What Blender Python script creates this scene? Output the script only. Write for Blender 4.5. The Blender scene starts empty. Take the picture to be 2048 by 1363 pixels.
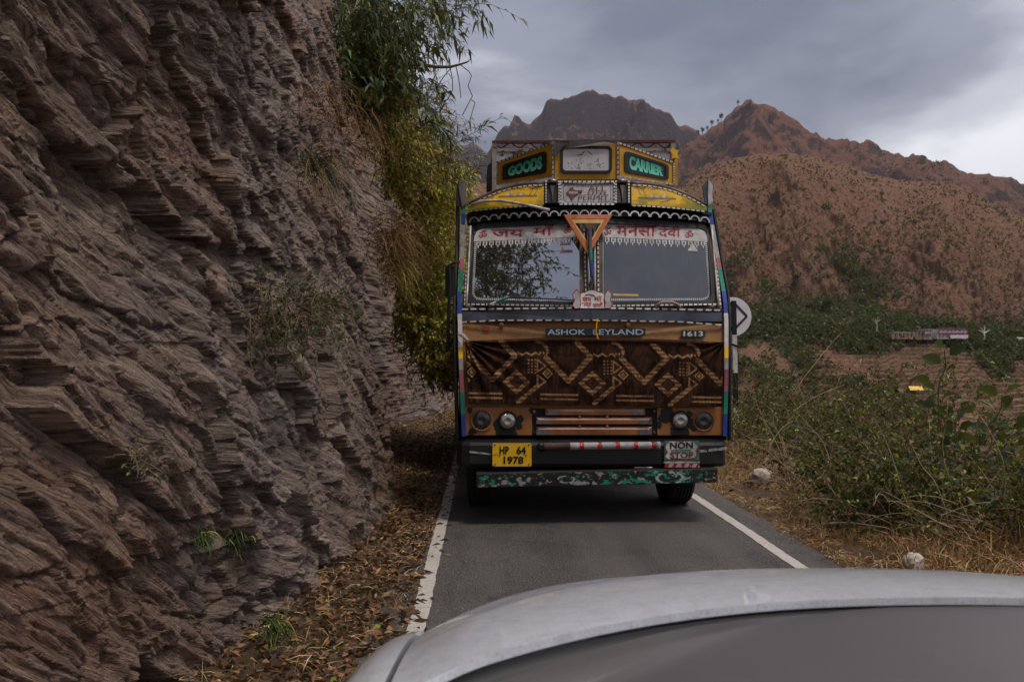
import bpy, bmesh, math, random
import numpy as np
from mathutils import Vector, Matrix

rng = np.random.default_rng(11)
random.seed(11)
scene = bpy.context.scene
C = scene.collection

# ------------------------------------------------------------------ camera
H = 1.55                      # eye height of the passenger in the silver car
F = 1593.0                    # focal length in photograph pixels (28 mm)
YAW = math.radians(2.157)     # the lens looks a little to the valley side of the road
PITCH = math.radians(1.06)
cam_d = bpy.data.cameras.new('camera')
cam = bpy.data.objects.new('camera', cam_d)
C.objects.link(cam)
cam_d.sensor_width = 36.0
cam_d.lens = 28.0
cam_d.clip_start = 0.05
cam_d.clip_end = 20000
cam.location = (0, 0, H)
cam.rotation_euler = (math.pi / 2 + PITCH, 0, -YAW)
cam_d.dof.use_dof = True
cam_d.dof.focus_distance = 7.6
cam_d.dof.aperture_fstop = 6.3
scene.camera = cam

# ------------------------------------------------------------------ sky: broken grey overcast
SUN_EL, SUN_AZ = math.radians(66), math.radians(135)   # azimuth from +Y, clockwise: high behind the viewer, on the valley side
VAULT = 1.6
world = bpy.data.worlds.new('World')
scene.world = world
world.use_nodes = True
wn, wl = world.node_tree.nodes, world.node_tree.links
wn.clear()
def wnode(t, **k):
    n = wn.new(t)
    for a, b in k.items():
        setattr(n, a, b)
    return n
out = wnode('ShaderNodeOutputWorld')
bg = wnode('ShaderNodeBackground'); bg.inputs['Strength'].default_value = 0.1
wl.new(bg.outputs[0], out.inputs[0])
sky = wnode('ShaderNodeTexSky', sky_type='NISHITA', sun_disc=False)
sky.sun_elevation = SUN_EL
sky.sun_rotation = SUN_AZ
tc = wnode('ShaderNodeTexCoord')
sep = wnode('ShaderNodeSeparateXYZ'); wl.new(tc.outputs['Generated'], sep.inputs[0])
def wmath(op, a, b=None, c=None, clamp=False):
    n = wnode('ShaderNodeMath', operation=op, use_clamp=clamp)
    for i, v in enumerate((a, b, c)):
        if v is None: continue
        if isinstance(v, (int, float)): n.inputs[i].default_value = v
        else: wl.new(v, n.inputs[i])
    return n.outputs[0]
zc = wmath('ADD', wmath('MAXIMUM', sep.outputs[2], 0.0), 0.22)
cx = wmath('DIVIDE', sep.outputs[0], zc)
cy = wmath('DIVIDE', sep.outputs[1], zc)
comb = wnode('ShaderNodeCombineXYZ'); wl.new(cx, comb.inputs[0]); wl.new(cy, comb.inputs[1])
mp = wnode('ShaderNodeMapping'); wl.new(comb.outputs[0], mp.inputs[0])
mp.inputs['Location'].default_value = (-2.66, 4.22, 0)
mp.inputs['Rotation'].default_value = (0, 0, math.radians(-38))
mp.inputs['Scale'].default_value = (0.62, 0.95, 1)
n1 = wnode('ShaderNodeTexNoise'); wl.new(mp.outputs[0], n1.inputs['Vector'])
n1.inputs['Scale'].default_value = 0.8; n1.inputs['Detail'].default_value = 7; n1.inputs['Roughness'].default_value = 0.54
n1.inputs['Distortion'].default_value = 0.35
r1 = wnode('ShaderNodeValToRGB'); wl.new(n1.outputs[0], r1.inputs[0])
r1.color_ramp.interpolation = 'EASE'
e = r1.color_ramp.elements
e[0].position = 0.39; e[0].color = (0.75, 0.81, 1.05, 1)
e[1].position = 0.60; e[1].color = (6.0, 5.98, 6.2, 1)
k = e.new(0.46); k.color = (1.5, 1.56, 1.86, 1)
k = e.new(0.53); k.color = (3.5, 3.53, 3.8, 1)
# thin bright air near the horizon
hz = wmath('MULTIPLY', wmath('POWER', wmath('SUBTRACT', 1.0, wmath('MAXIMUM', sep.outputs[2], 0.0), clamp=True), 9.0), 0.5, clamp=True)
mixh = wnode('ShaderNodeMix', data_type='RGBA'); wl.new(hz, mixh.inputs[0])
wl.new(r1.outputs[0], mixh.inputs[6]); mixh.inputs[7].default_value = (4.6, 4.6, 5.0, 1)
mixs = wnode('ShaderNodeMix', data_type='RGBA'); mixs.inputs[0].default_value = 0.9
wl.new(sky.outputs[0], mixs.inputs[6]); wl.new(mixh.outputs[2], mixs.inputs[7])
# an overcast vault is brighter overhead than at the horizon
vault = wmath('MULTIPLY_ADD', wmath('MAXIMUM', sep.outputs[2], 0.0), VAULT, 1.0)
vm = wnode('ShaderNodeVectorMath', operation='SCALE'); wl.new(mixs.outputs[2], vm.inputs[0]); wl.new(vault, vm.inputs['Scale'])
wl.new(vm.outputs[0], bg.inputs[0])

sun_d = bpy.data.lights.new('sun', 'SUN')
sun_d.energy = 1.5
sun_d.angle = math.radians(10)
sun_d.color = (1.0, 0.93, 0.83)
sun = bpy.data.objects.new('sun', sun_d)
C.objects.link(sun)
sd = Vector((math.sin(SUN_AZ) * math.cos(SUN_EL), math.cos(SUN_AZ) * math.cos(SUN_EL), math.sin(SUN_EL)))
sun.rotation_euler = sd.to_track_quat('Z', 'Y').to_euler()

vs = scene.view_settings
vs.view_transform = 'Standard'; vs.look = 'None'; vs.gamma = 1.0; vs.exposure = 0.42
vs.use_curve_mapping = False
scene.render.engine = 'CYCLES'
scene.cycles.use_denoising = True
scene.cycles.max_bounces = 6
scene.cycles.transparent_max_bounces = 8
scene.cycles.caustics_reflective = False
scene.cycles.caustics_refractive = False

# ------------------------------------------------------------------ helpers
def S(r, g, b, k=1.0):
    """8-bit sRGB to linear."""
    f = lambda c: (c / 12.92 if c <= 0.04045 else ((c + 0.055) / 1.055) ** 2.4)
    return tuple(min(1.0, f(v / 255.0) * k) for v in (r, g, b))

_Fw = Vector((math.sin(YAW) * math.cos(PITCH), math.cos(YAW) * math.cos(PITCH), math.sin(PITCH)))
_Rt = Vector((math.cos(YAW), -math.sin(YAW), 0))
_Up = _Rt.cross(_Fw)
def ray(px, py):
    return _Fw + _Rt * ((px - 1024) / F) + _Up * ((681.5 - py) / F)
def at(px, py, Y):
    """World point seen at a photograph pixel on the plane y = Y."""
    d = ray(px, py); t = Y / d.y
    return Vector((d.x * t, Y, H + d.z * t))
def on_ground(px, py, z=0.0):
    d = ray(px, py); t = (z - H) / d.z
    return Vector((d.x * t, d.y * t, z))

def mesh_np(name, verts, faces, mat=None, col=None, smooth=False, uv=None):
    """verts (n,3); faces (m,k) with constant k."""
    verts = np.asarray(verts, dtype=np.float32); faces = np.asarray(faces, dtype=np.int32)
    me = bpy.data.meshes.new(name)
    me.vertices.add(len(verts)); me.vertices.foreach_set('co', verts.ravel())
    m, k = faces.shape
    me.loops.add(m * k); me.loops.foreach_set('vertex_index', faces.ravel())
    me.polygons.add(m); me.polygons.foreach_set('loop_start', np.arange(0, m * k, k, dtype=np.int32))
    me.polygons.foreach_set('loop_total', np.full(m, k, dtype=np.int32))
    if smooth:
        me.polygons.foreach_set('use_smooth', np.ones(m, dtype=bool))
    me.update(calc_edges=True)
    if col is not None:
        a = me.color_attributes.new('Col', 'FLOAT_COLOR', 'POINT')
        c4 = np.ones((len(verts), 4), dtype=np.float32); c4[:, :3] = col
        a.data.foreach_set('color', c4.ravel())
    if mat is not None:
        me.materials.append(mat)
    return me

ROOTLOC = {}
def thing(name, label, cat, loc=(0, 0, 0), group=None):
    o = bpy.data.objects.new(name, None)
    o.empty_display_size = 0.2
    o.location = loc
    C.objects.link(o)
    o['label'] = label; o['category'] = cat
    if group: o['group'] = group
    ROOTLOC[o.name] = Vector(loc)
    return o
def tag(o, label, cat=None, group=None, kind=None):
    o['label'] = label
    if cat: o['category'] = cat
    if group: o['group'] = group
    if kind: o['kind'] = kind
    return o
def link(name, me, parent=None, label=None):
    """A mesh given in world coordinates; as a part it hangs on its thing without moving."""
    o = bpy.data.objects.new(name, me)
    C.objects.link(o)
    if parent is not None:
        o.parent = parent
        top = parent
        while top.parent: top = top.parent
        if parent is top:
            o.matrix_parent_inverse = Matrix.Translation(-ROOTLOC.get(top.name, Vector((0, 0, 0))))
    if label: o['label'] = label
    return o
def structure(name, me, label):
    o = link(name, me); o['kind'] = 'structure'; o['label'] = label
    return o

class MB:
    """Collects shapes for one mesh."""
    def __init__(s): s.v = []; s.f = []; s.m = []; s.mi = 0
    def add(s, vs, fs):
        b = len(s.v); s.v += [tuple(p) for p in vs]
        s.f += [tuple(i + b for i in f) for f in fs]; s.m += [s.mi] * len(fs)
        return s
    def box(s, c, d, rot=None, taper=1.0):
        x, y, z = d[0] / 2, d[1] / 2, d[2] / 2
        vs = [(-x, -y, -z), (x, -y, -z), (x, y, -z), (-x, y, -z), (-x * taper, -y * taper, z), (x * taper, -y * taper, z), (x * taper, y * taper, z), (-x * taper, y * taper, z)]
        vs = [Vector(p) for p in vs]
        if rot is not None: vs = [rot @ p for p in vs]
        vs = [p + Vector(c) for p in vs]
        return s.add(vs, [(0, 3, 2, 1), (4, 5, 6, 7), (0, 1, 5, 4), (1, 2, 6, 5), (2, 3, 7, 6), (3, 0, 4, 7)])
    def slab(s, pts, off):
        """A polygon thickened by the vector off."""
        n = len(pts); off = Vector(off)
        a = [Vector(p) for p in pts]; b = [p + off for p in a]
        fs = [tuple(range(n)), tuple(reversed(range(n, 2 * n)))]
        fs += [(i, (i + 1) % n, n + (i + 1) % n, n + i) for i in range(n)]
        fs = [tuple(reversed(f)) for f in fs]
        return s.add(a + b, fs)
    def tube(s, pts, r, n=6, cap=True):
        pts = [Vector(p) for p in pts]; m = len(pts)
        rs = r if isinstance(r, (list, tuple)) else [r] * m
        vs = []; prev = None
        for i, p in enumerate(pts):
            t = (pts[min(i + 1, m - 1)] - pts[max(i - 1, 0)])
            if t.length < 1e-9: t = Vector((0, 0, 1))
            t.normalize()
            if prev is None:
                a = t.cross(Vector((0, 0, 1)))
                if a.length < 0.1: a = t.cross(Vector((0, 1, 0)))
            else:
                a = prev - t * prev.dot(t)
            a.normalize(); prev = a; b = t.cross(a)
            for k in range(n):
                an = 2 * math.pi * k / n
                vs.append(p + a * (rs[i] * math.cos(an)) + b * (rs[i] * math.sin(an)))
        fs = []
        for i in range(m - 1):
            for k in range(n):
                fs.append((i * n + k, i * n + (k + 1) % n, (i + 1) * n + (k + 1) % n, (i + 1) * n + k))
        if cap:
            fs.append(tuple(reversed(range(n)))); fs.append(tuple(range((m - 1) * n, m * n)))
        return s.add(vs, fs)
    def lathe(s, c, axis, prof, n=24):
        """prof: (radius, distance along axis)."""
        ax = Vector(axis).normalized()
        a = ax.cross(Vector((0, 0, 1)))
        if a.length < 0.1: a = ax.cross(Vector((1, 0, 0)))
        a.normalize(); b = ax.cross(a); c = Vector(c); vs = []
        for r, h in prof:
            for k in range(n):
                an = 2 * math.pi * k / n
                vs.append(c + ax * h + a * (r * math.cos(an)) + b * (r * math.sin(an)))
        fs = []
        for i in range(len(prof) - 1):
            for k in range(n):
                fs.append((i * n + k, i * n + (k + 1) % n, (i + 1) * n + (k + 1) % n, (i + 1) * n + k))
        fs.append(tuple(reversed(range(n)))); fs.append(tuple(range((len(prof) - 1) * n, len(prof) * n)))
        return s.add(vs, fs)
    def mesh(s, name, mats, smooth=False):
        me = bpy.data.meshes.new(name)
        me.from_pydata(s.v, [], s.f)
        for m in (mats if isinstance(mats, (list, tuple)) else [mats]): me.materials.append(m)
        if any(s.m): me.polygons.foreach_set('material_index', s.m)
        me.update()
        bm = bmesh.new(); bm.from_mesh(me); bmesh.ops.recalc_face_normals(bm, faces=bm.faces); bm.to_mesh(me); bm.free()
        if smooth:
            me.polygons.foreach_set('use_smooth', [True] * len(me.polygons))
        return me
    def build(s, name, mats, parent=None, label=None, bevel=0.0, smooth=False):
        me = s.mesh(name, mats, smooth)
        o = link(name, me, parent, label)
        if bevel:
            b = o.modifiers.new('bevel', 'BEVEL'); b.width = bevel; b.segments = 2; b.limit_method = 'ANGLE'
        return o

# ---- numpy noise
def _hash(ix, iy, iz, seed):
    u = np.uint32
    h = ix.astype(np.int32).view(u) * u(374761393) + iy.astype(np.int32).view(u) * u(668265263)
    h = h + (np.asarray(iz).astype(np.int32).view(u) * u(2147483647) if np.ndim(iz) else u((int(iz) * 2147483647) & 0xFFFFFFFF)) + u((seed * 1274126177) & 0xFFFFFFFF)
    h ^= h >> u(13); h *= u(1274126177)
    h ^= h >> u(16); h *= u(2246822519)
    h ^= h >> u(15)
    return h
_K = np.float32(1 / 4294967295.0)
def rnd(ix, iy=0, iz=0, seed=0):
    ix = np.atleast_1d(np.asarray(ix)); iy = np.asarray(iy) + 0 * ix
    return _hash(ix, iy, iz, seed).astype(np.float32) * _K
def vnoise(x, y, z=0.0, seed=0):
    """Smooth value noise in -1..1 (two dimensions; z only shifts the pattern)."""
    x = np.atleast_1d(np.asarray(x)); y = np.asarray(y) + 0 * x
    xf, yf = np.floor(x), np.floor(y)
    xi, yi = xf.astype(np.int32), yf.astype(np.int32)
    u = (x - xf).astype(np.float32); v = (y - yf).astype(np.float32)
    u = u * u * u * (u * (u * 6 - 15) + 10); v = v * v * v * (v * (v * 6 - 15) + 10)
    g = lambda dx, dy: _hash(xi + np.int32(dx), yi + np.int32(dy), 0, seed).astype(np.float32) * _K
    a = g(0, 0); a += u * (g(1, 0) - a)
    b = g(0, 1); b += u * (g(1, 1) - b)
    return (a + v * (b - a)) * 2 - 1
def fbm(x, y, z=0.0, oct=4, seed=0, gain=0.5, lac=2.03):
    r = 0; a = 1.0; t = 0
    x = np.asarray(x); y = np.asarray(y) + 0 * x
    for i in range(oct):
        r = r + a * vnoise(x, y, 0, seed + 17 * i); t += a
        x = x * lac + 3.7; y = y * lac + 1.9; a *= gain
    return r / t
def ridged(x, y, z=0.0, oct=4, seed=0):
    r = 0; a = 1.0; t = 0
    for i in range(oct):
        r = r + a * (1 - np.abs(vnoise(x, y, 0, seed + 31 * i))) ** 2; t += a
        x = x * 2.1 + 1.3; y = y * 2.1 + 4.1; a *= 0.5
    return r / t
def voronoi(x, y, seed=0):
    """2-D cells: (f1, f2, cell ids, offset to the seed point)."""
    x = x.astype(np.float32); y = y.astype(np.float32)
    xi, yi = np.floor(x).astype(np.int32), np.floor(y).astype(np.int32)
    f1 = np.full(x.shape, 9.0, np.float32); f2 = f1.copy()
    ca = np.zeros(x.shape, dtype=np.int32); cb = ca.copy()
    ox = np.zeros(x.shape, np.float32); oy = ox.copy()
    for dx in (-1, 0, 1):
        for dy in (-1, 0, 1):
            a, b = xi + np.int32(dx), yi + np.int32(dy)
            px = a + rnd(a, b, 1, seed) - x; py = b + rnd(a, b, 2, seed) - y
            d = np.sqrt(px * px + py * py)
            near = d < f1
            f2 = np.where(near, f1, np.minimum(f2, d))
            ca = np.where(near, a, ca); cb = np.where(near, b, cb)
            ox = np.where(near, -px, ox); oy = np.where(near, -py, oy)
            f1 = np.where(near, d, f1)
    return f1, f2, ca, cb, ox, oy
def sstep(a, b, x):
    t = np.clip((np.asarray(x, dtype=np.float64) - a) / (b - a), 0, 1)
    return t * t * (3 - 2 * t)
def grid_faces(nr, nc):
    i = np.arange(nr - 1)[:, None] * nc + np.arange(nc - 1)[None, :]
    i = i.ravel()
    return np.stack([i, i + 1, i + nc + 1, i + nc], axis=1)

# ---- materials
class NT:
    def __init__(s, name):
        s.mat = bpy.data.materials.new(name); s.mat.use_nodes = True
        s.n = s.mat.node_tree.nodes; s.l = s.mat.node_tree.links; s.n.clear()
        s.out = s.n.new('ShaderNodeOutputMaterial')
        s.p = s.n.new('ShaderNodeBsdfPrincipled'); s.l.new(s.p.outputs[0], s.out.inputs[0])
        s._co = None
    def set(s, sock, v):
        if v is None: return
        if hasattr(v, 'is_linked'): s.l.new(v, sock)
        elif isinstance(v, tuple) and len(v) == 3 and sock.type == 'RGBA': sock.default_value = (*v, 1)
        else: sock.default_value = v
    def co(s, scale=(1, 1, 1), rot=(0, 0, 0), kind='Object'):
        t = s.n.new('ShaderNodeTexCoord'); m = s.n.new('ShaderNodeMapping')
        s.l.new(t.outputs[kind], m.inputs[0]); m.inputs['Scale'].default_value = scale; m.inputs['Rotation'].default_value = rot
        return m.outputs[0]
    def noise(s, scale, detail=4, rough=0.55, vec=None, dist=0.0):
        t = s.n.new('ShaderNodeTexNoise')
        s.l.new(vec if vec is not None else s.co(), t.inputs['Vector'])
        t.inputs['Scale'].default_value = scale; t.inputs['Detail'].default_value = detail
        t.inputs['Roughness'].default_value = rough; t.inputs['Distortion'].default_value = dist
        return t.outputs[0]
    def n_color(s, scale, vec):
        t = s.n.new('ShaderNodeTexNoise'); s.l.new(vec, t.inputs['Vector']); t.inputs['Scale'].default_value = scale
        return t.outputs['Color']
    def voro(s, scale, vec=None, feature='F1', out=0):
        t = s.n.new('ShaderNodeTexVoronoi'); t.feature = feature
        s.l.new(vec if vec is not None else s.co(), t.inputs['Vector']); t.inputs['Scale'].default_value = scale
        return t.outputs[out]
    def ramp(s, fac, stops, interp='LINEAR'):
        r = s.n.new('ShaderNodeValToRGB'); s.l.new(fac, r.inputs[0]); r.color_ramp.interpolation = interp
        e = r.color_ramp.elements
        while len(e) < len(stops): e.new(0.5)
        for el, (p, c) in zip(e, stops):
            el.position = p; el.color = (c, c, c, 1) if isinstance(c, (int, float)) else (*c, 1)
        return r.outputs[0]
    def mix(s, fac, a, b, blend='MIX'):
        m = s.n.new('ShaderNodeMix'); m.data_type = 'RGBA'; m.blend_type = blend
        s.set(m.inputs[0], fac); s.set(m.inputs[6], a); s.set(m.inputs[7], b)
        return m.outputs[2]
    def math(s, op, a, b=None, clamp=False):
        m = s.n.new('ShaderNodeMath'); m.operation = op; m.use_clamp = clamp
        s.set(m.inputs[0], a); s.set(m.inputs[1], b)
        return m.outputs[0]
    def attr(s, name='Col'):
        a = s.n.new('ShaderNodeAttribute'); a.attribute_name = name
        return a.outputs['Color']
    def bump(s, h, strength=0.5, dist=0.02, prev=None):
        b = s.n.new('ShaderNodeBump'); b.inputs['Strength'].default_value = strength; b.inputs['Distance'].default_value = dist
        s.l.new(h, b.inputs['Height'])
        if prev is not None: s.l.new(prev, b.inputs['Normal'])
        return b.outputs[0]
    def done(s, color=None, rough=None, metal=None, normal=None, spec=None, **k):
        s.set(s.p.inputs['Base Color'], color); s.set(s.p.inputs['Roughness'], rough)
        s.set(s.p.inputs['Metallic'], metal); s.set(s.p.inputs['Normal'], normal)
        s.set(s.p.inputs['Specular IOR Level'], spec)
        for a, b in k.items(): s.set(s.p.inputs[a.replace('_', ' ')], b)
        return s.mat

def worn(name, c1, c2=None, scale=9.0, rough=0.5, metal=0.0, dirt=S(46, 36, 28), dirt_amt=0.55, chip=None, chip_at=0.62, chip_scale=14.0, bump=0.15, stretch=(1, 1, 1), spec=0.4):
    """Paint or metal with grime and, where asked for, chips down to another colour."""
    t = NT(name)
    v = t.co(stretch)
    c2 = c2 or tuple(x * 0.72 for x in c1)
    n = t.noise(scale, 5, 0.6, v)
    col = t.mix(t.ramp(n, [(0.35, 0.0), (0.68, 1.0)]), c1, c2)
    g = t.noise(scale * 0.35, 6, 0.68, v, 0.6)
    col = t.mix(t.ramp(g, [(0.46, 0.0), (0.75, dirt_amt)]), col, dirt)
    sp = t.noise(scale * 11, 2, 0.5, v)
    col = t.mix(t.ramp(sp, [(0.62, 0.0), (0.72, 0.35 * dirt_amt)]), col, dirt)
    r = t.ramp(g, [(0.3, rough), (0.75, min(1.0, rough + 0.3))])
    h = n
    if chip is not None:
        cn = t.noise(chip_scale, 5, 0.62, v, 0.4)
        cm = t.ramp(cn, [(chip_at, 0.0), (chip_at + 0.015, 1.0)])
        col = t.mix(cm, col, chip); h = t.math('SUBTRACT', n, cm)
    return t.done(col, r, metal, t.bump(h, bump, 0.004), spec)
def flat(name, c, rough=0.6, metal=0.0, spec=0.4):
    t = NT(name)
    n = t.noise(40, 3)
    return t.done(t.mix(t.ramp(n, [(0.4, 0.0), (0.7, 0.35)]), c, tuple(x * 0.6 for x in c)), rough, metal, None, spec)
def printed(name, rough=0.7, weave=0.0, metal=0.0, spec=0.3, dirt=0.35):
    """Colour from the print carried by the mesh, plus grime."""
    t = NT(name)
    c = t.attr()
    g = t.noise(5.0, 6, 0.7)
    c = t.mix(t.ramp(g, [(0.45, 0.0), (0.8, dirt)]), c, S(40, 30, 22))
    h = t.noise(160, 2)
    if weave:
        h = t.noise(60, 3, 0.6, t.co((6, 1, 0.5)))
        c = t.mix(t.ramp(h, [(0.35, weave), (0.65, 0.0)]), c, S(22, 15, 11))
    return t.done(c, rough, metal, t.bump(h, 0.25, 0.003), spec)
# ================================================================== the setting
# ---- asphalt
def asphalt():
    t = NT('asphalt')
    v = t.co()
    a = t.voro(70, v); n = t.noise(95, 6, 0.8, v); big = t.noise(0.9, 5, 0.6, v)
    trk = t.noise(2.2, 4, 0.6, t.co((1, 0.12, 1)))
    c = t.mix(t.ramp(n, [(0.40, 0.0), (0.62, 1.0)]), S(44, 41, 41), S(122, 114, 110))
    c = t.mix(t.ramp(big, [(0.35, 0.0), (0.7, 0.55)]), c, S(52, 49, 48))
    c = t.mix(t.ramp(trk, [(0.42, 0.0), (0.62, 0.42)]), c, S(112, 103, 97))
    c = t.mix(t.ramp(t.noise(95, 1, 0.5, v), [(0.7, 0.0), (0.74, 0.5)]), c, S(165, 158, 150))
    cr = t.voro(0.55, t.mix(0.22, v, t.n_color(3.0, v)), 'DISTANCE_TO_EDGE')
    c = t.mix(t.ramp(cr, [(0.002, 0.3), (0.006, 0.0)]), c, S(40, 38, 37))
    c = t.mix(t.ramp(t.noise(1.6, 5, 0.65, v, 0.8), [(0.60, 0.0), (0.66, 0.45)]), c, S(46, 43, 43))
    h = t.math('ADD', t.ramp(a, [(0.1, 1.0), (0.7, 0.0)]), n)
    return t.done(c, t.ramp(big, [(0.3, 0.72), (0.7, 0.9)]), 0.0, t.bump(h, 1.0, 0.012), 0.35)
M_asph = asphalt()
RX0, RX1 = -0.62, 2.66
ys = np.concatenate([np.linspace(-14, 1.5, 20), np.linspace(1.8, 18, 160), np.linspace(18.5, 60, 40)])
xs = np.linspace(0, 1, 60)
Yg, Ug = np.meshgrid(ys, xs, indexing='ij')
x0 = RX0 + 0.05 * fbm(Yg * 1.7, 0 * Yg, seed=3) ; x1 = RX1 + 0.06 * fbm(Yg * 1.9, 0 * Yg + 9, seed=4)
Xg = x0 + (x1 - x0) * Ug
Zg = 0.006 * fbm(Xg * 1.1, Yg * 0.6, seed=5) + 0.012 * (1 - (2 * Ug - 1) ** 2)
structure('road', mesh_np('road', np.stack([Xg, Yg, Zg], -1).reshape(-1, 3), grid_faces(*Yg.shape), M_asph, smooth=True), 'narrow single lane asphalt mountain road')
def roadz(x, y):
    u = (np.asarray(x) - RX0) / (RX1 - RX0)
    return 0.006 * fbm(np.asarray(x) * 1.1, np.asarray(y) * 0.6, seed=5) + 0.012 * (1 - (2 * u - 1) ** 2)

def road_paint():
    t = NT('road_paint'); v = t.co()
    n = t.noise(38, 6, 0.72, v); sp = t.voro(150, v); big = t.noise(3.0, 4, 0.6, v)
    m = t.math('ADD', t.ramp(n, [(0.50, 0.0), (0.68, 0.6)]), t.ramp(big, [(0.55, 0.0), (0.8, 0.3)]), clamp=True)
    c = t.mix(t.ramp(t.noise(200, 2, 0.5, v), [(0.3, 0.0), (0.7, 1.0)]), S(196, 188, 178), S(158, 148, 138))
    c = t.mix(m, c, S(92, 86, 82))
    return t.done(c, 0.75, 0, t.bump(t.math('ADD', sp, n), 0.6, 0.005))
M_line = road_paint()
for xa, nm in ((-0.42, 'a'), (2.28, 'b')):
    yy = np.concatenate([np.linspace(-14, 1.5, 12), np.linspace(1.6, 18, 220), np.linspace(18.5, 60, 30)])
    Yg, Ug = np.meshgrid(yy, np.linspace(0, 1, 5), indexing='ij')
    wob = 0.006 * fbm(Yg * 2, 0 * Yg, seed=8 if nm == 'a' else 9) + 0.005 * vnoise(Yg * 30, Ug * 9, seed=6) * np.abs(2 * Ug - 1)
    Xg = xa + 0.10 * Ug + wob
    Zg = roadz(Xg, Yg) + 0.004
    o = structure('road_line', mesh_np('road_line', np.stack([Xg, Yg, Zg], -1).reshape(-1, 3), grid_faces(*Yg.shape), M_line, smooth=True),
                  'worn white edge line beside the rock face' if nm == 'a' else 'worn white edge line on the valley side')

# ---- verges: earth under the litter
def earth():
    t = NT('verge_earth'); v = t.co()
    n = t.noise(14, 6, 0.65, v); g = t.noise(90, 4, 0.65, v); big = t.noise(1.3, 4, 0.6, v)
    c = t.mix(t.ramp(n, [(0.3, 0.0), (0.7, 1.0)]), S(78, 60, 46), S(112, 88, 66))
    c = t.mix(t.ramp(big, [(0.4, 0.0), (0.7, 0.6)]), c, S(74, 58, 46))
    c = t.mix(t.ramp(g, [(0.55, 0.0), (0.72, 0.7)]), c, S(140, 114, 86))
    return t.done(c, 0.95, 0, t.bump(t.math('ADD', n, g), 1.0, 0.03), 0.2)
M_earth = earth()
yy = np.concatenate([np.linspace(-14, 1, 16), np.linspace(1.2, 24, 240), np.linspace(24.5, 60, 40)])
Yg, Ug = np.meshgrid(yy, np.linspace(0, 1, 60), indexing='ij')
Xg = -3.4 + (RX0 + 0.12 + 3.4) * Ug
Zg = -0.012 + 0.05 * fbm(Xg * 2, Yg * 2, seed=12, oct=5) * (1 - Ug) + 0.14 * np.clip((-0.75 - Xg) / 1.0, 0, 1)
structure('verge_ground', mesh_np('verge', np.stack([Xg, Yg, Zg], -1).reshape(-1, 3), grid_faces(*Yg.shape), M_earth, smooth=True), 'brown earth verge between the road and the rock')
def verge_left_z(x, y):
    u = np.clip((x + 3.4) / (RX0 + 0.12 + 3.4), 0, 1)
    return -0.012 + 0.05 * fbm(x * 2, y * 2, seed=12, oct=5) * (1 - u) + 0.14 * np.clip((-0.75 - x) / 1.0, 0, 1)

def bank_z(x, y):
    """Valley side: flat shoulder, then the hillside falls away."""
    x = np.asarray(x, dtype=np.float64); y = np.asarray(y, dtype=np.float64)
    lip = 4.3 + 0.5 * fbm(y * 0.35, 0 * y, seed=21)
    z = -0.012 + 0.05 * fbm(x * 1.8, y * 1.8, seed=13, oct=5) * sstep(2.6, 3.0, x) + 0.10 * sstep(3.0, 3.9, x)
    d = np.maximum(0, x - lip)
    return z - 0.62 * d * sstep(0, 1.2, d) - 0.05 * d
Yg, Ug = np.meshgrid(np.concatenate([np.linspace(-14, 1, 16), np.linspace(1.2, 24, 220), np.linspace(24.5, 75, 50)]), np.linspace(0, 1, 110), indexing='ij')
Xg = (RX1 - 0.12) + 26 * Ug ** 2.2
Zg = bank_z(Xg, Yg)
structure('bank_ground', mesh_np('bank', np.stack([Xg, Yg, Zg], -1).reshape(-1, 3), grid_faces(*Yg.shape), M_earth, smooth=True), 'earth shoulder falling away towards the valley')

# ---- hills and mountains: each slope is built from its skyline inwards
def skyline(pts, R):
    """(azimuth tangent, height) of a ridge at distance R, from photograph pixels."""
    a = []
    for px, py in pts:
        d = ray(px, py); a.append((d.x / d.y, d.z / d.y))
    return np.array(a)
def slope_mesh(pts, a0, a1, nc, r_base, r_ridge, nr, z_base, shape, detail, seed, r_vary=0.1, behind=0.5):
    sk = skyline(pts, 1)
    az = np.linspace(a0, a1, nc)
    tan = np.interp(az, sk[:, 0], sk[:, 1])
    R = r_ridge * (1 + r_vary * fbm(az * 4, 0 * az, seed=seed))
    zr = H + tan * R
    nb = max(8, nr // 8)
    t = np.concatenate([np.linspace(0, 1, nr), 1 + np.linspace(0.02, behind, nb)])
    T, A = np.meshgrid(t, az, indexing='ij')
    Rm = r_base + (R[None, :] - r_base) * T
    zr = np.broadcast_to(zr, T.shape)
    prof = np.where(T <= 1, np.clip(T, 0, 1) ** shape, 1 - 1.2 * (T - 1))
    Z = z_base + (zr - z_base) * prof
    X = A * Rm; Y = Rm
    fade = np.clip(T, 0, 1) ** 0.5 * (1 - 0.96 * np.exp(-((T - 1) / 0.05) ** 2))
    Z = Z + fade * detail(X, Y, Z, T, A)
    # small crags along the skyline
    Z = Z + 0.009 * r_ridge * fbm(A * 60, T * 5, seed=seed + 3, oct=4, gain=0.6) * np.exp(-((T - 1) / 0.05) ** 2)
    return X, Y, Z, T, A
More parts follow.
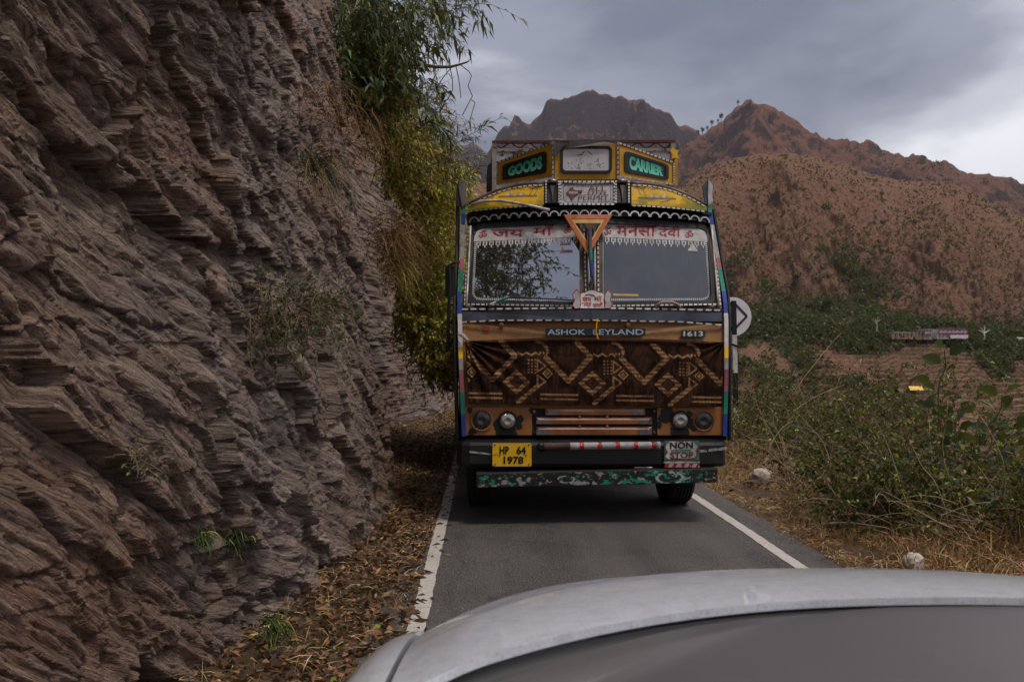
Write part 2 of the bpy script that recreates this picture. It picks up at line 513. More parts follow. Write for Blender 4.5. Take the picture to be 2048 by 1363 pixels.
# ---- materials of the hills
def hill_mat(name, grass, grass2, rock, scrub, sc, scrub_at=0.6, rock_slope=0.72):
    t = NT(name); v = t.co((sc, sc, sc))
    g = t.n.new('ShaderNodeNewGeometry'); sx = t.n.new('ShaderNodeSeparateXYZ'); t.l.new(g.outputs['Normal'], sx.inputs[0])
    n = t.noise(6, 6, 0.65, v); f = t.noise(42, 5, 0.65, v); big = t.noise(1.4, 5, 0.6, v); sp = t.noise(95, 3, 0.6, v)
    c = t.mix(t.ramp(n, [(0.32, 0.0), (0.68, 1.0)]), grass, grass2)
    c = t.mix(t.ramp(f, [(0.46, 0.0), (0.60, 0.85)]), c, tuple(x * 0.42 for x in grass))
    c = t.mix(t.ramp(sp, [(0.52, 0.0), (0.66, 0.55)]), c, tuple(min(1, x * 1.45) for x in grass2))
    rk = t.ramp(t.math('ADD', sx.outputs[2], t.math('MULTIPLY', t.math('SUBTRACT', n, 0.5), 0.5)), [(rock_slope - 0.12, 1.0), (rock_slope, 0.0)])
    c = t.mix(rk, c, t.mix(t.ramp(f, [(0.4, 0.0), (0.6, 1.0)]), rock, tuple(x * 0.62 for x in rock)))
    sb = t.ramp(t.math('ADD', t.math('MULTIPLY', big, 0.6), t.math('MULTIPLY', f, 0.45)), [(scrub_at, 0.0), (scrub_at + 0.05, 0.9)])
    c = t.mix(sb, c, scrub)
    fa = t.n.new('ShaderNodeAttribute'); fa.attribute_name = 'field'
    c = t.mix(t.math('MULTIPLY', fa.outputs['Fac'], t.ramp(f, [(0.35, 0.9), (0.7, 0.55)])), c, S(198, 158, 118))
    c = t.mix(t.attr(), c, t.mix(t.ramp(f, [(0.4, 0.0), (0.65, 1.0)]), scrub, tuple(x * 0.4 for x in scrub)))
    h = t.math('ADD', t.math('ADD', n, t.math('MULTIPLY', f, 0.4)), t.math('MULTIPLY', sp, 0.2))
    return t.done(c, 1.0, 0, t.bump(h, 0.9, 0.35 / sc), 0.1)

def ridges(X, Y, amp, sc, seed):
    """Gullies running down a slope."""
    wx = X * sc + 0.35 * fbm(X * sc * 0.7, Y * sc * 0.7, seed=seed + 1)
    wy = Y * sc + 0.35 * fbm(X * sc * 0.7 + 5, Y * sc * 0.7, seed=seed + 2)
    return amp * (ridged(wx, wy * 0.45, oct=6, seed=seed) - 0.62)

# far blue ridge
M_far = hill_mat('far_ridge', S(122, 92, 80), S(140, 104, 86), S(84, 80, 84), S(50, 60, 44), 0.004, 0.66)
X, Y, Z, T, A = slope_mesh([(500, 330), (700, 345), (800, 338), (860, 322), (890, 306), (925, 293), (945, 289), (965, 297), (985, 325), (1050, 380), (1300, 470)],
                           -0.45, 0.2, 240, 2600, 4600, 90, -60, 1.05, lambda X, Y, Z, T, A: ridges(X, Y, 210, 0.0016, 41), 40)
structure('far_ridge', mesh_np('far_ridge', np.stack([X, Y, Z], -1).reshape(-1, 3), grid_faces(*T.shape), M_far, np.zeros((T.size, 3)), smooth=True), 'distant bluish mountain ridge beside the truck roof')
# rocky massif behind the truck
M_massif = hill_mat('rocky_massif', S(126, 88, 76), S(148, 104, 86), S(84, 74, 76), S(56, 56, 50), 0.006, 0.66, 0.74)
X, Y, Z, T, A = slope_mesh([(700, 520), (860, 430), (930, 370), (965, 322), (985, 288), (1000, 262), (1025, 250), (1050, 246), (1065, 236), (1082, 222), (1095, 205), (1112, 196), (1132, 190),
                            (1160, 189), (1190, 187), (1215, 183), (1243, 183), (1258, 196), (1275, 203), (1297, 202), (1315, 216), (1345, 234), (1375, 250), (1395, 262), (1440, 290), (1600, 380), (1900, 480)],
                           -0.2, 0.5, 460, 1300, 3000, 200, -60, 1.0, lambda X, Y, Z, T, A: ridges(X, Y, 330, 0.0030, 51) + ridges(X, Y, 70, 0.012, 57) + 22 * fbm(X * .02, Y * .02, seed=55, oct=4), 50, behind=0.3)
structure('rocky_massif', mesh_np('rocky_massif', np.stack([X, Y, Z], -1).reshape(-1, 3), grid_faces(*T.shape), M_massif, np.zeros((T.size, 3)), smooth=True), 'flat topped rocky mountain rising behind the truck')
# pointed brown mountain
M_mount = hill_mat('brown_mountain', S(136, 96, 80), S(158, 113, 92), S(100, 82, 78), S(58, 60, 42), 0.010, 0.70, 0.64)
X, Y, Z, T, A = slope_mesh([(700, 560), (1000, 440), (1200, 375), (1300, 330), (1345, 303), (1375, 280), (1395, 268), (1420, 254), (1445, 240), (1465, 228), (1480, 214), (1492, 203), (1503, 199), (1515, 207), (1530, 213),
                            (1560, 225), (1590, 240), (1620, 258), (1645, 270), (1690, 277), (1735, 284), (1770, 302), (1800, 313), (1835, 310), (1870, 322), (1910, 330), (1960, 352), (2000, 357), (2048, 362), (2150, 380), (2400, 440), (3000, 560)],
                           -0.1, 1.1, 600, 760, 2000, 230, -40, 1.0, lambda X, Y, Z, T, A: ridges(X, Y, 150, 0.0042, 61) + ridges(X, Y, 34, 0.018, 67) + 9 * fbm(X * .03, Y * .03, seed=65, oct=4), 60, behind=0.3)
MT = (X, Y, Z, T, A)
structure('brown_mountain', mesh_np('brown_mountain', np.stack([X, Y, Z], -1).reshape(-1, 3), grid_faces(*T.shape), M_mount, np.zeros((T.size, 3)), smooth=True), 'bare brown mountain with a pointed summit')

# near hill across the valley, terraced fields at its foot
M_hill = hill_mat('dry_hillside', S(144, 105, 86), S(174, 134, 108), S(128, 98, 78), S(62, 70, 40), 0.045, 0.74, 0.52)
HS = skyline([(300, 430), (700, 400), (850, 386), (960, 366), (1100, 372), (1250, 385), (1345, 384), (1380, 356), (1430, 330), (1470, 316), (1510, 307), (1560, 302), (1610, 309), (1650, 317), (1700, 330), (1740, 346),
              (1790, 358), (1840, 361), (1890, 362), (1930, 376), (1970, 396), (2048, 434), (2200, 520), (2500, 640), (3000, 700)], 1)
az = np.concatenate([np.linspace(-0.22, 0.14, 90)[:-1], np.linspace(0.14, 0.74, 560)[:-1], np.linspace(0.74, 1.35, 70)])
tr = np.concatenate([np.linspace(0, 0.13, 24)[:-1], np.linspace(0.13, 0.42, 210)[:-1], np.linspace(0.42, 1, 250), 1 + np.linspace(0.015, 0.35, 30)])
T, A = np.meshgrid(tr, az, indexing='ij')
Rr = 640 * (1 + 0.08 * fbm(az * 4, 0 * az, seed=71))
Rm = np.where(T < 0.28, 26 + (300 - 26) * T / 0.28, 300 + (Rr[None, :] - 300) * (T - 0.28) / 0.72)
X = A * Rm; Y = Rm
zr = H + np.interp(A, HS[:, 0], HS[:, 1]) * np.broadcast_to(Rr, T.shape)
valley = -17 + 5 * fbm(X * .02, Y * .02, seed=72) - 12 * sstep(0.02, 0.10, T) * (1 - sstep(0.16, 0.3, T))
s = np.clip((T - 0.28) / 0.72, 0, 1)
slope = np.where(T <= 1, s ** 0.95, 1 - 1.3 * (T - 1))
Z = valley + (zr - valley) * slope
crest = 1 - 0.97 * np.exp(-((T - 1) / 0.15) ** 2)
lower = sstep(0.40, 0.52, T)
Z = Z + crest * lower * (ridges(X, Y, 56, 0.011, 73) + ridges(X, Y, 17, 0.04, 83) + ridges(X, Y, 4.5, 0.16, 85) + 5.0 * fbm(X * .05, Y * .05, seed=74, oct=4) + 1.6 * fbm(X * .3, Y * .3, seed=75, oct=3))
Z = Z + 1.2 * fbm(X * .25, Y * .25, seed=77, oct=3) * np.exp(-((T - 1) / 0.05) ** 2)
# terraces: level fields with earth risers
tnz = fbm(X * .016, Y * .016, seed=76, oct=4)
tm = sstep(0.15, 0.19, T) * (1 - sstep(0.355, 0.40, T + 0.03 * tnz)) * sstep(0.26, 0.40, A + 0.16 * tnz)
q = 1.9
zz = Z + 2.6 * fbm(X * .011, Y * .011, seed=78, oct=3) + 0.9 * fbm(X * .06, Y * .05, seed=82, oct=4)
st = np.floor(zz / q); fr = zz / q - st
Zt = q * (st + sstep(0.80, 0.98, fr))
Z = Z + (Zt - zz) * tm
# how green the ground is: scrub belt above the terraces, a grassy tongue up the gully
def pix(X, Y, Z):
    d = np.stack([X, Y, Z - H], -1)
    w = d @ np.array(_Fw); return 1024 + F * (d @ np.array(_Rt)) / w, 681.5 - F * (d @ np.array(_Up)) / w
PX, PY = pix(X, Y, Z)
nz = fbm(X * .03, Y * .03, seed=79, oct=5)
def tri(x, a, b, c, d): return sstep(a, b, x) * (1 - sstep(c, d, x))
HT = (X, Y, Z, T, A)
belt = sstep(0.355, 0.38, T + 0.02 * nz) * (1 - sstep(0.47, 0.60, T + 0.07 * nz + 0.03 * fbm(X * .012, Y * 0, seed=80)))
belt = np.clip(belt + 0.8 * sstep(0.0, .06, T) * (1 - sstep(0.27, 0.34, T + 0.05 * nz)) * (1 - 0.85 * sstep(0.46, 0.56, A)), 0, 1)
tongue = sstep(0.42, 0.47, T) * (1 - sstep(0.60, 0.74, T)) * np.exp(-((A - (0.46 + 0.10 * (T - 0.45))) / 0.045) ** 2)
nz2 = fbm(X * .06, Y * .03, seed=84, oct=4)
belt = np.clip(belt + 0.85 * sstep(0.16, 0.24, T) * (1 - sstep(0.38, 0.42, T)) * sstep(0.10, 0.30, nz2 + 0.7 * (0.5 - A)), 0, 1)
green = np.clip(belt * (0.55 + 0.9 * nz) + 0.9 * tongue * sstep(-0.35, 0.15, nz), 0, 1)
GREEN = green.copy()
green = np.clip(green + 0.6 * tm * tri(fr, 0.74, 0.80, 0.96, 0.99) * sstep(-0.4, 0.2, nz2 + 0.2), 0, 1)
hill_o = structure('terraced_hillside', mesh_np('hillside', np.stack([X, Y, Z], -1).reshape(-1, 3), grid_faces(*T.shape), M_hill, np.repeat(green.reshape(-1, 1), 3, 1), smooth=True),
          'dry brown hillside across the valley with terraced fields at its foot')
fld = tm * tri(fr, 0.0, 0.10, 0.66, 0.80) * (0.35 + 0.65 * rnd(st.astype(np.int64), 3, 1, 9)) * sstep(-0.5, 0.1, fbm(X * .03, Y * .015, seed=86))
fa_ = hill_o.data.attributes.new('field', 'FLOAT', 'POINT'); fa_.data.foreach_set('value', fld.astype(np.float32).ravel())
# ground to the horizon
me = mesh_np('ground', [(-8900, -8900, -62), (8900, -8900, -62), (8900, 8900, -62), (-8900, 8900, -62)], [(0, 1, 2, 3)], M_hill, np.zeros((4, 3)))
structure('ground', me, 'valley floor reaching to the horizon')

# ================================================================== the rock face
def cliff_mat():
    t = NT('schist'); a = t.attr()
    v = t.co()
    sp = t.n.new('ShaderNodeSeparateXYZ'); t.l.new(v, sp.inputs[0])
    wa = t.n.new('ShaderNodeAttribute'); wa.attribute_name = 'bed'; w = wa.outputs['Fac']
    cb = t.n.new('ShaderNodeCombineXYZ')
    t.l.new(t.math('MULTIPLY', w, 1.0), cb.inputs[2]); t.l.new(t.math('MULTIPLY', sp.outputs[1], 0.13), cb.inputs[1]); t.l.new(t.math('MULTIPLY', sp.outputs[0], 0.10), cb.inputs[0])
    lam = t.noise(75, 5, 0.7, cb.outputs[0], 0.3); lam2 = t.noise(17, 5, 0.6, cb.outputs[0], 0.5)
    n = t.noise(2.2, 6, 0.65, v); f = t.noise(60, 5, 0.7, v)
    c = t.mix(t.ramp(n, [(0.34, 0.0), (0.66, 1.0)]), S(130, 112, 105), S(142, 116, 98))
    c = t.mix(t.ramp(lam2, [(0.45, 0.0), (0.66, 0.75)]), c, S(188, 164, 144))
    c = t.mix(t.ramp(lam, [(0.36, 0.8), (0.52, 0.0)]), c, S(60, 50, 46))
    c = t.mix(t.ramp(t.noise(0.8, 4, 0.6, v), [(0.5, 0.0), (0.72, 0.5)]), c, S(134, 88, 58))
    c = t.mix(t.ramp(f, [(0.56, 0.0), (0.72, 0.55)]), c, S(190, 174, 162))
    c = t.mix(0.9, c, a, 'MULTIPLY')
    h = t.math('ADD', t.math('ADD', lam, t.math('MULTIPLY', lam2, 0.8)), t.math('MULTIPLY', f, 0.45))
    return t.done(c, t.ramp(n, [(0.3, 0.62), (0.7, 0.85)]), 0, t.bump(h, 1.0, 0.06), 0.35)
M_cliff = cliff_mat()
prof = np.array([(-8, -3.0), (0, -2.75), (1.2, -2.45), (2, -2.1), (2.6, -1.85), (3.2, -1.52), (4, -1.21), (5, -1.12), (6, -1.06), (7, -0.96), (7.8, -0.90), (8.5, -0.92), (9.2, -1.30), (10, -1.75), (12, -2.0),
                 (15.5, -1.95), (17.5, -1.55), (19.5, -1.1), (23, -0.95), (40, -0.95), (60, -1.2)])
ya = np.linspace(1.6, 10.5, 3000); xa_ = np.interp(ya, prof[:, 0], prof[:, 1]) - 0.2
wd = np.abs(np.gradient(F * xa_ / ya, ya)) + 55; wd = np.cumsum(wd); wd = (wd - wd[0]) / (wd[-1] - wd[0])
yy = np.concatenate([np.linspace(-8, 1.6, 40)[:-1], np.interp(np.linspace(0, 1, 840), wd, ya)[:-1], np.exp(np.linspace(math.log(10.5), math.log(60), 130))])
base = np.interp(yy, prof[:, 0], prof[:, 1])
ksm = np.ones(5) / 5
base = np.convolve(np.pad(base, 2, mode='edge'), ksm, 'valid')
tt = np.concatenate([np.linspace(0, 1, 760), 1 + np.linspace(0.02, 1, 40)])
T, Yc = np.meshgrid(tt.astype(np.float32), yy.astype(np.float32), indexing='ij')
zlo = np.clip(H - 0.62 * np.maximum(Yc, 0.1), -0.25, 0.6)
zlo = np.where(Yc < 1.2, -0.25, zlo) * 1.0
zhi = np.minimum(H + 0.60 * np.maximum(Yc, 1.2), 8.0)
Zc = np.where(T <= 1, zlo + (zhi - zlo) * T, zhi + (11.5 - zhi) * (T - 1))
Bc = np.broadcast_to(base, T.shape)
far = sstep(9.0, 10.0, Yc)
lean = 0.10 * Zc + 0.12 * sstep(0.2, 2.2, Zc) * (1 - far) - 0.18 * sstep(2.4, 4.2, Zc) * (1 - sstep(4.2, 6.5, Yc)) + 0.05 * np.maximum(0, Zc - 4) ** 1.2
X0 = Bc - lean
# layered schist: blocks bounded by joints, each split into thin leaves
wx = 0.10 * fbm(Yc * 1.3, Zc * 1.3, seed=90); wy = 0.10 * fbm(Yc * 1.3 + 7, Zc * 1.3, seed=91)
W = Zc + 0.26 * Yc + 1.5 * X0 + 0.35 * wx
D = 0.20 * fbm(Yc * 0.55, Zc * 0.7, seed=92, oct=3) * (0.4 + 0.6 * sstep(0, 0.8, Zc))
cav = np.zeros_like(D)
for sc, amp, sd_, ty, tz in ((1.5, 0.15, 93, 0.18, 0.16), (3.4, 0.085, 94, 0.16, 0.14), (7.5, 0.042, 95, 0.14, 0.12), (17.0, 0.018, 96, 0.12, 0.10)):
    u_ = (Yc + wx) * sc * 0.85; v_ = (W * 0.8 + 0.25 * (Zc + wy)) * sc
    f1, f2, ca, cb, ox, oy = voronoi(u_ + 0.18 * fbm(Yc * 4, Zc * 4, seed=sd_ + 40), v_ + 0.18 * fbm(Yc * 4 + 3, Zc * 4, seed=sd_ + 41), sd_)
    r1_, r2_, r3_ = rnd(ca, cb, 5, sd_), rnd(ca, cb, 6, sd_), rnd(ca, cb, 7, sd_)
    D += amp * (r1_ - 0.5) + (ty / sc) * (r2_ - 0.5) * 2 * ox - (tz / sc) * (0.2 + r3_) * 1.2 * oy
    edge = np.exp(-((f2 - f1) / 0.05) ** 2)
    D -= edge * amp * 0.35 * (r2_ > 0.35)
    cav += edge * 0.5 * (r2_ > 0.35)
LT = np.zeros_like(D)
for sp_, amp, tl, sd_ in ((0.62, 0.085, 0.30, 115), (0.27, 0.040, -0.12, 116), (0.95, 0.06, 0.75, 117)):
    J = (Yc - tl * Zc + 0.16 * fbm(Yc * 1.1, Zc * 1.1, seed=sd_ + 20, oct=3) + 0.03 * fbm(Yc * 6, Zc * 6, seed=sd_ + 21)) / sp_
    ji = np.floor(J); jf = J - ji; on = (rnd(ji, np.floor(Zc / 0.9 + 3 * rnd(ji, 0, 4, sd_)), 3, sd_) > 0.4)
    D += amp * (rnd(ji, np.floor(Zc / 0.9 + 3 * rnd(ji, 0, 4, sd_)), 1, sd_) - 0.5) * sstep(0, 0.04, jf) * (1 - sstep(0.97, 1.0, jf)) + amp * 0.7 * (jf - 0.5) * (rnd(ji, 9, 2, sd_) - 0.3)
    D -= on * amp * 0.55 * np.exp(-(np.minimum(jf, 1 - jf) * sp_ / 0.012) ** 2)
along = Yc * 1.0 + 0.35 * X0
for th, amp, ln, sd_ in ((0.14, 0.026, 2.4, 101), (0.055, 0.0125, 4.5, 102), (0.026, 0.0065, 8.0, 103), (0.013, 0.003, 14.0, 104)):
    ww = (W + 0.05 * fbm(Yc * 2.2, Zc * 2.2, seed=sd_ + 30, oct=3) + 0.012 * fbm(Yc * 9, Zc * 9, seed=sd_ + 31)) / th
    i = np.floor(ww); f = ww - i
    lv = vnoise(along * ln + 19.7 * rnd(i, 3, 1, sd_) * 7, i * 1.0, seed=sd_)
    lv2 = vnoise(along * ln + 19.7 * rnd(i + 1, 3, 1, sd_) * 7, i + 1.0, seed=sd_)
    lv, lv2 = np.tanh(3.2 * lv), np.tanh(3.2 * lv2)
    k = sstep(0.78, 1.0, f)
    D += amp * (lv * (1 - k) + lv2 * k)
    LT += (rnd(i, np.floor(along * ln * 0.6), 2, sd_) - 0.5) * 0.5
    D -= amp * 0.35 * np.exp(-((f - 0.97) / 0.12) ** 2)
D += 0.010 * fbm(Yc * 14, Zc * 14, seed=110, oct=3) + 0.05 * (ridged(Yc * 0.9, Zc * 0.5, seed=112, oct=3) - 0.6)
D *= 0.74 * (1 - 0.42 * sstep(4.2, 8.0, Yc))
Xc = X0 + D
tint = 1 + 0.55 * LT
warm = fbm(Yc * 0.7, Zc * 0.6, seed=120, oct=4)
tcol = np.stack([tint * (1 + 0.10 * warm), tint, tint * (1 - 0.10 * warm)], -1)
# pale mineral streak on the near column
stk = np.exp(-((Yc - 2.72 - 0.03 * (Zc - 2.2)) / 0.05) ** 2) * sstep(1.85, 2.05, Zc) * (1 - sstep(2.45, 2.7, Zc)) * sstep(-0.3, 0.3, vnoise(Yc * 60, Zc * 5, seed=121))
tcol = tcol * (1 + 1.3 * stk[..., None])
rock_o = structure('rock_face', mesh_np('rock_face', np.stack([Xc, Yc, Zc], -1).reshape(-1, 3), grid_faces(*T.shape)[:, ::-1], M_cliff, tcol.reshape(-1, 3), smooth=False), 'dark layered rock face cut beside the road')
ba = rock_o.data.attributes.new('bed', 'FLOAT', 'POINT'); ba.data.foreach_set('value', (W + 0.05 * fbm(Yc * 2.2, Zc * 2.2, seed=132, oct=3)).astype(np.float32).ravel())
def cliff_x(y, z):
    """Surface of the rock at a height, looked up on the built grid."""
    j = int(np.clip(np.searchsorted(yy, y), 1, len(yy) - 1)); col = Zc[:, j]
    i = int(np.clip(np.searchsorted(col, z), 0, len(col) - 1))
    return float(Xc[i, j])
# ================================================================== the truck
TX, TY = 1.013, 7.33
truck = thing('truck', 'painted goods carrier truck facing the viewer on the narrow road', 'truck', (TX, TY, 0))
CX = 1184.0
def cab(px, py, out=0.0):
    """Point on the bowed, raked cab front at a photograph pixel; out lifts it towards the viewer."""
    v = abs(px - CX) / 270.0
    y = 7.42
    if py < 618: y += (618 - py) / 175.0 * 0.26
    y += 0.26 * v * v * min(1.0, max(0.0, (720 - py) / 220.0))
    return at(px, py, y - out)
def cab_slab(mb, pix, th=0.02, out=0.0):
    """Polygon of pixels laid on the cab front and thickened backwards."""
    return mb.slab([cab(x, y, out) for x, y in pix], (0, th, 0))
def cab_sheet(pix_rows, out=0.0):
    """Grid of pixels -> sheet verts following the cab front."""
    return [cab(x, y, out) for row in pix_rows for x, y in row]
def curve_pts(pts, n):
    """Resample a pixel polyline evenly."""
    p = np.array(pts, dtype=float); d = np.r_[0, np.cumsum(np.hypot(*np.diff(p, axis=0).T))]
    s = np.linspace(0, d[-1], n)
    return np.stack([np.interp(s, d, p[:, 0]), np.interp(s, d, p[:, 1])], 1)
def rrect(x0, y0, x1, y1, r, n=6, sk=None):
    """Rounded rectangle pixel outline; sk(x, y) warps it."""
    o = []
    for cx_, cy_, a0 in ((x1 - r, y0 + r, -90), (x1 - r, y1 - r, 0), (x0 + r, y1 - r, 90), (x0 + r, y0 + r, 180)):
        for k in range(n + 1):
            a = math.radians(a0 + 90 * k / n)
            o.append((cx_ + r * math.cos(a), cy_ + r * math.sin(a)))
    return [sk(*p) for p in o] if sk else o
def ring(mb, outer, inner, fn, th):
    """Frame between two outlines of equal length, thickened backwards."""
    n = len(outer)
    a = [fn(*p) for p in outer]; b = [fn(*p) for p in inner]; off = Vector((0, th, 0))
    vs = a + b + [p + off for p in a] + [p + off for p in b]
    fs = []
    for i in range(n):
        j = (i + 1) % n
        fs += [(i, j, n + j, n + i), (2 * n + j, 2 * n + i, 3 * n + i, 3 * n + j), (j, i, 2 * n + i, 2 * n + j), (n + i, n + j, 3 * n + j, 3 * n + i)]
    return mb.add(vs, fs)
def dashed(name, pts, w, parent, ndash, fn=None, out=0.035, mats=None, duty=0.62, label=None):
    """Chequer-edged metal trim along a pixel polyline."""
    fn = fn or cab
    c = curve_pts(pts, ndash * 2 + 1); mb = MB(); w = w * 0.72
    c = c.copy(); c[1:-1:2] += (c[2::2] - c[1:-1:2]) * 0.34
    t = np.gradient(c, axis=0); nrm = np.stack([-t[:, 1], t[:, 0]], 1); nrm /= np.linalg.norm(nrm, axis=1)[:, None]
    for i in range(len(c) - 1):
        a, b = c[i], c[i + 1]
        mb.mi = i % 2
        o_ = out if i % 2 == 0 else out - 0.004
        q = [a + nrm[i] * w / 2, b + nrm[i + 1] * w / 2, b - nrm[i + 1] * w / 2, a - nrm[i] * w / 2]
        mb.slab([fn(x, y, o_) for x, y in q], (0, 0.012, 0))
    return mb.build(name, mats or [M_steel_w, M_blk], parent, label)

# ---- lettering: font outlines mapped onto any four-cornered patch
_fc = {}
def text_data(txt, bold=0.0, spacing=1.0):
    key = (txt, bold, spacing)
    if key in _fc: return _fc[key]
    cu = bpy.data.curves.new('lettering', 'FONT'); cu.body = txt; cu.resolution_u = 3
    cu.offset = bold; cu.space_character = spacing
    o = bpy.data.objects.new('lettering', cu); C.objects.link(o)
    bpy.context.view_layer.update()
    me = bpy.data.meshes.new_from_object(o.evaluated_get(bpy.context.evaluated_depsgraph_get()))
    v = [(p.co.x, p.co.y) for p in me.vertices]; f = [tuple(p.vertices) for p in me.polygons]
    bpy.data.objects.remove(o); bpy.data.meshes.remove(me)
    _fc[key] = (v, f)
    return v, f
def lettering(txt, quad, fn, mat, parent, bold=0.0, out=0.004, spacing=1.0, name='lettering', subdiv=False, colfn=None):
    """quad: pixel corners top-left, top-right, bottom-right, bottom-left of the text's own box."""
    v, f = text_data(txt, bold, spacing)
    a = np.array(v); lo, hi = a.min(0), a.max(0); uvw = (a - lo) / (hi - lo)
    q = np.array(quad, dtype=float); vs = []
    for s_, t_ in uvw:
        p = (q[3] * (1 - s_) + q[2] * s_) * (1 - t_) + (q[0] * (1 - s_) + q[1] * s_) * t_
        vs.append(fn(p[0], p[1], out))
    me = bpy.data.meshes.new(name); me.from_pydata(vs, [], f); me.materials.append(mat); me.update()
    if colfn is not None:
        ca = me.color_attributes.new('Col', 'FLOAT_COLOR', 'POINT')
        for i, (s_, t_) in enumerate(uvw): ca.data[i].color = (*colfn(s_, t_), 1)
    o = link(name, me, parent)
    return o
def plane_fn(Y):
    return lambda px, py, out=0.0: at(px, py, Y - out)
def under(parent_obj):
    return parent_obj
def printed_sheet(name, nx, nz, pixfn, colfn, fn, mat, parent, out=0.0, label=None, rip=None, th=0.004):
    """Sheet with its print; pixfn(s, t) -> pixel, colfn(px, py) arrays -> colour array, rip adds depth."""
    s_, t_ = np.meshgrid(np.linspace(0, 1, nx), np.linspace(0, 1, nz))
    px, py = pixfn(s_, t_)
    col = colfn(px, py)
    r = rip(s_, t_) if rip is not None else 0 * s_
    vs = [fn(float(a), float(b), out + float(c)) for a, b, c in zip(px.ravel(), py.ravel(), r.ravel())]
    me = mesh_np(name, vs, grid_faces(nz, nx), mat, col.reshape(-1, 3), smooth=True)
    o = link(name, me, parent, label)
    if th:
        m = o.modifiers.new('thickness', 'SOLIDIFY'); m.thickness = th; m.offset = 0
    return o
def seg_d(px, py, a, b):
    ax, ay = a; bx, by = b; dx, dy = bx - ax, by - ay
    t = np.clip(((px - ax) * dx + (py - ay) * dy) / (dx * dx + dy * dy + 1e-9), 0, 1)
    return np.hypot(px - ax - t * dx, py - ay - t * dy)
def paintmix(col, mask, c):
    m = np.clip(mask, 0, 1)[..., None]
    return col * (1 - m) + np.array(c) * m

# ---- materials
M_blk = worn('black_paint', S(10, 10, 12), S(18, 17, 18), 8, 0.36, dirt=S(50, 38, 31), dirt_amt=0.4, chip=S(96, 66, 48), chip_at=0.70, chip_scale=22)
M_dark = flat('underbody_black', S(22, 20, 20), 0.8)
M_rubber = flat('rubber_seal', S(20, 20, 21), 0.6)
M_steel = worn('stainless_sheet', S(172, 170, 170), S(128, 122, 118), 5, 0.26, 0.9, dirt=S(88, 70, 54), dirt_amt=0.6, bump=0.25)
M_chrome = worn('dented_chrome', S(88, 90, 95), S(58, 57, 58), 3, 0.10, 1.0, dirt=S(60, 48, 40), dirt_amt=0.5, bump=0.5)
M_steel_w = worn('bright_trim', S(205, 198, 190), S(150, 140, 130), 14, 0.4, 0.35, dirt=S(86, 66, 50), dirt_amt=0.6)
M_frame = worn('window_frame_metal', S(108, 94, 84), S(70, 58, 50), 6, 0.42, 0.55, dirt=S(52, 40, 32), dirt_amt=0.8, chip=S(150, 134, 120), chip_at=0.66, chip_scale=9)
M_ochre = worn('ochre_paint', S(158, 104, 48), S(132, 84, 38), 7, 0.5, dirt=S(62, 42, 28), dirt_amt=0.75, chip=S(34, 28, 26), chip_at=0.69, chip_scale=13)
M_orange = worn('orange_brown_paint', S(150, 98, 56), S(124, 76, 42), 7, 0.5, dirt=S(70, 48, 34), dirt_amt=0.8)
M_yellow = worn('yellow_paint', S(196, 146, 12), S(168, 122, 14), 6, 0.42, dirt=S(92, 70, 26), dirt_amt=0.5, chip=S(176, 176, 178), chip_at=0.72, chip_scale=7)
M_patchy = worn('flaked_green_beam', S(30, 30, 30), S(22, 22, 22), 8, 0.6, dirt=S(70, 58, 48), dirt_amt=0.6)
M_print = printed('painted_print', 0.4)
M_white = worn('white_paint', S(210, 206, 202), S(178, 172, 166), 10, 0.5, dirt=S(96, 78, 62), dirt_amt=0.5)
M_red = worn('red_paint', S(176, 22, 30), S(130, 20, 24), 14, 0.5, dirt=S(50, 26, 24), dirt_amt=0.4, chip=S(206, 196, 190), chip_at=0.62, chip_scale=38)
M_redplain = flat('red_mark', S(170, 24, 24), 0.5)
M_blue = worn('blue_paint', S(30, 62, 150), S(22, 48, 118), 12, 0.5, dirt_amt=0.5)
M_green = worn('green_paint', S(18, 132, 106), S(14, 108, 88), 12, 0.5, dirt_amt=0.5)
M_grey = worn('grey_paint', S(168, 166, 166), S(138, 134, 134), 16, 0.55, dirt=S(70, 60, 54), dirt_amt=0.6)
M_pink = worn('pink_paint', S(168, 96, 104), S(142, 82, 90), 12, 0.5, dirt_amt=0.5)
M_plate = worn('number_plate_yellow', S(232, 180, 12), S(216, 164, 10), 6, 0.4, dirt=S(120, 88, 20), dirt_amt=0.3)
M_ink = flat('black_ink', S(16, 15, 15), 0.6)
M_teal = NT('teal_lettering'); M_teal = M_teal.done(M_teal.attr(), 0.5)
M_maroon = flat('maroon_ink', S(92, 44, 38), 0.6)
M_badge = flat('badge_black', S(24, 24, 26), 0.35)
M_silver = flat('silver_letters', S(176, 182, 188), 0.35, 0.3)
M_tri_o = worn('faded_orange_plastic', S(186, 100, 46), S(160, 82, 38), 12, 0.5, dirt=S(90, 56, 36), dirt_amt=0.6)
M_tri_y = worn('cream_reflector', S(206, 164, 92), S(186, 142, 76), 12, 0.5, dirt_amt=0.4)
def tyre_mat():
    t = NT('tyre_rubber'); n = t.noise(12, 4)
    return t.done(t.mix(n, S(30, 29, 29), S(58, 52, 47)), 0.85)
M_tyre = tyre_mat()
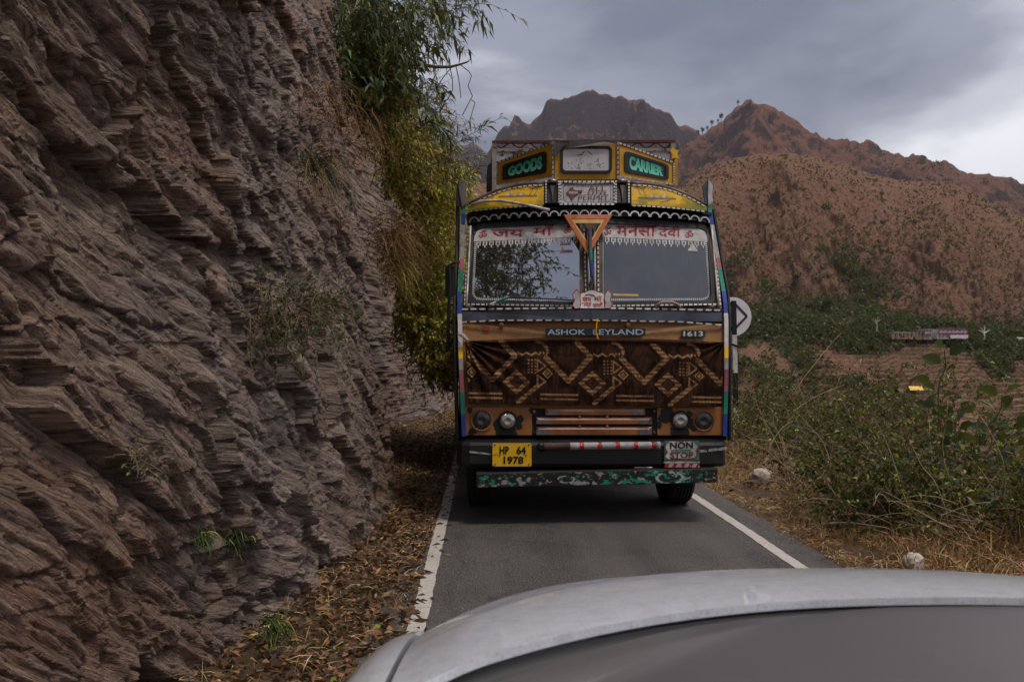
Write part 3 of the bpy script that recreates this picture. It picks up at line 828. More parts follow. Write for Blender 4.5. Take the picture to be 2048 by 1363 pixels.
def glass_mat(name, tint, refl, rough):
    """Dusty laminated glass: mirror-like skin over a tinted see-through pane."""
    t = NT(name); t.n.remove(t.p)
    g = t.n.new('ShaderNodeBsdfGlossy'); g.inputs['Roughness'].default_value = rough; g.inputs['Color'].default_value = (0.9, 0.92, 0.95, 1)
    tr = t.n.new('ShaderNodeBsdfTransparent'); tr.inputs['Color'].default_value = (*tint, 1)
    df = t.n.new('ShaderNodeBsdfDiffuse'); df.inputs['Color'].default_value = (*S(150, 138, 124), 1)
    m = t.n.new('ShaderNodeMixShader'); t.l.new(tr.outputs[0], m.inputs[1]); t.l.new(g.outputs[0], m.inputs[2])
    fr = t.n.new('ShaderNodeFresnel'); fr.inputs['IOR'].default_value = refl
    t.l.new(fr.outputs[0], m.inputs[0])
    m2 = t.n.new('ShaderNodeMixShader'); t.l.new(m.outputs[0], m2.inputs[1]); t.l.new(df.outputs[0], m2.inputs[2])
    d = t.ramp(t.noise(7, 6, 0.7), [(0.4, 0.015), (0.75, 0.12)])
    sp = t.ramp(t.noise(160, 2, 0.5), [(0.66, 0.0), (0.72, 0.22)])
    t.l.new(t.math('ADD', d, sp), m2.inputs[0]); t.l.new(m2.outputs[0], t.out.inputs[0])
    return t.mat
M_glass = glass_mat('windscreen_glass', (0.12, 0.13, 0.14), 6.0, 0.012)
M_glass2 = glass_mat('windscreen_glass_dusty', (0.45, 0.48, 0.50), 2.4, 0.05)
def lens_mat():
    t = NT('headlamp_glass')
    w = t.n.new('ShaderNodeTexWave'); w.inputs['Scale'].default_value = 26; t.l.new(t.co(), w.inputs['Vector'])
    return t.done(S(176, 174, 168), 0.14, 0.7, t.bump(w.outputs[1], 0.35, 0.01), 0.8)
M_lens = lens_mat()
M_lens_dk = flat('headlamp_dark_glass', S(52, 50, 48), 0.18, 0.4, 0.8)

# ---- chassis, axle, added light-blocking panels, wheels, cargo body behind the cab
mb = MB(); mb.box((TX, 12.3, 0.72), (0.86, 9.4, 0.24)); mb.box((TX, 8.5, 0.62), (1.7, 0.16, 0.16)); mb.box((TX, 8.6, 0.75), (0.7, 1.1, 0.5))
mb.box((TX, 7.95, 0.63), (2.1, 0.9, 0.1)); mb.box((TX, 11.4, 0.86), (2.2, 6.5, 0.1)); mb.box((TX, 9.2, 0.55), (1.5, 0.04, 0.62))  # panels added under the truck to block light and deepen its shadow
mb.build('chassis_and_light_blockers', M_dark, truck)
def wheel(x, y, w, r=0.5):
    mb = MB()
    pr = [(r * 0.56, -w / 2), (r * 0.8, -w / 2 - 0.012), (r * 0.95, -w / 2 + 0.01), (r * 0.985, -w / 2 + 0.035)]
    for k in range(5):
        a = -w / 2 + 0.045 + k * (w - 0.09) / 5; b = a + (w - 0.09) / 5
        pr += [(r, a + 0.004), (r, b - 0.012), (r - 0.014, b - 0.010), (r - 0.014, b)]
    pr += [(r, w / 2 - 0.04), (r * 0.985, w / 2 - 0.035), (r * 0.95, w / 2 - 0.01), (r * 0.8, w / 2 + 0.012), (r * 0.56, w / 2)]
    mb.lathe((x, y, r - 0.012), (1, 0, 0), pr, 40)
    wo = mb.build('wheel', M_tyre, truck, smooth=False)
    rm = MB(); rm.lathe((x, y, r - 0.012), (1, 0, 0), [(r * 0.55, -w / 2 + 0.05), (r * 0.56, -w / 2 - 0.004), (r * 0.5, -w / 2 + 0.006), (r * 0.3, -w / 2 + 0.06), (r * 0.3, w / 2 - 0.06), (r * 0.5, w / 2 - 0.006), (r * 0.56, w / 2 + 0.004), (r * 0.55, w / 2 - 0.05)], 24)
    ro = rm.build('rim', M_grey, wo)
    ro.matrix_parent_inverse = Matrix.Identity(4)
    return wo
for x in (TX - 1.02, TX + 1.02): wheel(x, 8.42, 0.27)
for x in (TX - 0.98, TX + 0.98): wheel(x, 13.4, 0.5)
mb = MB(); mb.box((TX, 13.3, 1.75), (2.4, 6.6, 1.6)); mb.build('cargo_body', M_ochre, truck, bevel=0.02)
for k in range(9):
    for sx in (-1, 1):
        mb = MB(); mb.box((TX + sx * 1.215, 10.2 + k * 0.78, 1.75), (0.05, 0.09, 1.66)); mb.build('body_post', M_green if k % 2 else M_blue, truck)

# ---- cab shell
cabsh = MB()
L, R_ = 938, 1432
def shell(prof):
    """Cab sides and roof lofted from the front outline back to the rear wall."""
    fr = [cab(x, y, -0.035) for x, y in prof]
    bk = [Vector((TX + (p.x - TX) * 1.0, 9.35, p.z)) for p in fr]
    n = len(fr); fs = [(i, (i + 1) % n, n + (i + 1) % n, n + i) for i in range(n)] + [tuple(range(n, 2 * n))]
    cabsh.add(fr + bk, fs)
shell([(918, 880), (918, 700), (925, 618), (934, 500), (938, 425), (960, 405), (1000, 392), (1184, 372), (1368, 392), (1405, 405), (1430, 425), (1438, 500), (1446, 618), (1453, 700), (1453, 880)])
cabsh.build('cab_shell', M_ochre, truck)
# interior: rear curtain, seat and dashboard seen through the glass
def curtain_mat():
    t = NT('curtain_cloth'); n = t.noise(5, 4)
    return t.done(t.mix(n, S(92, 98, 108), S(128, 124, 118)), 0.9)
M_curt = curtain_mat()
cx_, cz_ = np.meshgrid(np.linspace(TX - 1.05, TX + 1.05, 140), np.linspace(1.5, 2.85, 4))
cyy = 8.45 + 0.06 * np.sin((cx_ - TX) * 26 + 1.2 * np.sin(cx_ * 5))
link('curtain', mesh_np('curtain', np.stack([cx_, cyy, cz_], -1).reshape(-1, 3), grid_faces(4, 140), M_curt, smooth=True), truck)
mb = MB(); mb.box((TX, 7.86, 1.86), (2.0, 0.3, 0.24)); mb.build('dashboard', M_dark, truck, bevel=0.03)
mb = MB(); mb.box((TX + 0.55, 8.3, 1.95), (0.5, 0.12, 0.75)); mb.box((TX - 0.55, 8.3, 1.95), (0.5, 0.12, 0.75)); mb.box((TX, 8.15, 1.62), (1.9, 0.5, 0.14)); mb.build('seat', M_dark, truck, bevel=0.03)
mb = MB(); mb.lathe((TX - 0.52, 7.98, 2.07), (0, -0.75, 0.6), [(0.225, -0.012), (0.24, 0), (0.225, 0.012), (0.21, 0)], 28); mb.build('steering_wheel', M_dark, truck)

# ---- front panels
mb = MB(); cab_slab(mb, [(921, 643), (1184, 640), (1449, 646), (1447, 684), (1184, 682), (926, 684)], 0.03, 0.01)
mb.build('badge_panel', worn('badge_panel_ochre', S(150, 104, 52), S(128, 88, 44), 5, 0.45, dirt=S(66, 46, 30), dirt_amt=0.7, chip=S(190, 176, 160), chip_at=0.745, chip_scale=6), truck, 'dented ochre panel carrying the badge')
mb = MB(); cab_slab(mb, [(922, 684), (1449, 684), (1449, 818), (924, 818)], 0.03, 0.0); mb.build('front_panel', M_ochre, truck)
bd = MB(); cab_slab(bd, rrect(1091, 656, 1291, 671, 2, 2), 0.012, 0.032); bdo = bd.build('maker_badge', M_badge, truck)
lettering('ASHOK', [(1095, 658), (1171, 658), (1171, 669), (1095, 669)], cab, M_silver, bdo, 0.012, 0.036)
lettering('LEYLAND', [(1186, 658), (1287, 658), (1287, 669), (1186, 669)], cab, M_silver, bdo, 0.012, 0.036)
bd = MB(); cab_slab(bd, rrect(1363, 660, 1411, 674, 2, 2), 0.012, 0.032); bdo = bd.build('model_badge', M_badge, truck)
lettering('1613', [(1367, 662), (1406, 662), (1406, 672), (1367, 672)], cab, M_white, bdo, 0.02, 0.036)
mb = MB(); cab_slab(mb, [(967, 653), (979, 654), (979, 660), (967, 660)], 0.004, 0.018); mb.build('red_sticker', M_redplain, truck)
for bx in (1003, 1256):
    mb = MB(); c = cab(bx, 650, 0.01); mb.lathe((c.x, c.y + 0.01, c.z), (0, -1, 0), [(0.024, 0), (0.022, 0.012), (0.01, 0.016)], 12); mb.build('bolt', M_ochre, truck)
# headlamp panels with flaked paint, lamps
def lamp_panel(x0, x1, marks):
    def colf(px, py):
        c = np.ones(px.shape + (3,)) * np.array(S(150, 98, 50))
        n = fbm(px * 0.10, py * 0.10, seed=131, oct=4)
        c = paintmix(c, sstep(-0.1, 0.5, fbm(px * 0.03, py * 0.04, seed=133)) * 0.35, S(128, 74, 34))
        for mx, my, rr in marks:
            d = np.hypot(px - mx, py - my) / rr + 0.55 * n
            c = paintmix(c, sstep(1.0, 0.94, d), S(24, 21, 20))
        return c
    return printed_sheet('lamp_panel', 150, 56, lambda s_, t_: (x0 + (x1 - x0) * s_, 814 + 56 * t_), colf, cab, M_print, truck, 0.022, th=0.006)
pl = lamp_panel(928, 1064, [(1015, 860, 24), (1000, 845, 14), (1036, 850, 12), (1040, 838, 9), (944, 862, 9), (940, 820, 6), (1062, 820, 6)])
pr = lamp_panel(1314, 1448, [(1360, 866, 22), (1330, 832, 14), (1338, 826, 12), (1328, 822, 8), (1384, 850, 12), (1378, 828, 7), (1318, 850, 7)])
for (lx, ly, lr, dark) in ((963, 840, 21, 1), (1015, 841, 18.5, 0), (1360, 840, 18.5, 0), (1407, 841, 20.5, 1)):
    c = cab(lx, ly, 0.02); r = lr / 217.0
    hl = MB(); hl.lathe((c.x, c.y, c.z), (0, -1, 0), [(r * 1.0, -0.06), (r * 1.08, 0.0), (r * 1.08, 0.016), (r * 0.97, 0.02), (r * 0.93, 0.004)], 28)
    ho = hl.build('headlamp', M_orange if lx == 963 or lx == 1407 else M_dark, truck, smooth=False)
    ln_ = MB(); ln_.lathe((c.x, c.y, c.z), (0, -1, 0), [(r * 0.93, 0.002), (r * 0.8, 0.02 if not dark else 0.008), (r * 0.5, 0.032 if not dark else 0.014), (r * 0.22, 0.036 if not dark else 0.016), (r * 0.2, 0.03 if not dark else 0.014), (r * 0.04, 0.034 if not dark else 0.015)], 28)
    ln_.build('lens', M_lens_dk if dark else M_lens, ho, smooth=True).matrix_parent_inverse = Matrix.Identity(4)
# grille with three slats
gr = MB(); cab_slab(gr, [(1063, 816), (1314, 816), (1314, 871), (1063, 871)], 0.02, 0.012); go = gr.build('grille', M_dark, truck)
for (ya, yb, xa, xb) in ((817, 830, 1090, 1290), (834, 848, 1072, 1304), (853, 870, 1072, 1304)):
    s_ = MB(); s_.mi = 0
    p = [cab(xa, ya, 0.016), cab(xb, ya, 0.016), cab(xb, yb, 0.016), cab(xa, yb, 0.016)]
    m1, m2 = cab(xa + 6, ya + 5, 0.055), cab(xb - 6, ya + 5, 0.055); m3, m4 = cab(xb - 6, yb - 1, 0.05), cab(xa + 6, yb - 1, 0.05)
    s_.add(p + [m1, m2, m3, m4], [(0, 1, 5, 4), (1, 2, 6, 5), (2, 3, 7, 6), (3, 0, 4, 7), (4, 5, 6, 7)])
    s_.m[0] = 1
    o = s_.build('slat', [M_orange, worn('slat_pale_top', S(206, 164, 146), S(180, 130, 108), 8, 0.45, dirt_amt=0.4)], go)
    for xe in (xa + 1, xb - 25):
        e_ = MB(); cab_slab(e_, [(xe, ya + 5), (xe + 24, ya + 5), (xe + 24, yb - 1), (xe, yb - 1)], 0.006, 0.060); e_.build('slat_end', worn('bare_slat_end', S(116, 116, 126), S(84, 78, 80), 14, 0.5, 0.3, chip=S(70, 46, 34), chip_at=0.6), go)
for bx, by in ((1069, 822), (1069, 864), (1308, 822), (1308, 864)):
    b_ = MB(); c = cab(bx, by, 0.02); b_.lathe((c.x, c.y, c.z), (0, -1, 0), [(0.016, 0), (0.014, 0.012), (0.005, 0.013)], 10); b_.build('grille_bolt', M_frame, go)
for bx in (1157, 1212):
    for yy0 in (830, 848):
        b_ = MB(); cab_slab(b_, [(bx, yy0), (bx + 5, yy0), (bx + 5, yy0 + 6), (bx, yy0 + 6)], 0.01, 0.045); b_.build('grille_tab', M_orange, go)

# ---- bumper: bent black channel with rounded ends
bm_ = MB()
sec = [(878, 0.10), (884, 0.0), (890, -0.015), (926, -0.015), (932, 0.0), (936, 0.10)]
cols = [(912, 0.42), (911, 0.22), (914, 0.09), (924, 0.02), (940, 0.0), (1184, -0.02), (1428, 0.0), (1446, 0.02), (1455, 0.09), (1458, 0.22), (1457, 0.42)]
vs_ = []
for px, dy in cols:
    drop = 0 if 930 < px < 1440 else (-3 if px < 930 else -8)
    for k, (py, d2) in enumerate(sec):
        yy0 = TY + dy + d2
        p = at(px, py, TY); vs_.append((p.x, yy0, p.z))
ns = len(sec); fs_ = [(i * ns + k, (i + 1) * ns + k, (i + 1) * ns + k + 1, i * ns + k + 1) for i in range(len(cols) - 1) for k in range(ns - 1)]
bm_.add(vs_, fs_)
bumper = bm_.build('bumper', M_blk, truck, 'chipped black steel bumper')
sm = bumper.modifiers.new('thickness', 'SOLIDIFY'); sm.thickness = 0.012
BP = plane_fn(TY - 0.022)
BP2 = plane_fn(TY - 0.02)
for (xa, ya, xb, yb, w) in ((938, 903, 985, 908, 3.5), (1063, 908, 1082, 909, 4.0), (1399, 902, 1454, 896, 5.0), (1164, 905, 1210, 908, 8)):
    b_ = MB(); b_.slab([BP(xa, ya - w / 2), BP(xb, yb - w / 2), BP(xb, yb + w / 2), BP(xa, ya + w / 2)], (0, 0.006, 0)); b_.build('bumper_stripe', worn('worn_white_stripe', S(176, 172, 168), S(120, 112, 104), 20, 0.6, chip=S(30, 28, 28), chip_at=0.55, chip_scale=30), bumper)
# striped guard tube
t0, t1 = at(1086, 892, TY - 0.06), at(1320, 890, TY - 0.06)
gt = MB(); nn = 26
for i in range(nn):
    gt.mi = 0 if i < 6 else (1 if (i % 4) else 2)
    a, b = t0.lerp(t1, i / nn), t0.lerp(t1, (i + 1) / nn)
    gt.tube([a, b], 0.034, 12, cap=(i in (0, nn - 1)))
gt.build('guard_tube', [worn('rusty_tube', S(92, 66, 58), S(62, 44, 38), 9, 0.6, 0.2), M_grey, M_red], truck, 'scuffed grey and red striped tube', smooth=True)
b_ = MB(); c = at(1082, 893, TY - 0.03); b_.lathe((c.x, c.y, c.z), (0, -1, 0), [(0.04, -0.02), (0.04, 0.02), (0.02, 0.04)], 14); b_.build('tow_eye', M_blk, truck)
# number plate
PF = plane_fn(TY - 0.05)
b_ = MB(); b_.slab([PF(x, y) for x, y in rrect(985, 886, 1063, 932, 3, 3)], (0, 0.012, 0)); npo = b_.build('number_plate', M_plate, truck, 'yellow number plate')
NF = lambda px, py, out=0.0: at(px, py, TY - 0.05 - out)
lettering('HP', [(999, 892), (1018, 892), (1018, 908), (999, 908)], NF, M_ink, npo, 0.035, 0.004)
lettering('64', [(1033, 892), (1052, 892), (1052, 908), (1033, 908)], NF, M_ink, npo, 0.035, 0.004)
lettering('1978', [(1007, 912), (1047, 912), (1047, 927), (1007, 927)], NF, M_ink, npo, 0.035, 0.004)
lettering('IND', [(987, 907), (995, 907), (995, 911), (987, 911)], NF, M_maroon, npo, 0.0, 0.004)
for bx, by in ((999, 910), (1052, 910), (990, 889), (1058, 889), (990, 928), (1058, 928)):
    d_ = MB(); c = NF(bx, by, 0.002); d_.lathe((c.x, c.y, c.z), (0, -1, 0), [(0.007, 0), (0.006, 0.005), (0.002, 0.006)], 8); d_.build('plate_screw', M_ink, npo)
# NON STOP board
b_ = MB(); b_.slab([PF(x, y) for x, y in rrect(1328, 881, 1399, 922, 2, 2)], (0, 0.012, 0)); nso = b_.build('slogan_board', worn('slogan_board_brown', S(98, 78, 66), S(76, 60, 52), 9, 0.5), truck, 'slogan board reading non stop')
pan = [(1333, 883), (1345, 882), (1360, 884), (1380, 882), (1395, 884), (1396, 893), (1391, 900), (1393, 908), (1389, 915), (1370, 917), (1350, 915), (1336, 918), (1331, 912), (1336, 904), (1331, 895)]
b_ = MB(); b_.slab([NF(x, y, 0.003) for x, y in pan], (0, 0.002, 0)); b_.build('white_panel', M_white, nso)
lettering('NON', [(1340, 884), (1386, 883), (1386, 896), (1340, 897)], NF, M_ink, nso, 0.03, 0.006)
lettering('STOP', [(1340, 904), (1387, 903), (1387, 915), (1340, 916)], NF, M_maroon, nso, 0.03, 0.006)
for k, (a, b) in enumerate(((899, 900.5), (902, 903))):
    d_ = MB(); d_.slab([NF(1342, a, .006), NF(1382, a - 1, .006), NF(1382, b - 1, .006), NF(1342, b, .006)], (0, 0.002, 0)); d_.build('green_rule', M_green, nso)
for poly in ([(1329, 882), (1340, 882), (1331, 890)], [(1387, 882), (1398, 882), (1397, 892)], [(1329, 920), (1329, 911), (1337, 917)], [(1397, 912), (1398, 920), (1389, 918)]):
    d_ = MB(); d_.slab([NF(x, y, .0065) for x, y in poly], (0, 0.002, 0)); d_.build('corner_leaf', M_green, nso)
b_ = MB(); b_.slab([NF(1328, 922), NF(1399, 921), NF(1399, 925), NF(1328, 926)], (0, 0.012, 0)); b_.build('board_lip', M_steel_w, nso)
st_ = MB()
for k in range(9):
    st_.mi = k % 2; xa, xb = 1328 + k * 7.9, 1328 + (k + 1) * 7.9
    st_.slab([NF(min(1399, xa + 4), 926, 0.001), NF(min(1399, xb + 4), 926, 0.001), NF(xb, 934, 0.001), NF(xa, 934, 0.001)], (0, 0.01, 0))
st_.build('hazard_strip', [M_red, M_grey], nso)
# lower beam, flaked green and white over black
def beam_col(px, py):
    c = np.ones(px.shape + (3,)) * np.array(S(34, 32, 32))
    n1_ = fbm(px * 0.09, py * 0.13, seed=141, oct=5, gain=.65); n2_ = fbm(px * 0.02 + 4, py * 0.05, seed=142, oct=3); n3_ = fbm(px * .14, py * .18, seed=143, oct=4)
    gm = sstep(0.10, 0.17, n1_ + 0.35 * n2_ + 0.10 * np.cos((px - 1290) / 60.0) - 0.05)
    c = paintmix(c, gm, S(26, 128, 102))
    c = paintmix(c, sstep(0.22, 0.28, fbm(px * .10 + 9, py * .14, seed=144, oct=5) + 0.1 * np.cos((px - 1130) / 70.0)), S(150, 142, 136))
    c = paintmix(c, sstep(0.08, 0.16, n3_), S(30, 28, 28))
    for ex, ey, rx in ((1340, 955, 26), (1366, 952, 14), (1132, 958, 16)):
        e_ = np.hypot((px - ex) / rx, (py - ey) / (rx * 0.42)); c = paintmix(c, sstep(0.16, 0.06, np.abs(e_ - 1)) * (n3_ < 0.15), S(160, 176, 168))
    c = paintmix(c, sstep(0.9, 1.0, (py - 938) / 37.0 + 0.1 * n3_) * 0.6, S(104, 78, 62))
    return c
b_ = MB(); q = [at(952, 946, 7.24), at(1436, 936, 7.24), at(1436, 965, 7.24), at(952, 975, 7.24)]
b_.slab(q, (0, 0.14, 0)); beam = b_.build('lower_beam', M_patchy, truck, 'flaked green and black beam under the bumper', bevel=0.012)
printed_sheet('flaked_paint', 420, 34, lambda s_, t_: (955 + 478 * s_, 948 - 10 * s_ + 25.5 * t_), beam_col, plane_fn(7.236), M_print, beam, 0, th=0)
for bx in (1000, 1370):
    mb = MB(); c = at(bx, 940, 7.36); mb.box((c.x, 7.42, 0.52), (0.07, 0.1, 0.3)); mb.build('beam_bracket', M_dark, truck)

# ---- belt trim under the windscreens
mb = MB(); cab_slab(mb, [(924, 618), (1184, 615), (1446, 620), (1448, 643), (1184, 640), (922, 643)], 0.03, 0.02); mb.build('belt_panel', M_chrome, truck, 'dented bright steel belt')
dashed('trim_strip', [(924, 618), (1184, 615), (1446, 620)], 4.6, truck, 30, out=0.045)
dashed('trim_strip', [(921, 644), (1000, 640), (1184, 640), (1360, 643), (1449, 650)], 4.2, truck, 28, out=0.045)
# ---- windscreen surround
def wl_(s_, t_, side):
    """Corners of a windscreen pane: s 0 at the outer edge."""
    if side < 0: q = [(948, 456), (1164, 444), (1166, 604), (941, 602)]
    else: q = [(1414, 456), (1201, 444), (1200, 604), (1425, 602)]
    q = np.array(q, dtype=float)
    return (q[0] * (1 - s_) + q[1] * s_) * (1 - t_) + (q[3] * (1 - s_) + q[2] * s_) * t_
def pane_outline(side, grow, r, n=7):
    o = []
    w_, h_ = 220.0, 150.0
    for cx0, cy0, a0 in ((w_ - r, r, -90), (w_ - r, h_ - r, 0), (r, h_ - r, 90), (r, r, 180)):
        for k in range(n + 1):
            a = math.radians(a0 + 90 * k / n); x = cx0 + r * math.cos(a); y = cy0 + r * math.sin(a)
            x = (x - w_ / 2) * (1 + 2 * grow / w_) + w_ / 2; y = (y - h_ / 2) * (1 + 2 * grow / h_) + h_ / 2
            o.append(tuple(wl_(x / w_, y / h_, side)))
    return o
fr_ = MB()
full = [(926, 617), (934, 520), (938, 440), (1000, 434), (1100, 431), (1184, 430), (1268, 431), (1368, 434), (1424, 440), (1434, 520), (1444, 617)]
for side in (-1, 1):
    gls = MB(); ol = pane_outline(side, 0.5, 17)
    cpt = cab(*wl_(0.5, 0.5, side), out=-0.005)
    vs_ = [cab(x, y, -0.005) for x, y in ol]; n_ = len(vs_)
    gls.add(vs_ + [cpt], [(i, (i + 1) % n_, n_) for i in range(n_)])
    # flat pane: project onto the best plane through the outline
    P = np.array([tuple(v) for v in gls.v]); cen = P.mean(0); u_, s__, vt = np.linalg.svd(P - cen); nr_ = vt[2]
    P = P - np.outer((P - cen) @ nr_, nr_); gls.v = [tuple(p) for p in P]
    gls.v = [tuple(p) for p in P]
    go_ = gls.build('windscreen', M_glass if side < 0 else M_glass2, truck, 'windscreen reflecting a dark tree' if side < 0 else 'windscreen reflecting grey sky')
    if sum(p.normal.y * p.area for p in go_.data.polygons) > 0: go_.data.flip_normals()
    gf = (lambda nr_, cen: (lambda px, py, out=0.0: (lambda d, sgn: Vector((0, 0, H)) + d * ((np.dot(cen + nr_ * sgn * out - np.array((0, 0, H)), nr_)) / np.dot(np.array(d), nr_)))(ray(px, py), -1 if nr_[1] > 0 else 1)))(nr_, cen)
    rb = MB(); ring(rb, pane_outline(side, 9, 22), pane_outline(side, -1, 16), lambda x, y: cab(x, y, 0.02), 0.05); rb.build('rubber_seal', M_rubber, truck)
    # white name band with red script across the head of the pane
    band = [tuple(wl_(x, y, side)) for x, y in ((0.075, 0.005), (0.995, 0.005), (0.995, 0.185), (0.004, 0.185), (0.006, 0.12), (0.025, 0.05))]
    b_ = MB(); b_.slab([gf(x, y, 0.004) for x, y in band], (0, 0.002, 0)); bo = b_.build('name_band', worn('band_white', S(190, 186, 182), S(168, 160, 156), 20, 0.5, dirt=S(120, 104, 96), dirt_amt=0.4), go_)
    if side < 0:
        words_ = [('ॐ', 957, 974, 460, 475), ('जय', 984, 1048, 459, 473), ('माँ', 1066, 1108, 449, 470), ('ॐ', 1127, 1142, 452, 466)]
    else:
        words_ = [('ॐ', 1208, 1223, 453, 470), ('मनसा', 1233, 1312, 452, 472), ('देवी', 1318, 1362, 451, 474), ('ॐ', 1370, 1387, 460, 475)]
    for wd, xa, xb, ya, yb in words_:
        lettering(wd, [(xa, ya), (xb, ya), (xb, yb), (xa, yb)], gf, M_red, bo, 0.012, 0.0075)
    # cut-paper fringe and rope border stuck to the glass
    fg = MB(); nfr = 16
    for k in range(nfr):
        s0 = 0.02 + 0.95 * k / nfr; ds = 0.95 / nfr
        for (a, b, c0, c1) in ((0.10, 0.34, .19, .245), (0.40, 0.52, .19, .225), (0.60, 0.84, .19, .245), (0.36, 0.58, .235, .275)):
            fg.slab([gf(*wl_(s0 + ds * x, y, side), out=0.004) for x, y in ((a, c0), (b, c0), (b - 0.05, c1), (a + 0.05, c1))], (0, 0.0015, 0))
    fo = fg.build('paper_fringe', M_white, go_); fo['kind'] = 'stuff'
    rp = MB(); oo = curve_pts([p for p in pane_outline(side, -4.5, 15)] + [pane_outline(side, -4.5, 15)[0]], 176)
    for k in range(len(oo) - 1):
        a = oo[k]; t__ = wl_(0.5, 0.20, side)[1]
        if a[1] < t__ + 4: continue
        d = oo[k + 1] - a; nn_ = np.array((-d[1], d[0])) / (np.linalg.norm(d) + 1e-6)
        rp.slab([gf(*(p), out=0.004) for p in (a + nn_ * 2.2, a + d * 0.45 + nn_ * 2.2, a + d * 0.85 - nn_ * 2.0, a + d * 0.3 - nn_ * 2.0)], (0, 0.0015, 0))
    ro_ = rp.build('rope_border', M_white, go_); ro_['kind'] = 'stuff'
    if side < 0:
        for (xa, ya, xb, yb, m_) in ((1120, 486, 1142, 490, M_tri_y), (1120, 500, 1145, 505, M_pink)):
            b_ = MB(); b_.slab([gf(x, y, .004) for x, y in ((xa, ya), (xb, ya - 1), (xb, yb - 1), (xa, yb))], (0, .0015, 0)); b_.build('sticker', m_, go_)
    else:
        b_ = MB(); b_.slab([gf(x, y, .004) for x, y in ((1385, 485), (1396, 502), (1375, 501))], (0, .0015, 0)); b_.build('sticker', M_white, go_)
    if side > 0:
        b_ = MB(); b_.slab([gf(x, y, .004) for x, y in ((1226, 587), (1277, 588), (1277, 592), (1226, 591))], (0, .0015, 0)); b_.build('sticker', M_tri_y, go_)
# metal surround, one casting with two openings: top rail, sill, centre post and corner posts
def rail(pix, name, mat=None, out=0.012, th=0.05, label=None):
    b_ = MB(); cab_slab(b_, pix, th, out); return b_.build(name, mat or M_frame, truck, label)
rail([(936, 441), (1184, 430), (1426, 441), (1427, 450), (1184, 438), (935, 450)], 'window_rail', M_blk)
rail([(930, 604), (1184, 610), (1440, 604), (1444, 617), (1184, 616), (926, 617)], 'window_sill', M_frame)
rail([(1160, 440), (1205, 440), (1206, 614), (1160, 614)], 'centre_post', M_frame, 0.02)
rail([(936, 445), (949, 455), (938, 606), (927, 616), (931, 530)], 'corner_post', M_frame, 0.008)
rail([(1418, 455), (1428, 445), (1437, 530), (1444, 616), (1430, 606)], 'corner_post', M_frame, 0.008)
for pts, nd in (([(1168, 456), (1172, 585)], 14), ([(1196, 456), (1197, 585)], 14), ([(937, 452), (929, 612)], 20), ([(1427, 452), (1441, 612)], 20), ([(933, 608), (1150, 611)], 22), ([(1225, 611), (1436, 608)], 22)):
    dashed('trim_strip', pts, 4.0, truck, nd, out=0.045)
for pts in ([(941, 452), (933, 612)], [(1423, 452), (1437, 612)], [(1176, 456), (1178, 585)], [(1189, 456), (1190, 585)]):
    c = curve_pts(pts, 6); b_ = MB(); b_.tube([cab(x, y, 0.045) for x, y in c], 0.011, 8); b_.build('bead_rail', M_steel_w, truck, smooth=True)

# ---- scalloped valance under the roof peak
va = MB(); top = [(932, 428), (1000, 420), (1090, 415), (1184, 413), (1280, 415), (1368, 420), (1424, 428)]; bot = [(1428, 446), (1368, 437), (1280, 433), (1184, 432), (1090, 433), (1000, 437), (934, 446)]
cab_slab(va, top + bot, 0.05, 0.05); va.build('valance', M_blk, truck)
vt_ = np.array([(938, 438), (1000, 430), (1090, 425), (1184, 422), (1280, 425), (1368, 430), (1420, 438)], dtype=float); sc_ = curve_pts(vt_, 25)
for k in range(24):
    a, b = sc_[k], sc_[k + 1]; m_ = (a + b) / 2; hw = (b[0] - a[0]) / 2
    arc = [(m_[0] - hw * math.cos(math.pi * i / 8), m_[1] + 7 - 10.5 * math.sin(math.pi * i / 8) + (a[1] - b[1]) * (0.5 - i / 8)) for i in range(9)]
    inn = [(m_[0] - (hw - 2.3) * math.cos(math.pi * i / 8), m_[1] + 8 - 9.0 * math.sin(math.pi * i / 8) + (a[1] - b[1]) * (0.5 - i / 8)) for i in range(9)]
    s_ = MB(); n_ = 9
    vv = [cab(x, y, 0.066) for x, y in arc] + [cab(x, y, 0.066) for x, y in inn]
    s_.add(vv + [p + Vector((0, 0.012, 0)) for p in vv], [(i, i + 1, n_ + i + 1, n_ + i) for i in range(8)] + [(i + 1, i, 18 + i, 18 + i + 1) for i in range(8)])
    s_.build('scallop', M_steel, truck)
rail([(934, 430), (1000, 422), (1090, 417), (1184, 415), (1280, 417), (1368, 422), (1424, 430), (1424, 425), (1368, 417), (1280, 412), (1184, 410), (1090, 412), (1000, 417), (934, 425)], 'peak_rail', M_chrome, 0.07, 0.04)

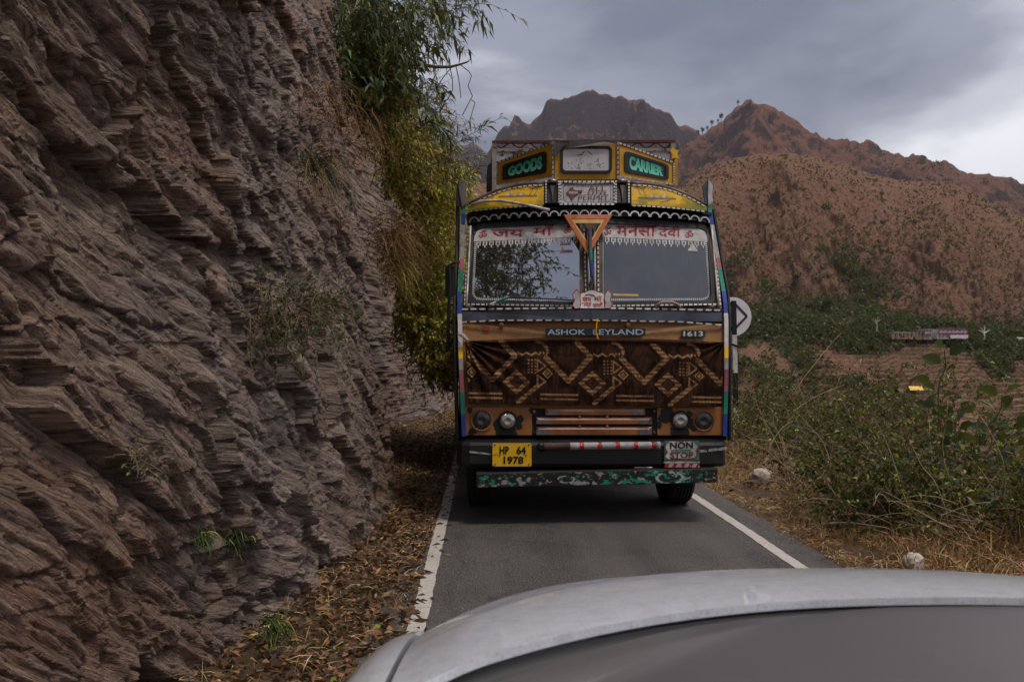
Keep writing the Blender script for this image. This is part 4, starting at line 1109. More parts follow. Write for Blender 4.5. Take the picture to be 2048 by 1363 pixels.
# ---- roof peak: two painted landscape panels, the permit plate, bright posts
PK = lambda px, py, out=0.0: cab(px, py, 0.06 + out)
def scene_paint(px, py, flip):
    sx = (px - 935) / 153.0 if not flip else (1413 - px) / 151.0          # 0 outer .. 1 inner
    sy = (py - 370) / 45.0
    c = np.ones(px.shape + (3,)) * np.array(S(230, 176, 24))
    n = fbm(px * 0.06, py * 0.12, seed=151 + flip, oct=4)
    c = paintmix(c, sstep(-0.1, 0.5, n) * 0.6, S(214, 170, 48))
    c = paintmix(c, sstep(0.15, 0.6, fbm(px * .05, py * .2, seed=153 + flip)) * 0.5, S(158, 112, 14))
    c = paintmix(c, sstep(0.55, 1.1, sy + 0.4 * n + 0.5 * np.abs(sx - 0.55) - 0.1) * 0.75, S(96, 104, 28))
    c = paintmix(c, sstep(0.30, 0.0, sx + 0.2 * n) * 0.6, S(78, 96, 30))
    ox = (lambda a: 935 + 153 * a) if not flip else (lambda a: 1413 - 151 * a)
    yb = 393 + (4 if flip else 0)
    for mx, mh in ((0.55, 10), (0.64, 6), (0.72, 9)):
        d = np.abs(px - ox(mx)) / 7.0 + (yb - 1 - py) / mh
        c = paintmix(c, sstep(1.0, 0.8, d) * (py < yb), S(202, 192, 168)); c = paintmix(c, sstep(1.0, 0.8, d) * (py < yb) * ((px - ox(mx)) > 0) * 0.6, S(96, 96, 104))
    c = paintmix(c, sstep(2.6, 1.4, seg_d(px, py, (ox(0.42), yb + 2), (ox(0.9), yb))) * 0.8, S(92, 84, 66))
    for tx_, ty_ in ((0.30, 383), (0.36, 387), (0.86, 377), (0.93, 375)):
        tx0 = ox(tx_)
        for an in (-70, -40, -10, 200, 230, 260):
            c = paintmix(c, sstep(1.1, 0.5, seg_d(px, py, (tx0, ty_), (tx0 + 9 * math.cos(math.radians(an)), ty_ + 7 * abs(math.sin(math.radians(an))) - 2))) * 0.8, S(40, 46, 22))
        c = paintmix(c, sstep(1.0, 0.4, seg_d(px, py, (tx0, ty_), (tx0 - (8 if not flip else -8), ty_ + 16))) * 0.8, S(52, 44, 24))
    for k in range(4):
        bx = ox(0.60 + 0.04 * k); c = paintmix(c, sstep(1.0, 0.4, np.abs(np.abs(px - bx) * 0.5 - (py - (376 + k)))) * (np.abs(px - bx) < 5) * 0.8, S(40, 34, 20))
    for k in range(14):
        gx = ox(0.04 + 0.26 * ((k * 37) % 14) / 14.0); c = paintmix(c, sstep(0.9, 0.3, seg_d(px, py, (gx, 412), (gx + 5 * math.sin(k * 2.1), 398 + 5 * math.cos(k)))) * 0.7, S(66, 78, 24))
    bt = seg_d(px, py, (ox(0.50), 402), (ox(0.62), 406)); c = paintmix(c, sstep(1.4, 0.7, bt) * 0.7, S(60, 48, 20))
    return c
left_t = lambda s_: 417 - 46 * np.sin(np.clip(s_, 0, 1) * 1.45) ** 0.62 + 1.5 * s_
def lp(s_, t_):
    x = 936 + 152 * s_; yt = 414 - 44 * (1 - (1 - s_) ** 2.2); yb_ = 423 - 12 * (1 - (1 - s_) ** 1.6)
    return x, yt + (yb_ - yt) * t_
def rp_(s_, t_):
    x, y = lp(s_, t_); return 2366 - 2 * CX + (2 * CX - x) - 2366 + 2366 - 13 - 2 * CX + CX * 0 + (2 * CX - 2366 + 0) + (0), y
def rpix(s_, t_):
    x, y = lp(s_, t_); return 1412 - 150 * s_, y
for fl, fn_ in ((0, lp), (1, rpix)):
    po = printed_sheet('painted_peak_panel', 170, 48, fn_, (lambda fl: (lambda a, b: scene_paint(a, b, fl)))(fl), PK, M_print, truck, 0.01, 'hand painted yellow landscape panel', th=0.03)
    e1 = [tuple(float(v) for v in fn_(np.array(s_), np.array(0.0))) for s_ in np.linspace(0.02, 1, 12)]
    e2 = [tuple(float(v) for v in fn_(np.array(s_), np.array(1.0))) for s_ in np.linspace(0.02, 1, 12)]
    dashed('trim_strip', e1, 3.4, truck, 15, PK, 0.035)
    dashed('trim_strip', e2, 3.2, truck, 15, PK, 0.035)
    b_ = MB(); b_.tube([PK(x, y - 3, 0.01) for x, y in e1], 0.022, 8); b_.build('peak_edge_tube', M_frame, truck, smooth=True)
# hanging rail end, bent over the painted panel
c = [(942, 409), (965, 402), (1000, 401), (1050, 409), (1099, 420)]
b_ = MB(); b_.tube([PK(x, y, 0.075) for x, y in c], 0.014, 8); b_.build('bent_strip', M_steel_w, truck, smooth=True)
for xa, xb in ((1088, 1122), (1228, 1262)):
    b_ = MB(); cab_slab(b_, [(xa, 361), (xb, 361), (xb, 407), (xa, 407)], 0.09, 0.075); po = b_.build('peak_post', M_blk, truck, bevel=0.01)
    xm = (xa + xb) / 2
    for xx in (xa + 4, xb - 4):
        dashed('post_trim', [(xx, 361), (xx, 407)], 4.0, po, 8, PK, 0.05)
    b_ = MB(); b_.slab([PK(x, y, 0.035) for x, y in ((xm - 5, 370), (xm + 5, 370), (xm + 1.5, 386), (xm, 402), (xm - 1.5, 386))], (0, 0.02, 0)); b_.build('post_spear', M_frame, po)
    b_ = MB(); b_.tube([PK(xm - 9, 362, .04), PK(xm + 9, 362, .04)], 0.022, 10); b_.build('post_cap', M_steel, po, smooth=True)
b_ = MB(); b_.slab([PK(x, y, 0.02) for x, y in ((1121, 364), (1229, 364), (1229, 407), (1121, 407))], (0, 0.05, 0)); pm = b_.build('permit_plate', M_steel, truck, 'stainless plate with all india permit lettering')
PM = lambda px, py, out=0.0: PK(px, py, 0.02 + out)
for pts, nd in (([(1119, 363), (1231, 363)], 12), ([(1119, 408), (1231, 408)], 12), ([(1121, 364), (1121, 407)], 6), ([(1229, 364), (1229, 407)], 6)):
    dashed('plate_trim', pts, 4.4, pm, nd, PK, 0.04)
lettering('ALL', [(1176, 371), (1213, 371), (1213, 381.5), (1176, 381.5)], PM, M_maroon, pm, 0.0, 0.004)
lettering('PERMIT', [(1157, 389), (1217, 389), (1217, 400), (1157, 400)], PM, M_maroon, pm, 0.0, 0.004)
ind = [(1141, 375), (1146, 374), (1148, 379), (1153, 381), (1158, 380), (1166, 380), (1163, 385), (1158, 384), (1156, 388), (1151, 391), (1147, 396), (1144, 401), (1141, 396), (1138, 391), (1134, 389), (1132, 385), (1137, 381)]
b_ = MB(); b_.slab([PM(x, y, 0.003) for x, y in ind], (0, 0.002, 0)); b_.build('country_map', M_maroon, pm)
lettering('INDIA', [(1138, 382.5), (1156, 382.5), (1156, 387.5), (1138, 387.5)], PM, M_white, pm, 0.01, 0.006)
for sx_, sy_ in [(1178 + 8 * k, 385) for k in range(5)]:
    s5 = [(sx_ + (2.6 if i % 2 == 0 else 1.1) * math.sin(math.pi * i / 5), sy_ - (2.6 if i % 2 == 0 else 1.1) * math.cos(math.pi * i / 5)) for i in range(10)]
    b_ = MB(); b_.slab([PM(x, y, 0.003) for x, y in s5], (0, 0.002, 0)); b_.build('star', M_maroon, pm)
brd = [(1131, 368.5), (1217, 368.5), (1222, 374), (1222, 398), (1216, 403.5), (1150, 403.5), (1134, 403.5), (1127, 397), (1127, 374), (1131, 368.5)]
b_ = MB(); b_.tube([PM(x, y, 0.003) for x, y in brd], 0.0016, 4); b_.build('plate_border', M_maroon, pm)

# ---- headboard: centre box with white screen, two raked wings
HC = plane_fn(7.83)
b_ = MB(); b_.slab([HC(x, y) for x, y in ((1110, 287), (1234, 287), (1236, 360), (1108, 360))], (0, 0.10, 0)); hb = b_.build('headboard', M_yellow, truck, 'yellow headboard over the cab', bevel=0.008)
b_ = MB(); ring(b_, rrect(1121, 292, 1224, 346, 9, 5), rrect(1126, 297, 1219, 341, 6, 5), lambda x, y: HC(x, y, 0.02), 0.03); b_.build('screen_seal', M_rubber, hb)
def screen_col(px, py):
    c = np.ones(px.shape + (3,)) * np.array(S(196, 190, 188))
    n = fbm(px * .2, py * .2, seed=161, oct=4)
    cr = np.abs(fbm(px * .07, py * .09, seed=162, oct=3)) + 0.5 * np.clip(np.hypot((px - 1172) / 50, (py - 322) / 24) - 0.7, 0, 1)
    c = paintmix(c, sstep(0.018, 0.006, cr) * sstep(0.0, 0.25, n) * 0.9, S(52, 48, 50))
    c = paintmix(c, sstep(0.38, 0.46, fbm(px * .3, py * .3, seed=163, oct=3)) * (np.hypot((px - 1172) / 40, (py - 325) / 18) < 1) * 0.8, S(70, 62, 62))
    for a, b in (((1163, 309), (1169, 303)), ((1175, 302), (1183, 309)), ((1158, 311), (1164, 309))):
        c = paintmix(c, sstep(1.2, 0.6, seg_d(px, py, a, b)), S(46, 42, 44))
    c = paintmix(c, sstep(301, 297, py + 3 * n) * 0.3, S(90, 76, 66))
    return c
printed_sheet('white_screen', 120, 60, lambda s_, t_: (1125 + 95 * s_, 296 + 46 * t_), screen_col, lambda x, y, out=0: HC(x, y, 0.008 + out), M_print, hb, 0, 'cracked white screen', th=0.004)
# torn dark sheet over its top edge
tr_ = [(1106, 279), (1140, 282), (1175, 278), (1210, 283), (1235, 281), (1235, 289), (1205, 289), (1170, 293), (1150, 296), (1135, 296), (1122, 300), (1112, 312), (1107, 312)]
b_ = MB(); b_.slab([HC(x, y, 0.03 + 0.012 * math.sin(x * .2)) for x, y in tr_], (0, 0.006, 0)); b_.build('torn_sheet', worn('dark_tin', S(92, 88, 88), S(60, 56, 56), 8, 0.35, 0.5), hb)
for xx in (1106, 1236):
    dashed('headboard_trim', [(xx, 283), (xx, 360)], 4.2, hb, 8, lambda x, y, out=0: HC(x, y, out), 0.02, [M_steel_w, M_blue])
def wing(side):
    Yi, Yo = 7.86, 8.30
    xi, xo = (1104, 994) if side < 0 else (1239, 1348)
    fn_ = lambda px, py, out=0.0: at(px, py, Yi + (Yo - Yi) * (px - xi) / (xo - xi) - out)
    top_ = lambda px: 288 + (327 - 288) * (px - xi) / (xo - xi)
    bt_ = lambda px: 352 + (368 - 352) * (px - xi) / (xo - xi)
    b_ = MB(); b_.slab([fn_(xi, 288), fn_(xo, 327), fn_(xo, 368), fn_(xi, 352)], (0, 0.05, 0))
    w = b_.build('headboard_wing', M_yellow, truck, 'yellow wing lettered goods' if side < 0 else 'yellow wing lettered carrier')
    def warp(a, b):     # a 0 inner..1 outer, b 0 top..1 bottom inside the wing
        px = xi + (xo - xi) * a; return (px, top_(px) + (bt_(px) - top_(px)) * b)
    q = lambda gx, gy: [warp(a, b) for a, b in [(p[0], p[1]) for p in rrect(0.13 - gx, 0.20 - gy, 0.87 + gx, 0.80 + gy, 0.10, 4)]]
    b_ = MB(); ring(b_, q(0.035, 0.06), q(-0.025, -0.04), lambda x, y: fn_(x, y, 0.018), 0.02); b_.build('window_seal', M_rubber, w)
    b_ = MB(); b_.slab([fn_(x, y, 0.006) for x, y in q(0.0, 0.0)], (0, 0.004, 0)); win = b_.build('dark_window', flat('dark_glass', S(32, 30, 34), 0.25), w)
    win.parent = w; win.matrix_parent_inverse = Matrix.Identity(4)
    if side < 0: tq, tx_ = [warp(a, b) for a, b in ((0.80, 0.34), (0.18, 0.24), (0.18, 0.72), (0.80, 0.74))], 'GOODS'
    else: tq, tx_ = [warp(a, b) for a, b in ((0.18, 0.24), (0.80, 0.34), (0.80, 0.74), (0.18, 0.72))], 'CARRIER'
    lo = np.array(S(150, 226, 200)); hi = np.array(S(12, 140, 104))
    lettering(tx_, tq, fn_, M_teal, w, 0.06, 0.012, colfn=lambda s_, t_: tuple(np.array(S(120, 214, 186)) * (1 - t_) ** 2 + np.array(S(12, 142, 108)) * (1 - (1 - t_) ** 2)))
    dashed('wing_trim', [(xi, 286), (xo, 325)], 5.0, w, 14, fn_, 0.02)
    dashed('wing_trim', [(xi, 353), (xo, 369)], 3.4, w, 12, fn_, 0.02, [M_steel_w, M_steel])
    dashed('wing_trim', [(xo, 326), (xo, 368)], 3.6, w, 8, fn_, 0.02, [M_steel_w, M_blue])
wing(-1); wing(1)
# ---- roof rack behind the headboard
RK = plane_fn(8.62)
M_rust = worn('rusty_rack', S(150, 148, 140), S(120, 112, 102), 10, 0.6, 0.1, dirt=S(82, 52, 34), dirt_amt=0.8, chip=S(78, 46, 30), chip_at=0.57, chip_scale=10)
M_rustd = worn('dark_rust', S(64, 46, 38), S(88, 58, 42), 12, 0.7, 0.1)
rack = MB()
for xa, xb, yt, yb_ in ((984, 993, 281, 385), (1342, 1351, 281, 380)):
    rack.slab([RK(xa, yt), RK(xb, yt), RK(xb, yb_), RK(xa, yb_)], (0, 0.05, 0))
ro = rack.build('rack_post', M_rust, truck)
b_ = MB(); b_.slab([RK(984, 281, .004), RK(1351, 280, .004), RK(1351, 285, .004), RK(984, 286, .004)], (0, 0.04, 0)); b_.build('rack_rail', M_rustd, truck)
b_ = MB(); b_.slab([RK(993, 297), RK(1342, 296), RK(1342, 302), RK(993, 303)], (0, 0.04, 0)); b_.build('rack_rail', M_rust, truck)
b_ = MB(); b_.tube([RK(x, 291 + 4.5 * math.sin((x - 993) / 5.8), -0.02) for x in range(993, 1343, 3)], 0.008, 5); b_.build('wavy_rod', M_rustd, truck)
b_ = MB(); b_.slab([RK(993, 303, -0.01), RK(1342, 302, -0.01), RK(1342, 372, -0.01), RK(993, 380, -0.01)], (0, 0.01, 0)); b_.build('rack_sheet', worn('mottled_sheet', S(176, 178, 182), S(120, 124, 128), 5, 0.5, 0.3, dirt=S(52, 48, 46), dirt_amt=0.9, chip=S(60, 56, 54), chip_at=0.56, chip_scale=9), truck)
for sx_ in (988, 1347):
    p = RK(sx_, 283); b_ = MB(); b_.box((p.x, 10.0, p.z), (0.04, 2.7, 0.04)); b_.box((p.x, 11.35, p.z - 0.3), (0.05, 0.05, 0.66)); b_.build('rack_side_rail', M_rust, truck)
# yellow arrow flag on a yellow stake
AF = plane_fn(8.56)
b_ = MB(); b_.slab([AF(x, y) for x, y in ((1346, 295), (1352, 300), (1357, 300), (1355, 308), (1359, 317), (1349, 315), (1344, 318), (1345, 308), (1340, 302))], (0, 0.008, 0)); b_.build('yellow_flag', M_plate, truck)
b_ = MB(); b_.slab([AF(1349, 318), AF(1355, 318), AF(1355, 370), AF(1349, 372)], (0, 0.03, 0)); b_.build('yellow_stake', M_yellow, truck)
b_ = MB(); b_.slab([AF(x, y, -0.1) for x, y in ((975, 330), (986, 322), (990, 380), (976, 384), (973, 362))], (0, 0.5, 0)); b_.build('spare_drum', M_blk, truck, bevel=0.01)

# ---- side posts: banded paint, steel spearheads
bands = ['green', 'blue', 'grey', 'grey', 'grey', 'pink', 'green', 'green', 'blue', 'blue', 'white', 'white', 'white', 'yellow', 'grey', 'pink', 'pink', 'green', 'green', 'blue', 'blue']
BM = {'green': M_green, 'blue': M_blue, 'grey': M_grey, 'white': M_white, 'yellow': M_plate, 'pink': M_pink}
def side_post(pts, w):
    c = curve_pts(pts, len(bands) + 1)
    names_ = list(BM); b_ = MB()
    for k, nm in enumerate(bands):
        a, b = c[k], c[k + 1]; b_.mi = names_.index(nm)
        b_.slab([cab(a[0] - w / 2, a[1], 0.05), cab(a[0] + w / 2, a[1], 0.05), cab(b[0] + w / 2, b[1], 0.05), cab(b[0] - w / 2, b[1], 0.05)], (0, 0.05, 0))
    return b_.build('side_post', [BM[n_] for n_ in names_], truck, 'side post painted in coloured bands')
side_post([(927, 405), (924, 520), (919, 590), (921, 700), (928, 872)], 8.5)
side_post([(1417, 405), (1433, 500), (1450, 595), (1453, 640), (1453, 760), (1450, 872)], 8.0)
for pts in ([(916, 400), (914, 520), (909, 600), (911, 740), (916, 900)], [(1426, 420), (1441, 510), (1458, 600), (1459, 760), (1458, 880)]):
    c = curve_pts(pts, 12); b_ = MB(); b_.tube([cab(x, y, -0.02) for x, y in c], 0.02, 6); b_.build('post_back_rail', M_blk, truck)
for sp_, dk in (([(919, 358), (934, 371), (931, 388), (937, 402), (924, 414), (921, 395), (917, 372)], [(919, 358), (917, 372), (921, 395), (924, 414), (913, 410), (912, 390), (914, 368)]),
                ([(1417, 358), (1426, 371), (1424, 390), (1427, 402), (1417, 412), (1416, 390)], [(1417, 358), (1416, 390), (1417, 412), (1409, 404), (1408, 388), (1405, 371)])):
    b_ = MB(); b_.slab([cab(x, y, 0.07) for x, y in sp_], (0, 0.02, 0)); so = b_.build('spearhead', M_steel, truck)
    b_ = MB(); b_.slab([cab(x, y, 0.055) for x, y in dk], (0, 0.02, 0)); b_.build('spear_shaded_side', worn('steel_shaded_side', S(78, 76, 78), S(52, 50, 52), 6, 0.35, 0.7), so)  # shaded half of the spearhead, its shade put into a darker steel

# ---- mirrors
mi = MB(); mi.slab([at(x, y, 7.62) for x, y in rrect(890, 531, 911, 593, 4, 3)], (0, 0.06, 0)); mo = mi.build('side_mirror', M_rubber, truck, bevel=0.008)
b_ = MB(); b_.slab([at(x, y, 7.612) for x, y in ((896, 534), (900, 533), (900, 552), (897, 550))], (0, 0.004, 0)); b_.build('mirror_mark', M_redplain, mo)
b_ = MB(); b_.tube([at(x, y, 7.6) for x, y in ((908, 526), (898, 530), (900, 560), (898, 620), (895, 700))], 0.016, 8); b_.tube([at(x, y, 7.62) for x, y in ((918, 676), (905, 680), (893, 705))], 0.008, 6); b_.tube([at(x, y, 7.65) for x, y in ((897, 610), (918, 608))], 0.01, 6); b_.tube([at(908, 526, 7.6), at(918, 524, 7.7)], 0.012, 6); b_.tube([at(897, 645, 7.6), at(920, 645, 7.65)], 0.014, 6)
b_.build('mirror_arm', M_dark, truck)
# ---- wipers, rope tube, handle, plaque
def wiper(pts, seg):
    c = curve_pts(pts, 13); mats_ = [M_white, M_green, M_blue, M_rubber, M_frame]; b_ = MB()
    for k in range(12):
        b_.mi = seg[k]; b_.tube([cab(*c[k], out=0.075), cab(*c[k + 1], out=0.075)], 0.012 if k < 6 else 0.008, 6)
    return b_.build('wiper', mats_, truck)
wiper([(978, 610), (1000, 600), (1020, 594), (1150, 600)], [0, 1, 1, 3, 3, 3, 3, 3, 3, 3, 3, 3])
b_ = MB(); c = cab(978, 612, 0.06); b_.lathe((c.x, c.y, c.z), (0, -1, 0.2), [(0.02, -0.02), (0.02, 0.02), (0.01, 0.03)], 10); b_.build('wiper_pivot', M_blk, truck)
cc = curve_pts([(1179, 457), (1180, 490), (1184, 553)], 13); b_ = MB()
for k in range(12):
    b_.mi = 0 if k < 5 else (1 if k < 8 else 2); b_.tube([cab(*cc[k], out=0.16 - 0.004 * k), cab(*cc[k + 1], out=0.16 - 0.004 * (k + 1))], 0.020, 10, cap=True)
b_.build('centre_rod', [worn('rod_grey', S(92, 80, 84), S(72, 62, 64), 10, 0.6), M_green, M_blue], truck)
b_ = MB(); b_.slab([cab(x, y, 0.06) for x, y in ((1177, 568), (1186, 553), (1188, 553), (1186, 572), (1180, 578))], (0, 0.01, 0)); b_.build('rod_bracket', M_blk, truck)
hc_ = [(1311, 617), (1316, 608), (1325, 604), (1345, 604), (1355, 608), (1362, 617)]
b_ = MB(); b_.tube([cab(x, y, 0.03 + 0.06 * math.sin(math.pi * i / 5)) for i, (x, y) in enumerate(hc_)], 0.014, 8); b_.build('grab_handle', worn('handle_grey', S(150, 138, 132), S(120, 104, 98), 12, 0.5, dirt_amt=.6), truck, smooth=True)
PQ = lambda px, py, out=0.0: cab(px, py, 0.075 + out)
b_ = MB(); b_.slab([PQ(x, y) for x, y in ((1160, 616), (1160, 590), (1164, 586), (1170, 585), (1176, 582), (1184, 580), (1192, 582), (1198, 585), (1204, 586), (1208, 590), (1208, 616))], (0, 0.02, 0)); pq = b_.build('plaque', M_white, truck, 'small white plaque with red script')
lettering('जय', [(1165, 594), (1183, 594), (1183, 602), (1165, 603)], PQ, M_red, pq, 0.02, 0.004)
lettering('माँ', [(1188, 590), (1204, 590), (1204, 602), (1188, 602)], PQ, M_red, pq, 0.02, 0.004)
lettering('भद्र', [(1164, 605), (1183, 604), (1183, 614), (1164, 615)], PQ, M_red, pq, 0.02, 0.004)
lettering('काली', [(1186, 604), (1206, 603), (1206, 614), (1186, 614)], PQ, M_red, pq, 0.02, 0.004)
for sh in ([(1154, 578), (1161, 588), (1160, 598), (1162, 606), (1160, 616), (1150, 617), (1145, 610), (1149, 600), (1145, 588)], [(1216, 578), (1224, 587), (1221, 598), (1225, 606), (1221, 616), (1209, 616), (1211, 605), (1209, 598), (1210, 588)]):
    b_ = MB(); b_.slab([PQ(x, y, 0.006) for x, y in sh], (0, 0.02, 0)); so = b_.build('plaque_shield', M_grey, truck)
    b_ = MB(); b_.tube([PQ(x, y, 0.007) for x, y in sh + sh[:1]], 0.004, 4); b_.build('shield_edge', M_redplain, so)
b_ = MB(); b_.tube([PQ(x, y, 0.004) for x, y in ((1170, 590), (1178, 588), (1182, 589), (1190, 591))], 0.004, 4); b_.build('plaque_scroll', M_maroon, pq)

# ---- the warning triangle hung over the centre post
tri_ = thing('warning_triangle', 'faded orange warning triangle hung upside down between the windscreens', 'warning triangle', tuple(cab(1178, 432, 0.12)))
TF = lambda px, py, out=0.0: cab(px, py, 0.125 + out)
o3 = [(1127, 429), (1225, 429), (1177, 511)]; i3 = [(1141, 438), (1211, 438), (1177, 495)]; k3 = [(1150, 446), (1202, 446), (1178, 486)]
b_ = MB(); ring(b_, o3, i3, TF, 0.02); b_.build('outer_frame', M_tri_o, tri_, bevel=0.003)
b_ = MB(); ring(b_, [(1142, 438.5), (1210, 438.5), (1177, 494)], k3, lambda x, y: TF(x, y, -0.004), 0.012); b_.build('reflector', M_tri_y, tri_)

# ---- the patterned cloth tied over the front
def cloth_col(px, py):
    n = fbm(px * .09, py * .06, seed=171, oct=4); n2_ = fbm(px * .6, py * .05, seed=172, oct=3)
    dk, md, tn = np.array(S(34, 22, 17)), np.array(S(84, 53, 36)), np.array(S(190, 142, 98))
    c = np.ones(px.shape + (3,)) * dk
    blk = fbm(np.floor(px / 13.0) * 3.1, np.floor((py + 0.4 * px) / 17.0) * 2.7, seed=179)
    c = paintmix(c, sstep(-0.3, 0.4, n + 0.7 * n2_ + 0.5 * blk) * 0.6, md)
    P = 151.5; yo = (px - 1184) * 0.018
    y = py - yo
    a = (px - 1033 + 75 + 3 * P) % P - 75         # -75..76 about each small diamond
    step = (np.floor(y / 4.0) % 2)
    def band(d, w, stair=True):
        m = sstep(w, w - 1.6, d)
        return m * (0.35 + 0.65 * step) if stair else m
    # small stepped diamond
    d1 = np.abs(a) / 28 + np.abs(y - 766) / 25
    c = paintmix(c, sstep(1.02, .96, d1) * sstep(.52, .60, d1) * (0.25 + 0.75 * step), tn)
    c = paintmix(c, sstep(.42, .36, d1) * sstep(.15, .22, d1), md)
    # zigzag band
    z1 = np.minimum(seg_d(a, y, (-48, 762), (-92, 716)), np.minimum(seg_d(a, y, (-48, 762), (-3, 714)), seg_d(a, y, (-3, 714), (-30, 686))))
    z1 = np.minimum(z1, np.minimum(seg_d(a, y, (103, 762), (59, 716)), seg_d(a, y, (103, 762), (148, 714))))
    c = paintmix(c, band(z1, 6.0), tn)
    # hatched lozenge inside the big V
    d2 = np.abs(np.abs(a + 50) / 30 + np.abs(y - 712) / 30)
    d2b = np.abs(a - 101) / 30 + np.abs(y - 712) / 30
    for d in (d2, d2b):
        c = paintmix(c, sstep(1.0, .95, d) * (0.35 + 0.4 * (np.sin((a * 0.7 + y * 1.1)) > 0.2)), md)
    # eye lozenge with triangles
    d3 = np.abs(a - 62) / 18 + np.abs(y - 748) / 18
    for lo, hi in ((0.08, 0.22), (0.42, 0.58)):
        c = paintmix(c, sstep(hi + .05, hi, d3) * sstep(lo - .05, lo, d3), tn)
    for ty_, sg in ((733, 1), (764, -1)):
        tr = np.minimum(np.minimum(seg_d(a, y, (42, ty_ - 12), (42, ty_ + 12)), seg_d(a, y, (42, ty_ - 12 * 1), (58, ty_ + 0))), seg_d(a, y, (58, ty_), (42, ty_ + 12)))
        c = paintmix(c, sstep(2.0, 1.0, tr) * 0.85, tn)
    # dotted columns, crown, arc, bars, diagonal
    for xx in (24, 31, 38):
        c = paintmix(c, sstep(2.2, 1.2, np.abs(a - xx)) * (y > 718) * (y < 748) * (np.floor(y / 3.2) % 2), tn)
    cr = np.abs(y - (712 - 5 * np.abs(((a - 2) % 18) / 9 - 1))); c = paintmix(c, sstep(2.6, 1.4, cr) * (a > 2) * (a < 46), tn)
    arc = np.abs(np.hypot(a - 38, (y - 706) * 1.1) - 24); c = paintmix(c, sstep(4.0, 2.6, arc) * (a > 38) * (y < 708) * (0.4 + 0.6 * step), tn)
    c = paintmix(c, sstep(3.0, 2.0, np.abs(y - 707)) * (a > 40) * (a < 64) * (np.floor(a / 3.5) % 2), tn)
    for yb0 in (790, 799):
        c = paintmix(c, sstep(2.4, 1.2, np.abs(y - yb0)) * ((a < -28) | (a > 48)) * 0.8, tn)
    dg = np.minimum(seg_d(a, y, (4, 806), (44, 772)), 99); c = paintmix(c, band(dg, 5.0), tn)
    # worn, faded dye
    c = paintmix(c, sstep(0.0, 0.4, fbm(px * .03, py * .08, seed=174, oct=5, gain=.65)) * 0.6, dk)
    c = paintmix(c, sstep(0.1, 0.5, fbm(px * .16, py * .12, seed=180, oct=4, gain=.65)) * 0.55, dk)
    c = paintmix(c, sstep(0.15, 0.5, fbm(px * .5, py * .05, seed=181, oct=3)) * 0.4, md)
    c = c * (1 + 0.22 * n2_[..., None])
    c = paintmix(c, sstep(690, 676, py + 4 * n) * 0.45, md)
    return np.clip(c, 0.004, 1)
def cloth_pix(s_, t_):
    x = 930 + 518 * s_
    y0 = 681 - 7 * np.sin(np.clip((s_ - 0.05) / 0.9, 0, 1) * math.pi) ** 0.8 + 3 * s_ + 1.5 * fbm(s_ * 18, 0 * s_, seed=175)
    y1 = 806 + 9 * s_ + 2.0 * fbm(s_ * 9, 0 * s_ + 3, seed=176)
    xx = x + (1 - t_) * 0 + np.where(s_ < 0.12, (1 - t_) * 0, 0)
    xx = xx + (0.0 + 8 * t_) * (1 - s_) - 5 * t_ * s_
    return xx, y0 + (y1 - y0) * t_
def cloth_rip(s_, t_):
    pull = np.exp(-((s_) / 0.16) ** 2) * np.exp(-(t_ / 0.9) ** 2)
    ang = np.arctan2(t_ * 0.27 + 1e-3, s_ + 1e-3)
    r = 0.030 * pull * np.sin(ang * 22) * sstep(0.0, 0.05, s_)
    pull2 = np.exp(-((1 - s_) / 0.10) ** 2) * np.exp(-(t_ / 0.7) ** 2)
    r = r + 0.02 * pull2 * np.sin(np.arctan2(t_ * 0.27 + 1e-3, 1 - s_ + 1e-3) * 16)
    r = r + 0.010 * fbm(s_ * 22, t_ * 2.0, seed=177, oct=3) + 0.012 * fbm(s_ * 5, t_ * 3, seed=178, oct=3)
    return r + 0.015 * np.exp(-((t_ - 0.03) / 0.03) ** 2)
cl = printed_sheet('patterned_cloth', 640, 170, cloth_pix, cloth_col, cab, printed('dyed_cloth', 0.95, 0.6, spec=0.1, dirt=0.3), None, 0.075, rip=cloth_rip, th=0.006)
tag(cl, 'brown geometric patterned cloth tied across the truck front below its badge', 'cloth')
b_ = MB(); b_.tube([cab(1195, 637, .07), cab(1193, 650, .085), cab(1192, 664, .085), cab(1196, 678, .085)], 0.007, 5); b_.tube([cab(1186, 640, .08), cab(1200, 642, .085)], 0.006, 5)
tg = b_.build('cord', M_plate); tag(tg, 'short yellow cord knotted over the truck badge', 'cord')
b_ = MB(); b_.tube([cab(919, 668, .09), cab(926, 671, .11), cab(936, 680, .10)], [0.014, 0.02, 0.012], 8); tg = b_.build('tie_rag', M_grey); tag(tg, 'pale rag tying the cloth corner to the side post', 'rag')
# ================================================================== the silver car the picture is taken from
CARX = 0.70
car = thing('car', 'silver car in the foreground, its long bonnet reflecting the truck', 'car', (CARX, 0.6, 0))
def car_paint():
    t = NT('silver_car_paint')
    fl = t.noise(900, 1, 0.5); d = t.noise(6, 6, 0.7); sp = t.noise(240, 2, 0.5)
    c = t.mix(fl, S(204, 207, 216), S(226, 228, 236))
    c = t.mix(t.ramp(d, [(0.42, 0.0), (0.8, 0.35)]), c, S(168, 158, 148))
    c = t.mix(t.ramp(sp, [(0.5, 0.0), (0.68, 0.45)]), c, S(160, 148, 136))
    c = t.mix(t.ramp(t.noise(28, 5, 0.7), [(0.45, 0.0), (0.75, 0.4)]), c, S(152, 144, 136))
    return t.done(c, t.ramp(d, [(0.3, 0.30), (0.8, 0.5)]), 0.15, None, 0.5, Coat_Weight=0.9, Coat_Roughness=t.ramp(d, [(0.35, 0.02), (0.7, 0.14)]))
M_car = car_paint()
M_trim = flat('black_car_trim', S(22, 21, 21), 0.55)
